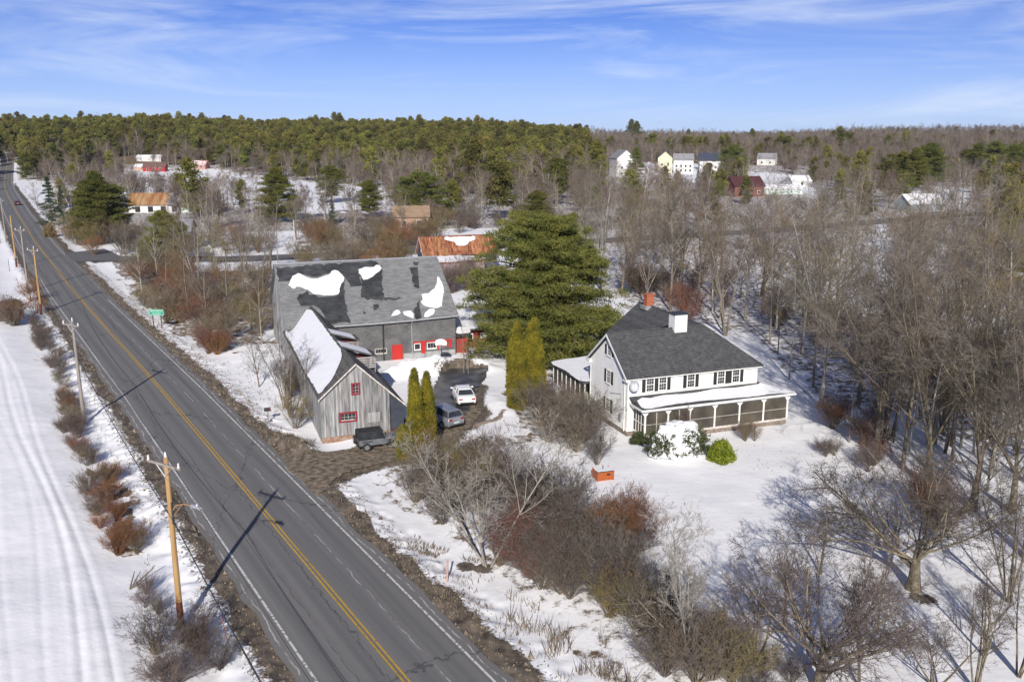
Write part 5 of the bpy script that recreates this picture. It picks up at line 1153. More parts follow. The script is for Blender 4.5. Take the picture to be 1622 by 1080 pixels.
SPEC = {
    'hard': dict(H=16, r=.19, wob=.035, up=.03, K=10, rmin=.010, lv=[(17, .22, .98, 42, .50, .55, .5, 6, .08, .07, 5), (7, .25, .98, 38, .50, .3, .55, 4, .09, .05, 3), (6, .2, .98, 38, .55, .3, .6, 3, .10, .03, 3), (4, .25, 1, 36, .6, .2, .8, 2, .12, .02, 3)]),
    'vase': dict(H=18, stems=5, spread=17, r=.19, wob=.035, up=.012, K=10, rmin=.010, split=2, lv=[(8, .25, .98, 30, .42, .5, .5, 6, .07, .06, 4), (6, .2, .98, 34, .5, .3, .55, 4, .09, .05, 3), (6, .2, .98, 36, .55, .3, .65, 3, .10, .03, 3), (3, .25, 1, 36, .6, .2, .8, 2, .12, .02, 3)]),
    'fork': dict(H=18, r=.26, wob=.02, up=0.0, K=5, stemlen=.26, rmin=.010, split=3, lv=[(8, .55, 1, 20, 2.75, .0, .52, 10, .04, .012, 6), (9, .15, .98, 34, .38, .45, .45, 6, .08, .05, 4), (6, .2, .98, 36, .5, .3, .55, 4, .10, .04, 3), (6, .15, .98, 36, .55, .3, .65, 2, .11, .03, 3), (2, .3, 1, 34, .6, .2, .85, 1, .1, .02, 3)]),
    'slim': dict(H=15, r=.11, wob=.03, up=.03, K=9, rmin=.009, lv=[(16, .35, .98, 38, .30, .5, .5, 5, .08, .07, 4), (6, .2, .98, 40, .5, .3, .6, 3, .10, .04, 3), (6, .2, 1, 38, .6, .3, .8, 2, .12, .03, 3)]),
    'maple': dict(H=9.5, r=.36, wob=.03, up=0, K=5, stemlen=.36, rmin=.0105, split=2, lv=[(17, .30, 1, 50, 1.9, .0, .40, 9, .085, .028, 6), (11, .12, .98, 44, .48, .45, .5, 6, .12, .02, 4), (7, .1, .98, 44, .58, .35, .6, 4, .13, .015, 3), (5, .1, .98, 44, .62, .3, .7, 3, .15, .0, 3)]),
    'shrub': dict(H=4, stems=26, spread=36, r=.035, wob=.07, up=.0, K=6, rmin=.0085, lv=[(6, .2, .98, 30, .48, .35, .6, 4, .10, .04, 3), (6, .15, 1, 34, .55, .3, .7, 3, .12, .03, 3), (3, .2, 1, 36, .6, .2, .9, 2, .12, .02, 3)]),
    'brush': dict(H=2.2, stems=70, spread=40, r=.016, wob=.09, up=.02, K=4, rmin=.009, lv=[(5, .25, 1, 24, .5, .3, .8, 3, .1, .04, 3), (3, .2, 1, 28, .6, .2, .9, 2, .1, .03, 3)]),
    'pale': dict(H=9.5, stems=4, spread=26, r=.10, wob=.05, up=.02, K=8, rmin=.011, lv=[(9, .2, .98, 40, .50, .45, .5, 6, .09, .05, 5), (7, .2, .98, 38, .5, .3, .55, 4, .10, .04, 3), (6, .2, .98, 36, .55, .3, .7, 3, .11, .03, 3), (2, .3, 1, 36, .6, .2, .9, 1, .1, .02, 3)]),
    'farbare': dict(H=15, r=.2, wob=.04, up=.03, K=6, rmin=.028, lv=[(13, .22, .98, 38, .48, .5, .5, 4, .08, .07, 3), (7, .2, .98, 36, .5, .3, .6, 2, .1, .05, 3), (5, .2, 1, 36, .6, .3, .8, 1, .1, .03, 3)]),
}
LIB = {}
def make_bare(kind, seed):
    d = dict(SPEC[kind]); H = d['H']; (Va, Fa), (Vb, Fb) = bare(seed, **d)
    k = H / max(np.percentile(Vb[:, 2], 99.7), .1)
    return Va * k, Fa, Vb * k, Fb, H
for kind, n in (('hard', 4), ('vase', 3), ('fork', 3), ('slim', 3), ('maple', 2), ('shrub', 4), ('brush', 3), ('pale', 2)):
    for i in range(n):
        Va, Fa, Vb, Fb, H = make_bare(kind, 100 + i * 7 + len(kind)); LIB[(kind, i)] = (npmesh(f'{kind}_wood', Va, Fa, True), npmesh(f'{kind}_twigs', Vb, Fb, True), H)
NV = {'fork': 3, 'hard': 4, 'vase': 3, 'slim': 3, 'maple': 2, 'shrub': 4, 'brush': 3, 'pale': 2}
PROTO = {}
def plant(kind, px=None, py=None, top=None, h=None, xy=None, var=0, bark='bark', twig='twig', label='', cat='tree', group=None, name='bare_tree', wide=1.0, rot=None, sink=0.0, single=False):
    """a bare tree or shrub; first of each kind and colour builds its meshes, later ones share them"""
    if xy: x, y = xy
    else: x, y, _ = gp(px, py)
    z = G(x, y) - sink
    me = LIB[(kind, var % NV[kind])]
    if h is None: h = height_to(x, y, z, top)
    key = (kind, var % NV[kind], bark, twig)
    if key not in PROTO:
        a = me[0] if not me[0].materials else me[0].copy(); b = me[1] if not me[1].materials else me[1].copy()
        a.materials.clear(); b.materials.clear(); a.materials.append(M[bark]); b.materials.append(M[twig]); PROTO[key] = (a, b)
    a, b = PROTO[key]; s = h / me[2]
    o = empty(name, (x, y, z), rot if rot is not None else RNG.uniform(0, 6.28), label, cat, group); o.scale = (s * wide, s * wide, s)
    link('trunk' if cat == 'tree' else 'stem', a, None, o); link('crown' if cat == 'tree' else 'twigs', b, None, o)
    return o
RNG = random.Random(12)

# ---- foliage from leaf-sized faces
def leaves(rg, Cn, N_, q, size, l, wd, upb=.2, flat=1.0):
    M_ = len(Cn); c = np.repeat(Cn, q, 0) + rg.normal(0, 1, (M_ * q, 3)) * size * np.array([1, 1, flat]); d = unit(rg.normal(0, 1, (M_ * q, 3)) + np.repeat(N_, q, 0) * 1.1 + np.array([0, 0, upb]))
    rv = unit(rg.normal(0, 1, d.shape)); p = unit(np.cross(d, rv)); ll = l * rg.uniform(.6, 1.3, (M_ * q, 1)); ww = wd * rg.uniform(.6, 1.3, (M_ * q, 1))
    V = np.stack([c - d * ll * .5 - p * ww * .5, c - d * ll * .5 + p * ww * .5, c + d * ll * .5], 1).reshape(-1, 3)
    return V, np.arange(len(V)).reshape(-1, 3)
def pine_mesh(seed, H, prof, nb=90, nc=9, q=26, size=.28, l=.34, wd=.07, trunk_r=.28, base=.1, droop=-.02, flat=.42, bangle=.10):
    rg = np.random.RandomState(seed); P, Rr = runbranch(rg, np.array([[0, 0, -.2]]), np.array([[0, 0, 1.]]), np.array([H * .97]), np.array([trunk_r]), .12, 10, .012, .01)
    t = base + (1 - base) * (np.arange(nb) + rg.rand(nb)) / nb; t = np.minimum(t, .99)
    # whorls
    t = np.round(t * H / .75) * .75 / H + rg.normal(0, .006, nb); t = np.clip(t, base, .985)
    f = t * 10; k = np.minimum(f.astype(int), 9); qn = (f - k)[:, None]; p = P[0, k] * (1 - qn) + P[0, k + 1] * qn
    az = rg.rand(nb) * 2 * PI; rad = np.interp(t, [a for a, _ in prof], [b for _, b in prof]) * rg.uniform(.68, 1.12, nb) * (1 + .16 * np.sin(az * 2 + seed) + .1 * np.sin(az * 3 + seed * 2) + .10 * np.sin(az * 5 + t * 14))
    el = bangle + .5 * np.clip(t - .55, 0, 1) + rg.normal(0, .07, nb); D = np.stack([np.cos(az) * np.cos(el), np.sin(az) * np.cos(el), np.sin(el)], -1)
    BP, BR = runbranch(rg, p, D, rad, np.maximum(.012 * rad + .02, .03), .3, 5, .06, droop); T = [tubes(P, Rr, 8), tubes(BP, BR, 3)]
    idx = np.repeat(np.arange(nb), nc); s = np.clip(1.03 - rg.rand(len(idx)) ** 1.5 * .8, .1, 1.03); f = np.minimum(s * 5, 4.99); k = f.astype(int); qn = (f - k)[:, None]
    c = BP[idx, k] * (1 - qn) + BP[idx, k + 1] * qn; d = unit(BP[idx, k + 1] - BP[idx, k]); side = unit(np.cross(d, [0, 0, 1.])); c = c + side * (rg.normal(0, .20, len(idx)) * rad[idx] * (1.1 - .5 * s))[:, None]; c[:, 2] += rg.normal(0, .10, len(idx)) + .06
    V, F = leaves(rg, c, unit(d + [0, 0, .35]), q, size, l, wd, .25, flat); top = leaves(rg, np.array([[0, 0, H * .965], [0, 0, H * .93]]), np.array([[0, 0, 1.], [0, 0, 1.]]), q, size * .7, l, wd)
    return merge(T), merge([(V, F), top])
def add_conifer(key, args, bark, leafm):
    (Va, Fa), (V, F) = pine_mesh(**args); a = npmesh('conifer_trunk', Va, Fa, True); b = npmesh('conifer_crown', V, F); a.materials.append(bark); b.materials.append(leafm); LIB[key] = (a, b, args['H'])
PW = [(0, 1), (.1, 5.2), (.3, 5.6), (.55, 4.6), (.8, 2.9), (.93, 1.3), (1, .3)]
add_conifer(('pine', 0), dict(seed=1, H=15, prof=[(a, b * .85) for a, b in PW], nb=150, nc=13, q=22, size=.36, l=.42, wd=.11), M['bark_dark'], M['pine'])
add_conifer(('pine', 1), dict(seed=2, H=15, prof=[(0, .5), (.3, 3.4), (.5, 4.3), (.75, 3.6), (.92, 1.8), (1, .4)], nb=105, nc=12, q=22, size=.38, l=.44, wd=.11, base=.22), M['bark_dark'], M['pine'])
add_conifer(('pine', 2), dict(seed=3, H=13, prof=[(0, 1), (.35, 4.6), (.6, 4.9), (.85, 3.2), (1, .8)], nb=115, nc=13, q=22, size=.42, l=.44, wd=.11, base=.22), M['bark_dark'], M['pine'])
add_conifer(('spruce', 0), dict(seed=4, H=12, prof=[(0, 3.1), (.1, 3.0), (.5, 1.7), (.85, .6), (1, .1)], nb=110, nc=7, q=18, size=.2, l=.28, wd=.07, base=.05, droop=-.05, flat=.5, bangle=-.05), M['bark_dark'], M['spruce'])
add_conifer(('bigpine', 0), dict(seed=11, H=15.6, prof=[(0, 6.5), (.05, 8.0), (.2, 8.9), (.4, 8.6), (.6, 7.7), (.75, 6.4), (.87, 5.0), (.95, 3.6), (1, 2.6)], nb=390, nc=24, q=26, size=.33, l=.36, wd=.09, trunk_r=.45, base=.06, droop=-.02, flat=.42, bangle=.07), M['bark_dark'], M['pine'])
def conifer(kind, px, py, top, var=0, wide=1.0, label='', group=None, name='pine_tree', xy=None, h=None, rot=None):
    if xy: x, y = xy
    else: x, y, _ = gp(px, py)
    z = G(x, y) - .1; a, b, H = LIB[(kind, var)]
    if h is None: h = height_to(x, y, z, top)
    s = h / H; o = empty(name, (x, y, z), rot if rot is not None else RNG.uniform(0, 6.28), label, 'tree', group); o.scale = (s * wide, s * wide, s)
    link('trunk', a, None, o); link('crown', b, None, o); return o
conifer('bigpine', 866, 568, 345, 0, .90, 'huge broad white pine between the big grey barn and the white farmhouse', rot=1.0)
conifer('pine', 850, 385, 300, 1, 1.0, 'slender pine rising just behind the huge broad pine')
conifer('pine', 441, 352, 263, 0, 1.25, 'dense dark pine at the right edge of the snowy hill beyond the barns')
conifer('pine', 525, 322, 262, 2, 1.0, 'flat topped pine alone in the snowy field')
conifer('pine', 668, 350, 272, 2, 1.35, 'broad layered pine in the brush behind the big barn')
conifer('pine', 586, 345, 285, 2, .9, 'low bushy pine left of the broad layered pine')
conifer('spruce', 527, 356, 314, 0, 1.0, 'small blue green spruce below the flat topped pine', name='spruce_tree')
conifer('spruce', 83, 356, 277, 0, 1.05, 'dark conical spruce in the snow right of the road', name='spruce_tree')
conifer('spruce', 100, 350, 292, 0, .7, 'thin spruce touching the dark conical spruce', name='spruce_tree')
conifer('pine', 160, 384, 268, 0, 1.15, 'large rounded pine on the roadside before the rust roofed barn'); conifer('pine', 140, 372, 285, 0, .9, 'smaller pine crowding the left of the large rounded roadside pine')
conifer('pine', 186, 376, 290, 1, 1.1, 'leaning pine on the right flank of the large rounded roadside pine'); conifer('pine', 262, 420, 333, 2, .85, 'dark ragged pine in the thicket left of the barns', ); conifer('pine', 240, 434, 372, 2, .8, 'low dark pine in front of the dark ragged pine', )
conifer('pine', 290, 418, 350, 1, .8, 'thin ragged pine right of the dark ragged pine')
conifer('pine', 945, 288, 218, 0, .8, 'tall dark pine left of the tall white gabled house'); conifer('pine', 1006, 284, 232, 0, .75, 'small pine in front of the tall white gabled house'); conifer('pine', 1160, 284, 229, 2, 1.1, 'round pine between the navy roofed house and the maroon roofed building')
conifer('pine', 1052, 300, 262, 0, .9, 'dark low pine below the pale yellow house'); conifer('pine', 1072, 302, 270, 0, .9, 'second dark low pine below the pale yellow house'); conifer('spruce', 1105, 292, 268, 0, 1.1, 'small spruce below the navy roofed house', name='spruce_tree')
for i, (a, b, c, v) in enumerate(((1425, 300, 238, 1), (1447, 302, 232, 0), (1470, 300, 226, 2), (1408, 296, 244, 2))): conifer('pine', a, b, c, v, 1.0, 'pine in the clump behind the blue grey shed', 'pines behind the blue grey shed')
for i, (a, b, c, v) in enumerate(((1545, 285, 225, 0), (1572, 288, 222, 1), (1602, 292, 228, 2), (1622, 290, 224, 0), (1530, 280, 236, 2))): conifer('pine', a, b, c, v, 1.1, 'pine in the far right clump near the horizon', 'pines in the far right clump')
for i, (a, b, c, v) in enumerate(((1605, 440, 300, 1), (1632, 470, 322, 0), (1580, 400, 300, 1), (1650, 420, 290, 0))): conifer('pine', a, b, c, v, .85, 'olive pine behind the bare trees at the right edge', 'pines at the right edge')
for a, b, c in ((1000, 222, 188), (1008, 224, 191), (1090, 225, 204), (1190, 232, 203), (1318, 236, 206), (1340, 238, 208), (1383, 236, 212)): conifer('pine', a, b, c, 0, 1.0, 'pine standing above the far bare woods near the horizon', 'pines above the far bare woods')

# ---- arborvitae columns
def column_mesh(seed, H, Rm, n=5200, brown=.35):
    rg = np.random.RandomState(seed); t = rg.rand(n) ** .9; az = rg.rand(n) * 2 * PI; lump = 1 + .12 * np.sin(az * 5 + t * 9 + seed) + .08 * np.sin(az * 9 - t * 17)
    prof = np.interp(t, [0, .06, .3, .6, .82, .93, 1], [.62, .85, 1, .93, .66, .36, .05]) * Rm * lump; rr = prof * (1 - rg.rand(n) ** 2.2 * .35)
    c = np.stack([np.cos(az) * rr, np.sin(az) * rr, t * H * .985], -1); nrm = np.stack([np.cos(az) * .5, np.sin(az) * .5, np.ones(n)], -1)
    sel = (rg.rand(n) < brown * np.interp(t, [0, .15, .5, .7], [.9, 1, .6, 0]) * (vn(az * 3, t * 9, 1, seed) > .45)); 
    Vg, Fg = leaves(rg, c[~sel], unit(nrm[~sel]), 8, .09, .20, .07, .9); Vb, Fb = leaves(rg, c[sel], unit(nrm[sel]), 8, .09, .18, .06, .9)
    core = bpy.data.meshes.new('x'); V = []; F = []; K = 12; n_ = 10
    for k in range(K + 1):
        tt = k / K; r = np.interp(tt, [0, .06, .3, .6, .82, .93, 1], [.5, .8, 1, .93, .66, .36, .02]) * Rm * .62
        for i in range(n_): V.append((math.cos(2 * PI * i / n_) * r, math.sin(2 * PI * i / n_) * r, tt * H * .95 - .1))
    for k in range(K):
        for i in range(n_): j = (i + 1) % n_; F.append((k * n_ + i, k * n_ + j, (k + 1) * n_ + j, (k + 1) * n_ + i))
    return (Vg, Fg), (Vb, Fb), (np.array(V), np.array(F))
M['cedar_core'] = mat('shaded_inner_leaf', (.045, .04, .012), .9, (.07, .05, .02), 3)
def arbor(px, py, top, Rm, seed, label, brown=.35):
    x, y, _ = gp(px, py); z = G(x, y); H = height_to(x, y, z, top); G_, B_, C_ = [], [], []; rs = random.Random(seed)
    for k in range(5):
        a = k * 1.3 + seed; o_ = np.array([math.cos(a), math.sin(a), 0]) * Rm * (.38 if k else 0); hh = H * (1 if k == 0 else rs.uniform(.72, .95)); g, b, c = column_mesh(seed * 10 + k, hh, Rm * (.72 if k == 0 else .6), int(1100 * hh * Rm / 3), brown)
        G_.append((g[0] + o_, g[1])); B_.append((b[0] + o_, b[1])) if len(b[0]) else None; C_.append((c[0] + o_, c[1]))
    g = merge(G_); b = merge(B_) if B_ else (np.zeros((0, 3)), None); c = merge(C_)
    o = empty('arborvitae', (x, y, z), 0, label, 'evergreen', 'columnar evergreens by the driveway'); link('foliage', npmesh('foliage', *g), M['cedar'], o)
    if len(b[0]): link('browned_foliage', npmesh('browned_foliage', *b), M['cedar_brown'], o)
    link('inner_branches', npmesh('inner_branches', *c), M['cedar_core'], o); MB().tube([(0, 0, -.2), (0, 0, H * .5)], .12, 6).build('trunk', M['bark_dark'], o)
arbor(819, 648, 509, .95, 1, 'left column of the tall yellow green pair beside the farmhouse drive', .25); arbor(846, 640, 503, 1.0, 2, 'right column of the tall yellow green pair beside the farmhouse drive', .25)
arbor(659, 722, 583, .66, 3, 'left column of the yellow green pair in front of the parked cars, browned below', .55); arbor(678, 716, 588, .62, 4, 'right column of the yellow green pair in front of the parked cars, browned below', .6); arbor(640, 728, 673, .5, 5, 'short yellow green arborvitae left of the browned pair', .15)

# ---- evergreen shrubs by the porch
def dome_shrub(px, py, rx, ry, h, leafm, label, seed, q=9, l=.16, wd=.07, n=900, snow=0, name='evergreen_shrub', rot=0):
    x, y, _ = gp(px, py); z = G(x, y); rg = np.random.RandomState(seed); o = empty(name, (x, y, z), A20 + rot, label, 'shrub')
    az = rg.rand(n) * 2 * PI; el = np.arcsin(rg.rand(n)); lump = 1 + .16 * np.sin(az * 4 + seed) * np.cos(el * 3) + rg.normal(0, .06, n); rad = lump * (1 - rg.rand(n) ** 2 * .3) * (1.09 if snow else 1)
    d = np.stack([np.cos(az) * np.cos(el), np.sin(az) * np.cos(el), np.sin(el)], -1); c = d * rad[:, None] * [rx, ry, h * .95]
    keep = np.ones(n, bool)
    if snow: keep = (d[:, 2] < .82 - .3 * rg.rand(n)) & (vn(az * 2, el * 4, .8, seed) > snow)
    V, F = leaves(rg, c[keep], d[keep], q, .09, l, wd, .1); link('foliage', npmesh('foliage', V, F), leafm, o)
    bm = bmesh.new(); bmesh.ops.create_icosphere(bm, subdivisions=4 if snow else 3, radius=1)
    for v in bm.verts:
        p = v.co.copy(); k = .97 if snow else .72; f = 1 + .12 * math.sin(p.x * 5 + seed) * math.cos(p.y * 6) + (.10 * math.sin(p.x * 11 + p.z * 9) * math.cos(p.y * 13 + seed) if snow else 0)
        v.co = Vector((p.x * rx * k * f, p.y * ry * k * f, max(p.z, -.1) * h * (.98 if snow else .8) * f))
    me = bpy.data.meshes.new('c'); bm.to_mesh(me); bm.free()
    for p in me.polygons: p.use_smooth = True
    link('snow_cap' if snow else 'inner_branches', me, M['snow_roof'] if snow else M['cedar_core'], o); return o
dome_shrub(1142, 728, .92, .9, 1.5, M['rhodo'], 'bright green rhododendron in front of the farmhouse porch', 3, 10, .26, .10, 700)
dome_shrub(1072, 722, 2.4, 1.35, 2.4, M['yew'], 'big mound of evergreen shrub buried in snow before the porch', 5, 10, .2, .08, 1500, snow=.20)
dome_shrub(1040, 690, 1.1, .8, 2.0, M['yew'], 'dark olive yew against the left porch screens', 6, 9, .2, .06, 800); dome_shrub(1012, 700, .7, .5, .9, M['yew'], 'small dark yew at the left porch corner', 7, 8, .18, .06, 400); dome_shrub(1072, 676, .9, .7, 2.1, M['yew'], 'olive yew reaching the porch rail behind the snow mound', 8, 9, .2, .06, 600)
dome_shrub(24, 482, 1, 1, 1, M['yew'], 'greenish shrub beside the far left pole', 9, 8, .3, .1, 300)
dome_shrub(80, 383 - 8, 1.6, 1.6, 3.2, M['twig_olive'], 'round olive bush at the road bend below the spruce', 10, 8, .4, .1, 500)

# ---- single bare trees
T_ = plant
T_('maple', 1447, 930, 690, var=0, bark='bark_dark', twig='twig_dark', label='wide old maple with mossy trunk and low sweeping limbs at lower right', name='maple_tree', wide=1.3, rot=3.4)
T_('maple', 1298, 1092, 850, var=1, bark='bark_dark', twig='twig_dark', label='dark spreading tree cut by the bottom edge of the picture', name='maple_tree', wide=1.25, rot=2.2)
T_('pale', 772, 888, 640, var=0, bark='bark_pale', twig='bark_pale', label='pale grey tree forking low in the hedgerow, one limb leaning left', name='poplar_tree', wide=1.15, rot=2.6)
T_('pale', 1092, 1058, 792, var=1, bark='bark_pale', twig='bark_pale', label='slender pale barked tree at the lower end of the hedgerow', name='poplar_tree', wide=.8, rot=.3)
T_('fork', 1300, 645, 262, var=0, bark='bark_pale', twig='twig_tan', label='tallest pale limbed tree fanning out just right of the farmhouse porch', rot=.5)
T_('fork', 1540, 808, 285, var=1, bark='bark_dark', twig='twig', label='tall straight mossy tree standing at the right edge of the lawn', rot=1.5)
T_('fork', 1025, 485, 283, var=2, bark='bark', twig='twig', label='large fan shaped tree directly behind the brick chimney', rot=.2, wide=1.1)
T_('hard', 1062, 492, 300, var=0, label='grey tree right of the fan shaped tree behind the farmhouse roof', twig='twig'); T_('vase', 1150, 530, 320, var=0, label='forked grey tree behind the right slope of the farmhouse roof', twig='twig_tan')
T_('shrub', 1085, 515, 440, var=0, bark='twig_red', twig='twig_red', cat='shrub', name='red_twig_shrub', label='red twigged shrub rising behind the white chimney')
T_('vase', 428, 430, 320, var=1, label='broad bare tree at the left rear corner of the big grey barn'); T_('vase', 390, 425, 335, var=2, label='bare tree in the thicket beyond the left end of the big barn')
T_('vase', 462, 655, 505, var=2, bark='bark', twig='twig', label='bushy many stemmed tree against the left wall of the weathered barn', wide=1.0); T_('vase', 450, 640, 540, var=0, label='smaller stem beside the bushy tree at the weathered barn', bark='bark', twig='twig')
T_('shrub', 468, 672, 615, var=1, bark='bark', twig='twig_olive', cat='shrub', name='bare_shrub', label='rounded brown shrub at the foot of the weathered barn side')
T_('slim', 478, 660, 560, var=0, label='thin sapling left of the rounded brown shrub'); T_('hard', 410, 608, 520, var=1, label='small bare sapling in the snow between road and weathered barn', twig='twig_dark', bark='bark_dark', wide=1.3)
T_('hard', 300, 440, 320, var=2, label='bare grey tree left of the big barn thicket', bark='bark_pale'); T_('hard', 250, 445, 345, var=3, label='pale stemmed tree leaning over the dark ragged pine', bark='bark_pale', twig='bark_pale')
T_('hard', 340, 420, 310, var=0, label='tall bare tree near the rust roofed barn drive')
T_('hard', 60, 333, 288, var=1, label='small bare tree alone in the snow right of the far road', wide=1.1)
T_('shrub', 945, 735, 672, var=3, bark='bark_dark', twig='twig_dark', cat='shrub', name='bare_shrub', label='small dark bare bush just behind the orange red box', wide=.8)
T_('slim', 995, 545, 470, var=1, label='sapling touching the left slope of the farmhouse roof'); T_('slim', 1232, 560, 400, var=2, label='thin dark sapling beyond the right end of the farmhouse')
T_('slim', 735, 590, 500, var=0, label='grey stem cluster beside the red lean-to door'); T_('slim', 742, 592, 520, var=1, label='second stem beside the red lean-to door')
T_('fork', 1700, 940, 500, var=0, bark='bark', label='large bare tree just beyond the right edge, casting shadows on the lawn'); T_('fork', 1765, 850, 400, var=1, bark='bark', label='second large bare tree beyond the right edge')
T_('fork', 1800, 1010, 560, var=2, bark='bark', label='third large bare tree beyond the lower right corner'); T_('hard', 1735, 790, 380, var=1, label='straight bare tree just outside the right edge')
for a, b, c, k, v, l in ((1360, 1085, 905, 'hard', 1, 'dark upright tree right of the bottom edge spreading tree'), (1195, 1040, 880, 'pale', 1, 'dark thin forked tree beside the slender pale barked tree'),
                        (1560, 1040, 860, 'hard', 2, 'dark small tree near the lower right corner'), (1480, 1085, 930, 'pale', 0, 'low dark tree at the bottom edge right of centre'), (1300, 905, 760, 'hard', 3, 'thin dark sapling on the lawn left of the wide old maple')):
    T_(k, a, b, c, var=v, bark='bark_dark', twig='twig_dark', label=l, wide=1.35)
for a, b, c, k, v, l in ((985, 468, 300, 'hard', 1, 'grey tree between the huge pine and the brick chimney'), (1105, 486, 290, 'hard', 2, 'tall grey tree above the white chimney'), (1130, 470, 300, 'vase', 1, 'fanning grey tree right above the white chimney'), (1080, 455, 285, 'hard', 3, 'grey tree further back above the ridge of the farmhouse'),
                        (955, 440, 300, 'slim', 1, 'slender tree at the right shoulder of the huge pine'), (1180, 505, 310, 'hard', 0, 'tall brownish tree above the hip of the farmhouse roof'), (1205, 470, 300, 'vase', 2, 'fanned tree above the right eave of the farmhouse'), (1000, 430, 290, 'vase', 0, 'fanned tree far behind the brick chimney'), (1050, 420, 280, 'hard', 1, 'brownish tree far behind the farmhouse roof')):
    T_(k, a, b, c, var=v, bark=['bark', 'bark_dark'][v % 2], twig=['twig', 'twig_olive', 'twig_pink'][v % 3], label=l)
rs_ = random.Random(31)
for i, (a, b, c) in enumerate(((225, 470, 375), (262, 478, 372), (300, 500, 385), (330, 520, 400), (362, 505, 375), (398, 520, 390), (418, 480, 350), (385, 455, 330), (350, 462, 345), (315, 455, 340), (280, 440, 335), (240, 430, 340), (415, 545, 430), (290, 470, 372), (205, 425, 345), (370, 400, 300), (320, 390, 300), (410, 395, 300), (440, 415, 310), (345, 360, 285), (300, 352, 280), (395, 365, 290), (470, 380, 300), (500, 388, 320), (560, 392, 320), (610, 392, 318), (640, 380, 300))):
    T_(rs_.choice(['hard', 'hard', 'vase', 'slim']), a, b, c, var=i, bark=rs_.choice(['bark', 'bark_pale', 'bark_dark']), twig=rs_.choice(['twig', 'twig_olive', 'twig_tan', 'twig_pink']), wide=1.1,
       label=('grey bare tree rising from the roadside thicket' if i < 15 else 'bare tree by the side road beyond the big barn') + (', left part' if a < 310 else ', middle part' if a < 400 else ', right part'), group='trees in and beyond the roadside thicket')
for a, b, c, k, v, l in ((1388, 712, 330, 'fork', 0, 'big forked tree at the wood edge left of the tall mossy tree'), (1470, 772, 310, 'fork', 1, 'big forked tree just left of the tall mossy tree'), (1602, 812, 290, 'fork', 2, 'big forked tree right of the tall mossy tree'), (1625, 880, 360, 'fork', 0, 'forked tree at the right picture edge above the maple'),
                        (1598, 950, 730, 'vase', 0, 'small many stemmed tree right of the wide old maple'), (1545, 1095, 890, 'vase', 1, 'dark small tree at the bottom edge near the right corner'), (1615, 1070, 850, 'vase', 2, 'dark small tree in the lower right corner'), (1240, 1000, 850, 'hard', 0, 'thin dark tree between the pale barked tree and the old maple'), (1390, 1000, 830, 'hard', 1, 'thin dark tree in front of the wide old maple')):
    T_(k, a, b, c, var=v, bark='bark_dark', twig='twig' if b < 900 else 'twig_dark', label=l, wide=1.1)
rs_ = random.Random(8)
for i in range(20):
    a, b = rs_.uniform(1380, 1640), 0; b = rs_.uniform(620, 700) + (a - 1380) * .42; k = rs_.choice(['hard', 'slim', 'slim', 'vase'])
    T_(k, a, b, None, h=rs_.uniform(8, 15), var=i, bark=rs_.choice(['bark', 'bark_dark', 'bark_pale']), twig=rs_.choice(['twig', 'twig_olive', 'twig_pink']), label='young bare tree in the fringe between lawn and right hand woods', group='young trees in the fringe of the right woods')
# taller saplings along the right wood edge
edge = [(1395, 690, 350, 'hard'), (1430, 742, 420, 'hard'), (1465, 765, 470, 'slim'), (1480, 700, 330, 'fork'), (1560, 690, 300, 'fork'), (1595, 700, 300, 'hard'), (1610, 720, 330, 'hard'), (1360, 640, 330, 'hard'), (1250, 600, 400, 'slim'), (1345, 700, 500, 'slim'), (1440, 650, 300, 'hard'), (1500, 640, 290, 'hard'), (1530, 650, 290, 'vase'), (1400, 610, 320, 'hard'), (1625, 760, 350, 'fork'), (1270, 560, 330, 'hard'), (1320, 560, 320, 'hard'), (1230, 520, 330, 'hard')]
for i, (a, b, c, k) in enumerate(edge):
    T_(k, a, b, c, var=i, bark=['bark', 'bark_dark', 'bark_pale'][i % 3], twig=['twig', 'twig_tan', 'twig_olive'][i % 3], label=f"{['grey', 'mossy dark', 'pale barked'][i % 3]} {dict(hard='straight', slim='slender', fork='forked', vase='many stemmed')[k]} tree at the edge of the right woods, {'behind the porch' if a < 1330 else 'beside the lawn' if a < 1450 else 'beyond the maple' if a < 1550 else 'by the picture edge'}", group='trees along the near edge of the right hand woods')
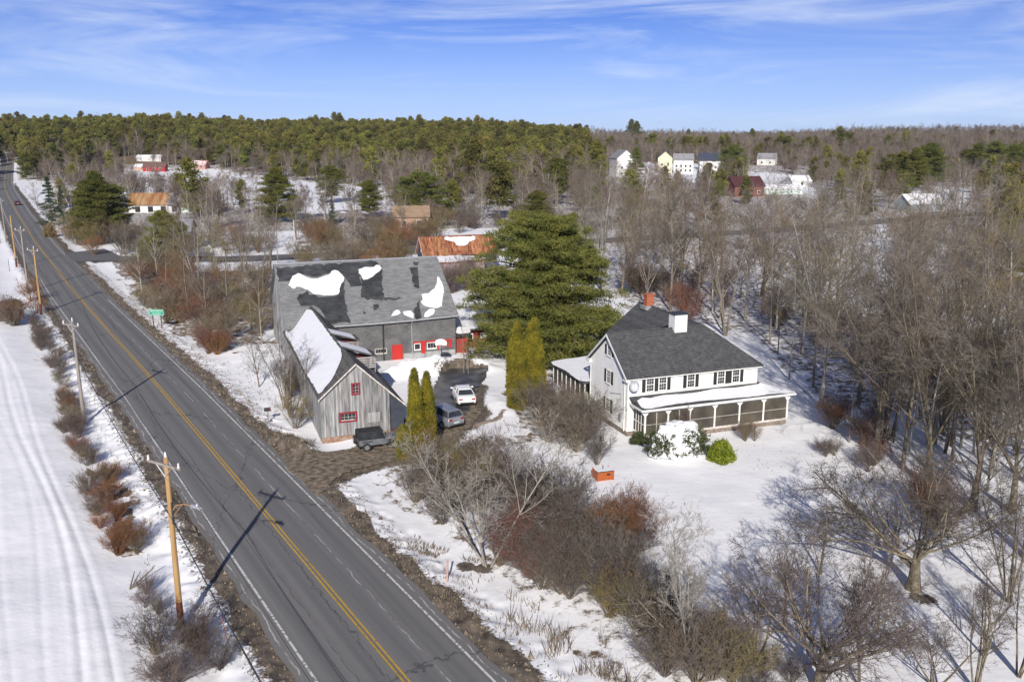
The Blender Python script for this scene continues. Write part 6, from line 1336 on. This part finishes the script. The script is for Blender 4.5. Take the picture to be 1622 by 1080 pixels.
# ---- shrubs: hedgerow and thickets
TWN = {'twig': 'grey brown', 'twig_dark': 'dark grey', 'twig_red': 'dark red', 'twig_rust': 'rust brown', 'twig_olive': 'olive', 'twig_tan': 'tan', 'twig_pink': 'mauve'}
ADJ = ('reddish brown ', 'dense olive brown ', 'thin twigged grey ', 'mauve brown ', 'brown tangled ', 'purple grey bare ', 'rust brown ', 'reddish ', 'mauve ', 'rusty ', 'bushy tan ', 'rust red ', 'rounded brown ', 'tangled tan ', 'dark ', 'tan ', 'bare ', 'low brown ', 'small tan ', 'low dark ', 'low ', 'thin ')
def thicket(poly, n, kinds, h, tw, label, group, seed, name='bare_shrub', wide=(.9, 1.25)):
    rs = random.Random(seed); xs = [p[0] for p in poly]; ys = [p[1] for p in poly]; c = 0; g = 0
    while c < n and g < n * 60:
        g += 1; px, py = rs.uniform(min(xs), max(xs)), rs.uniform(min(ys), max(ys))
        if not bool(inpoly(np.array([px]), np.array([py]), poly)[0]): continue
        t = rs.choice(tw); hh = rs.uniform(*h); lb = label
        for a_ in ADJ:
            if lb.startswith(a_): lb = lb[len(a_):]; break
        big = 'taller' if hh > (h[0] + h[1]) / 2 else 'lower'; xm = sorted(xs)[len(xs) // 2]
        lb = f"{big} {TWN[t]} {lb}, {'left' if px < (min(xs) + max(xs)) / 2 else 'right'} half"
        kd = rs.choice(kinds); nm_ = 'brush_clump' if kd == 'brush' else name
        plant(kd, px, py, h=hh, var=rs.randrange(4), bark=rs.choice(['bark', 'bark_dark', t]), twig=t, label=lb, cat='shrub', group=group if n > 1 else None, name=nm_, wide=rs.uniform(*wide), rot=rs.uniform(0, 6)); c += 1
thicket([(600, 760), (640, 730), (730, 735), (790, 800), (740, 830), (690, 830), (630, 790)], 15, ['shrub'], (2.6, 4.0), ['twig_olive', 'twig_tan', 'twig_olive', 'twig'], 'dense olive brown shrub in the thicket below the browned arborvitae', 'olive brown thicket by the driveway', 1)
thicket([(620, 735), (720, 715), (800, 790), (700, 800)], 8, ['brush'], (1.4, 2.2), ['twig_tan', 'twig_olive'], 'tangled tan brush low in the thicket below the arborvitae', 'olive brown thicket by the driveway low brush', 2)
thicket([(810, 905), (900, 860), (985, 900), (1010, 960), (930, 985), (860, 945)], 10, ['shrub'], (3.0, 4.4), ['twig_red', 'twig', 'twig_dark', 'twig_dark', 'twig'], 'reddish brown shrub in the middle of the hedgerow', 'reddish shrubs in the middle of the hedgerow', 3)
thicket([(770, 880), (830, 860), (880, 920), (840, 930)], 6, ['shrub'], (3.0, 4.2), ['twig_red', 'twig_pink'], 'mauve brown shrub beside the pale forked tree', 'shrubs beside the pale forked tree', 4)
thicket([(740, 800), (800, 760), (930, 790), (960, 850), (860, 860)], 9, ['shrub', 'shrub'], (3.2, 5.2), ['twig_pink', 'twig_dark', 'twig'], 'thin twigged grey shrub behind the pale forked tree', 'thin grey shrubs behind the hedgerow', 5)
thicket([(930, 985), (1010, 940), (1090, 1000), (1180, 1085), (1060, 1100), (980, 1030)], 11, ['shrub'], (2.6, 3.8), ['twig_olive', 'twig', 'twig', 'twig_tan'], 'brown tangled shrub at the lower end of the hedgerow', 'brown shrubs at the lower end of the hedgerow', 6)
thicket([(860, 905), (1000, 975), (1060, 1010), (960, 985), (880, 940)], 5, ['shrub'], (2.2, 3.2), ['twig', 'twig_olive', 'twig_red'], 'shrub on the road side of the hedgerow', 'shrubs on the road side of the hedgerow', 39)
thicket([(1150, 1060), (1250, 1060), (1330, 1120), (1180, 1120)], 4, ['shrub'], (1.8, 2.8), ['twig_dark', 'twig'], 'dark shrub at the bottom edge under the spreading tree', 'dark shrubs at the bottom edge', 7)
thicket([(820, 690), (870, 655), (940, 680), (950, 712), (880, 722)], 8, ['shrub'], (3.2, 4.6), ['twig_olive', 'twig_tan', 'twig'], 'bushy tan shrub left of the farmhouse gable', 'tan shrubs left of the farmhouse', 8)
thicket([(800, 640), (875, 610), (935, 650), (900, 670), (830, 665)], 5, ['shrub'], (2.4, 3.4), ['twig_pink', 'twig_olive'], 'mauve shrub by the rear porch of the farmhouse', 'shrubs by the rear porch', 9)
thicket([(1155, 700), (1215, 690), (1225, 700), (1170, 708)], 3, ['shrub'], (1.6, 2.3), ['twig_tan', 'twig_rust'], 'small tan bush against the right porch screens', 'small bushes against the right porch screens', 10, wide=(.6, .8))
thicket([(1060, 700), (1090, 690), (1110, 700)], 1, ['shrub'], (3.0, 3.2), ['twig_pink'], 'tall thin bare shrub between the porch and the snow mound', None, 11, wide=(.5, .6))
thicket([(1280, 715), (1330, 700), (1340, 725), (1290, 735)], 3, ['shrub'], (1.3, 1.9), ['twig_dark'], 'low dark bush on the lawn right of the porch', 'low dark bushes right of the porch', 12)
thicket([(315, 555), (370, 545), (375, 555), (340, 562)], 4, ['shrub', 'brush'], (2.0, 3.4), ['twig_red', 'twig_rust'], 'rust red bush at the tip of the roadside thicket', 'rust red bushes at the tip of the roadside thicket', 13)
thicket([(215, 455), (300, 430), (440, 440), (440, 520), (390, 545), (330, 545), (290, 520), (240, 500)], 34, ['shrub', 'shrub', 'brush'], (3, 5.5), ['twig', 'twig_olive', 'twig_tan', 'twig_red', 'twig_rust'], 'bare shrub in the roadside thicket left of the big barn', 'shrubs in the roadside thicket', 14)
thicket([(190, 418), (260, 420), (300, 440), (220, 470), (195, 440)], 16, ['shrub'], (3, 5.5), ['twig_tan', 'twig_rust', 'twig_olive', 'twig'], 'bare shrub at the side road end of the roadside thicket', 'shrubs at the junction end of the thicket', 15)
thicket([(118, 385), (200, 370), (240, 400), (150, 405)], 16, ['shrub'], (4, 8), ['twig', 'twig_olive', 'twig_pink', 'twig_rust'], 'bare shrub crowding the pines by the side road junction', 'shrubs under the roadside pines', 16)
thicket([(440, 560), (470, 560), (480, 620), (455, 640)], 4, ['shrub'], (2.5, 3.5), ['twig', 'twig_olive'], 'bare shrub along the left wall of the weathered barn', 'shrubs along the weathered barn wall', 17, wide=(.7, .9))
thicket([(590, 566), (618, 566), (606, 575)], 2, ['shrub'], (2.6, 3.6), ['twig_pink', 'twig_rust'], 'tall reddish brush against the big barn wall by the dormers', 'brush against the big barn wall', 18, wide=(.6, .8))
thicket([(1300, 650), (1420, 690), (1420, 760), (1340, 740)], 7, ['shrub'], (2.2, 3.6), ['twig_pink', 'twig_rust', 'twig_red'], 'reddish undergrowth shrub at the edge of the right woods', 'undergrowth at the edge of the right woods', 19)
thicket([(1440, 850), (1490, 855), (1480, 800), (1430, 800)], 3, ['shrub'], (2.5, 4), ['twig_rust', 'twig_olive'], 'rusty shrub behind the wide old maple', 'rusty shrubs behind the wide old maple', 20)
thicket([(1500, 640), (1640, 690), (1640, 600), (1500, 560)], 10, ['shrub'], (3, 5), ['twig', 'twig_dark', 'twig_pink'], 'undergrowth shrub deeper in the right hand woods', 'undergrowth in the right woods', 21)
thicket([(1240, 560), (1500, 620), (1500, 540), (1260, 500)], 20, ['shrub'], (2.5, 4.5), ['twig', 'twig_dark', 'twig_red', 'twig_pink'], 'low shrub among the trees beyond the farmhouse', 'low shrubs beyond the farmhouse', 22)
thicket([(960, 470), (1240, 520), (1260, 470), (960, 420)], 18, ['shrub'], (3, 5), ['twig', 'twig_red', 'twig_pink', 'twig_tan'], 'shrub in the wood edge behind the farmhouse', 'shrubs behind the farmhouse', 23)
thicket([(480, 395), (660, 400), (640, 375), (480, 372)], 20, ['shrub'], (4, 6.5), ['twig_tan', 'twig_olive', 'twig', 'twig_rust'], 'tan brush beyond the ridge of the big barn', 'tan brush beyond the big barn', 24)
thicket([(465, 440), (672, 430), (672, 414), (465, 420)], 18, ['shrub'], (4, 6.5), ['twig_tan', 'twig_olive', 'twig', 'twig_rust'], 'bare brush close behind the roof ridge of the big barn', 'brush close behind the big barn', 34)
thicket([(600, 384), (700, 384), (700, 374), (600, 374)], 7, ['shrub'], (4, 6.5), ['twig_tan', 'twig_olive', 'twig'], 'bare brush before the tan roofed house', 'brush before the tan roofed house', 35)
thicket([(200, 405), (440, 400), (440, 385), (330, 372), (230, 390)], 16, ['shrub'], (3, 5.5), ['twig_tan', 'twig_olive', 'twig', 'twig_rust'], 'bare brush along the side road', 'brush along the side road', 33)
thicket([(560, 370), (700, 372), (880, 372), (880, 345), (600, 350)], 18, ['shrub'], (4, 7), ['twig', 'twig_olive', 'twig_pink'], 'bare brush in the hollow beyond the rusty shed', 'brush beyond the rusty shed', 25)
thicket([(690, 440), (745, 430), (750, 470), (730, 480)], 8, ['shrub'], (3.5, 5.5), ['twig_pink', 'twig', 'twig_tan'], 'mauve brush between the big barn and the huge pine', 'brush between the big barn and the pine', 26)
# left verge bushes
thicket([(130, 735), (185, 750), (225, 860), (200, 890), (155, 830)], 15, ['brush', 'brush', 'shrub'], (1.2, 2.2), ['twig_rust', 'twig_rust', 'twig_tan'], 'rust brown bush on the left verge behind the first pole', 'rust brown bushes on the left verge', 27)
thicket([(118, 800), (150, 780), (150, 830)], 2, ['shrub'], (1.4, 1.8), ['twig_pink'], 'mauve bush on the field side of the rust brown bushes', None or 'mauve bushes beside the rust brown bushes', 28)
thicket([(235, 985), (330, 1000), (370, 1085), (240, 1085)], 7, ['shrub'], (1.7, 2.6), ['twig_pink', 'twig_dark'], 'purple grey bare bush around the foot of the first pole', 'bushes around the foot of the first pole', 29, wide=(1.0, 1.5))
thicket([(90, 610), (105, 600), (135, 700), (130, 745), (100, 680)], 20, ['brush', 'brush', 'shrub'], (1.0, 1.9), ['twig_rust', 'twig_tan', 'twig_pink', 'twig'], 'low brown brush on the left verge near the second pole', 'low brush near the second pole', 30)
thicket([(45, 505), (75, 520), (105, 600), (85, 610)], 17, ['brush', 'shrub'], (1.0, 2.0), ['twig_pink', 'twig', 'twig_dark'], 'thin brush along the left verge before the third pole', 'brush before the third pole', 31)
thicket([(58, 540), (92, 540), (150, 740), (132, 745)], 11, ['brush', 'shrub'], (.9, 1.6), ['twig', 'twig_pink', 'twig_tan'], 'brush filling the left verge beside the second pole', 'brush filling the left verge', 36)
thicket([(190, 885), (225, 885), (255, 965), (228, 965)], 3, ['brush', 'shrub'], (.9, 1.5), ['twig_pink', 'twig'], 'brush just behind the first pole', 'brush just behind the first pole', 37)
thicket([(955, 880), (1010, 840), (1040, 870), (1000, 920)], 4, ['shrub'], (3.2, 4.4), ['twig_red', 'twig_rust'], 'shrub on the lawn side of the hedgerow', 'red shrubs on the lawn side of the hedgerow', 38)
thicket([(0, 500), (50, 475), (62, 505), (20, 515), (-10, 512)], 11, ['shrub'], (2.5, 4.0), ['twig_olive', 'twig_rust', 'twig_red', 'twig_pink'], 'rounded brown bush at the left edge by the third pole', 'bushes at the left edge by the third pole', 32)

# ------------------------------------------------------------------ woods: every nearer tree a thing, the far mass scattered
def far_pine(seed, H, prof, nb, base=.15):
    (Va, Fa), (V, F) = pine_mesh(seed, H, prof, nb=nb, nc=7, q=11, size=.6, l=.95, wd=.36, trunk_r=.22, base=base, flat=.6)
    A, FA = tubes(np.array([[[0, 0, -.3], [0, 0, H * .5], [0, 0, H * .95]]]), np.array([[.22, .14, .05]]), 4); FA3 = np.concatenate([FA[:, [0, 1, 2]], FA[:, [0, 2, 3]]])
    Vm, Fm = merge([(A, FA3), (V, F)]); me = npmesh('far_pine', Vm, Fm, False, [0] * len(FA3) + [1] * len(F)); me.materials.append(M['bark_dark']); me.materials.append(M['pine_far']); return me
FP = [far_pine(41, 17, [(0, 1), (.25, 3.4), (.5, 4.4), (.8, 3.3), (.95, 1.6), (1, .5)], 46, .25), far_pine(42, 18, [(0, 1.5), (.2, 4.2), (.5, 4.3), (.8, 2.6), (1, .3)], 50, .12), far_pine(43, 16, [(0, 1), (.4, 4.2), (.65, 4.9), (.9, 3.2), (1, 1.0)], 44, .3), far_pine(44, 19, [(0, 1), (.3, 3.0), (.6, 3.6), (.85, 2.2), (1, .4)], 44, .2)]
def far_bare(seed, H, tw, bk, stems=1):
    d = dict(SPEC['farbare']); d['H'] = H; d['stems'] = stems
    if stems > 1: d['spread'] = 16; d['r'] = .14
    (Va, Fa), (Vb, Fb) = bare(seed, **d); k = H / np.percentile(Vb[:, 2], 99.7); V, F = merge([(Va * k, Fa), (Vb * k, Fb)])
    me = npmesh('far_bare', V, F, False, [0] * len(Fa) + [1] * len(Fb)); me.materials.append(M[bk]); me.materials.append(M[tw]); return me
FB = [far_bare(51, 15, 'twig', 'bark'), far_bare(52, 16, 'twig_pink', 'bark_pale'), far_bare(53, 13, 'twig', 'bark', 4), far_bare(54, 17, 'twig_tan', 'bark_pale'), far_bare(55, 12, 'twig_pink', 'bark', 5), far_bare(56, 14, 'twig_dark', 'bark')]
def scatter(name, metas, kind_objs, label):
    """one object for the mass of far trees: geometry nodes instances of the single trees' meshes"""
    P = np.array([m_[0] for m_ in metas], np.float32); me = bpy.data.meshes.new(name); me.vertices.add(len(P)); me.vertices.foreach_set('co', P.ravel())
    for nm, ty, arr in (('pick', 'INT', [m_[1] for m_ in metas]), ('size', 'FLOAT', [m_[2] for m_ in metas]), ('turn', 'FLOAT', [m_[3] for m_ in metas])):
        a = me.attributes.new(nm, ty, 'POINT'); a.data.foreach_set('value', np.array(arr, np.int32 if ty == 'INT' else np.float32))
    o = link(name, me); tag(o, label, 'woods', None, 'stuff')
    ng = bpy.data.node_groups.new(name, 'GeometryNodeTree'); ng.interface.new_socket('Geometry', in_out='INPUT', socket_type='NodeSocketGeometry'); ng.interface.new_socket('Geometry', in_out='OUTPUT', socket_type='NodeSocketGeometry')
    gi = ng.nodes.new('NodeGroupInput'); go = ng.nodes.new('NodeGroupOutput'); ip = ng.nodes.new('GeometryNodeInstanceOnPoints'); jn = ng.nodes.new('GeometryNodeJoinGeometry')
    for ob in kind_objs:
        oi = ng.nodes.new('GeometryNodeObjectInfo'); oi.inputs['Object'].default_value = ob; oi.inputs['As Instance'].default_value = True; ng.links.new(oi.outputs['Geometry'], jn.inputs[0])
    def na(nm, dt): n = ng.nodes.new('GeometryNodeInputNamedAttribute'); n.data_type = dt; n.inputs['Name'].default_value = nm; return [q for q in n.outputs if q.enabled][0] if False else n.outputs[0]
    ng.links.new(gi.outputs[0], ip.inputs['Points']); ng.links.new(jn.outputs[0], ip.inputs['Instance']); ip.inputs['Pick Instance'].default_value = True
    ng.links.new(na('pick', 'INT'), ip.inputs['Instance Index']); ng.links.new(na('size', 'FLOAT'), ip.inputs['Scale'])
    cb = ng.nodes.new('ShaderNodeCombineXYZ'); ng.links.new(na('turn', 'FLOAT'), cb.inputs[2]); ng.links.new(cb.outputs[0], ip.inputs['Rotation'])
    ng.links.new(ip.outputs[0], go.inputs[0]); md = o.modifiers.new('scatter', 'NODES'); md.node_group = ng; return o
def woods():
    rg = np.random.RandomState(77); pines = []; bares = []; near = []
    def cand(r0, r1, area, a0=-34, a1=34):
        n = int(.5 * math.radians(a1 - a0) * (r1 ** 2 - r0 ** 2) / area); r = np.sqrt(rg.uniform(r0 ** 2, r1 ** 2, n)); a = np.radians(rg.uniform(a0, a1, n)); x = r * np.sin(a); y = r * np.cos(a)
        z = gz(x, y); px, py = pixel(x, y, z); s, t = to_st(x, y); d = np.abs(t - tcen(s)); ok = (d > 10) | (s > 700); ok &= ~((t < tcen(s)) & (d < 400) & (s < 420)); ok &= polydist(x, y, SIDE) > 7
        for o_ in OPEN: ok &= ~(inpoly(px, py, o_) & (rg.rand(n) > (.05 if r0 > 200 else .12)))
        for o_ in C.objects:      # keep clear of buildings
            if o_.type == 'EMPTY' and o_.get('category') in ('house', 'barn', 'shed', 'outbuilding', 'garage'): ok &= (np.hypot(x - o_.location.x, y - o_.location.y) > 12) & ~((np.abs((np.arctan2(x, y) - math.atan2(o_.location.x, o_.location.y)) * r) < 11) & (r < math.hypot(*o_.location.xy)) & (r > math.hypot(*o_.location.xy) * .66) & (o_.location.y > 250) & (rg.rand(n) > (.55 if o_.name.startswith('far_barn') else .15)))
        return x[ok], y[ok], z[ok], px[ok], py[ok], r[ok]
    yb = lambda q: np.interp(q, [-60, 0, 130, 200, 330, 420, 520, 600, 700, 800, 890, 960], [288, 288, 286, 268, 268, 283, 298, 300, 305, 322, 330, 230])
    # near woods on the right
    x, y, z, px, py, r = cand(84, 250, 40, 2, 35); w_ = inpoly(px, py, WOODS[0]) & (rg.rand(len(x)) < .48) & (~inpoly(px, py, [(1090, 400), (1400, 330), (1450, 470), (1400, 540), (1120, 480)]) | (rg.rand(len(x)) < .35))
    for i in np.where(w_)[0]: near.append((x[i], y[i]))
    rs = random.Random(9); tw = ['twig', 'twig', 'twig_pink', 'twig_tan', 'twig_dark', 'twig_olive']; bk = ['bark', 'bark', 'bark_pale', 'bark_dark']
    near.sort(key=lambda p: math.hypot(*p)); print('near trees', len(near))
    for x_, y_ in near[:262]:
        k = rs.choice(['hard', 'hard', 'vase', 'fork', 'fork', 'slim']); side = 'right hand woods' if x_ > 40 or y_ < 120 else 'woods behind the farmhouse'
        plant(k, xy=(x_, y_), h=rs.uniform(9, 20.5) * (.9 if k == 'slim' else 1), var=rs.randrange(4), bark=rs.choice(bk), twig=rs.choice(tw), label=('bare tree deep in the ' + side + (', near its front' if math.hypot(x_, y_) < 140 else ', further back' if math.hypot(x_, y_) < 190 else ', far back') + (' at the picture edge' if x_ / y_ > .42 else '')), group='trees deep in the ' + side)
    # middle and far distance
    for (r0, r1, area) in ((250, 450, 46), (450, 800, 48), (800, 1150, 60), (1150, 1700, 170), (1700, 2900, 520)):
        x, y, z, px, py, r = cand(r0, r1, area); pn = vn(x, y, 60, 61); pn2 = vn(x, y, 140, 62)
        inl = (px < 930) & (py < yb(px) - 3); edge_ = yb(px) - py < 22
        ppine = np.where(inl, np.where(edge_, .25, .76) * np.where((pn < .40) & (r < 900), .40, 1), .035 + .10 * (pn2 > .72)); ppine = np.where((px > 930) & (r > 900), .035, ppine); ppine = np.where((px < 930) & (r > 1000), .75, ppine)
        isp = rg.rand(len(x)) < ppine
        keep = isp | (rg.rand(len(x)) < np.where((px < 930) & (r < 450), .66, np.where(r < 450, np.where(px > 1050, .36, .55), .92)))
        for i in np.where(keep)[0]:
            sc = (rg.uniform(.62, 1.12) + (rg.uniform(.1, .38) if rg.rand() < .14 else 0)) * (1.0 if r[i] < 1150 else 1.15)
            if isp[i] and not inl[i] and r[i] < 800: sc *= .8
            if isp[i] and px[i] > 930 and r[i] > 900: sc *= .75
            (pines if isp[i] else bares).append(((x[i], y[i], z[i] - .3), rg.randint(4) if isp[i] else rg.choice(6, p=[.24, .2, .16, .12, .18, .10]), sc * (1 if isp[i] else 1.05 if (inl[i] and edge_[i]) else .82 if r[i] < 900 else 1.0), rg.uniform(0, 6.28)))
    print('pines', len(pines), 'bare', len(bares))
    for lst, meshes, nm, cnt, lab, grp, sname, slab in ((pines, FP, 'pine_tree', 240, 'pine fronting the evergreen forest', 'front pines of the far forest', 'far_pine_forest', 'dense olive green pine forest covering the hill to the horizon'),
                                             (bares, FB, 'bare_tree', 60, 'bare grey tree in the valley', 'bare trees in the valley', 'far_bare_woods', 'grey brown leafless woods filling the valley to the horizon')):
        lst.sort(key=lambda m_: m_[0][0] ** 2 + m_[0][1] ** 2); src = {}
        for p, k, sc, t in lst[:cnt]:
            o = link(nm, meshes[k]); o.location = p; o.scale = (sc,) * 3; o.rotation_euler = (0, 0, t); q_ = float(pixel(np.array(p[0]), np.array(p[1]), np.array(p[2]))[0])
            where = ('left of the small red house' if q_ < 210 else 'behind the snowy field' if q_ < 430 else 'above the big grey barn' if q_ < 700 else 'above the huge broad pine' if q_ < 930 else 'among the far houses' if q_ < 1260 else 'far off on the right')
            tag(o, ('tall ' if sc > .95 else 'shorter ') + lab + ', ' + where, 'tree', grp); src.setdefault(k, o)
        objs = [src[k] for k in range(len(meshes))]
        scatter(sname, lst[cnt:], objs, slab)
woods()
# ---- dry stalks, weeds and debris in the snow: one mass
def weeds():
    rg = np.random.RandomState(5); parts = []; specs = []
    def area(poly, n, h, lean=.35):
        xs = [p[0] for p in poly]; ys = [p[1] for p in poly]; c = 0
        px = rg.uniform(min(xs), max(xs), n * 4); py = rg.uniform(min(ys), max(ys), n * 4); k = inpoly(px, py, poly); px = px[k][:n]; py = py[k][:n]
        a = (540 - py); dx = px - 811; dy = FPX * ct + a * st_; dz = -FPX * st_ + a * ct; t = -CAMZ / dz; x, y = dx * t, dy * t; cl = vn(x, y, 1.2, 71) > .42; specs.append((x[cl], y[cl], h, lean))
    area([(560, 780), (640, 830), (760, 890), (860, 960), (1000, 1085), (850, 1085), (700, 960), (600, 870), (540, 790)], 1500, .30)
    area([(770, 920), (960, 1010), (1020, 1085), (880, 1050), (790, 960)], 700, .9); area([(520, 770), (640, 860), (800, 1010), (880, 1085), (800, 1085), (700, 975), (580, 850), (500, 780)], 1300, .15)
    area([(640, 860), (760, 900), (760, 880), (660, 850)], 500, .3); area([(150, 560), (235, 640), (330, 770), (400, 900), (440, 1085), (400, 1085), (300, 800), (210, 660), (140, 570)], 2200, .16)
    area([(210, 455), (330, 560), (420, 660), (450, 700), (430, 700), (300, 580), (200, 480)], 2400, .25); area([(300, 560), (430, 580), (440, 650), (380, 640)], 500, .3)
    area([(1150, 700), (1300, 700), (1420, 900), (1500, 960), (1300, 900)], 500, .15); area([(900, 740), (1000, 720), (1100, 900), (1000, 920)], 120, .15); area([(430, 690), (500, 690), (500, 722), (440, 715)], 700, .25)
    area([(80, 600), (130, 600), (240, 760), (240, 900), (150, 800)], 900, .35)
    V = []; F = []; o = 0
    for x, y, h, lean in specs:
        n = len(x); z = gz(x, y); hh = h * rg.uniform(.4, 1.3, n); ax, ay = rg.normal(0, lean, n) * hh, rg.normal(0, lean, n) * hh; w_ = .016 + .02 * rg.rand(n); th = rg.rand(n) * PI
        b0 = np.stack([x - np.cos(th) * w_, y - np.sin(th) * w_, z - .03], -1); b1 = np.stack([x + np.cos(th) * w_, y + np.sin(th) * w_, z - .03], -1); b2 = np.stack([x + ax, y + ay, z + hh], -1)
        V.append(np.stack([b0, b1, b2], 1).reshape(-1, 3)); F.append(np.arange(n * 3).reshape(-1, 3) + o); o += n * 3
    tag(link('dry_weeds', npmesh('dry_weeds', np.concatenate(V), np.concatenate(F)), M['straw']), 'dry straw coloured weeds poking through the roadside snow', 'weeds', None, 'stuff')
    # sand, clods and chunks of dirty snow along the plowed verges
    V = []; F = []; o = 0; n = 5200; s = rg.uniform(25, 190, n) ** 1.0; side = rg.rand(n) < .66; off = np.where(side, 4.35 + rg.rand(n) ** 1.3 * 2.6, -4.4 - rg.rand(n) ** 1.4 * 1.8); xy = [st2(a, b + float(tcen(a))) for a, b in zip(s, off)]; x = np.array([p[0] for p in xy]); y = np.array([p[1] for p in xy]); z = gz(x, y)
    px, py = pixel(x, y, z); ok = ~(inpoly(x, y, DRIVE)); x, y, z = x[ok], y[ok], z[ok]; n = len(x); sz = rg.uniform(.03, .12, n) * (1 + (rg.rand(n) < .06) * 1.2); tet = unit(np.array([[1, 0, -.4], [-.5, .87, -.4], [-.5, -.87, -.4], [0, 0, 1.]]))
    P = np.stack([x, y, z], -1)[:, None, :] + tet[None] * sz[:, None, None] * rg.uniform(.6, 1.4, (n, 4, 1)); b = (np.arange(n) * 4)[:, None]
    Fc = np.concatenate([b + np.array([q]) for q in ([0, 1, 3], [1, 2, 3], [2, 0, 3])]); tag(link('verge_debris', npmesh('verge_debris', P.reshape(-1, 3), Fc), M['gravel']), 'sand and dirty clods along the plowed road edges', 'debris', None, 'stuff')
weeds()

# ---- thin winter haze filling the valley air
def haze():
    b = MB().box(-3300, 3300, -60, 4700, -4, 75).build('haze', None); m = bpy.data.materials.new('haze_air'); m.use_nodes = True; nt = m.node_tree; nt.nodes.clear()
    v = NN(nt, 'ShaderNodeVolumePrincipled'); v.inputs['Color'].default_value = (.80, .86, 1.0, 1); v.inputs['Density'].default_value = .00004; v.inputs['Anisotropy'].default_value = .0
    o = NN(nt, 'ShaderNodeOutputMaterial'); nt.links.new(v.outputs[0], o.inputs['Volume']); b.data.materials.append(m); tag(b, 'thin pale haze softening the far woods', 'haze', None, 'stuff')
haze()
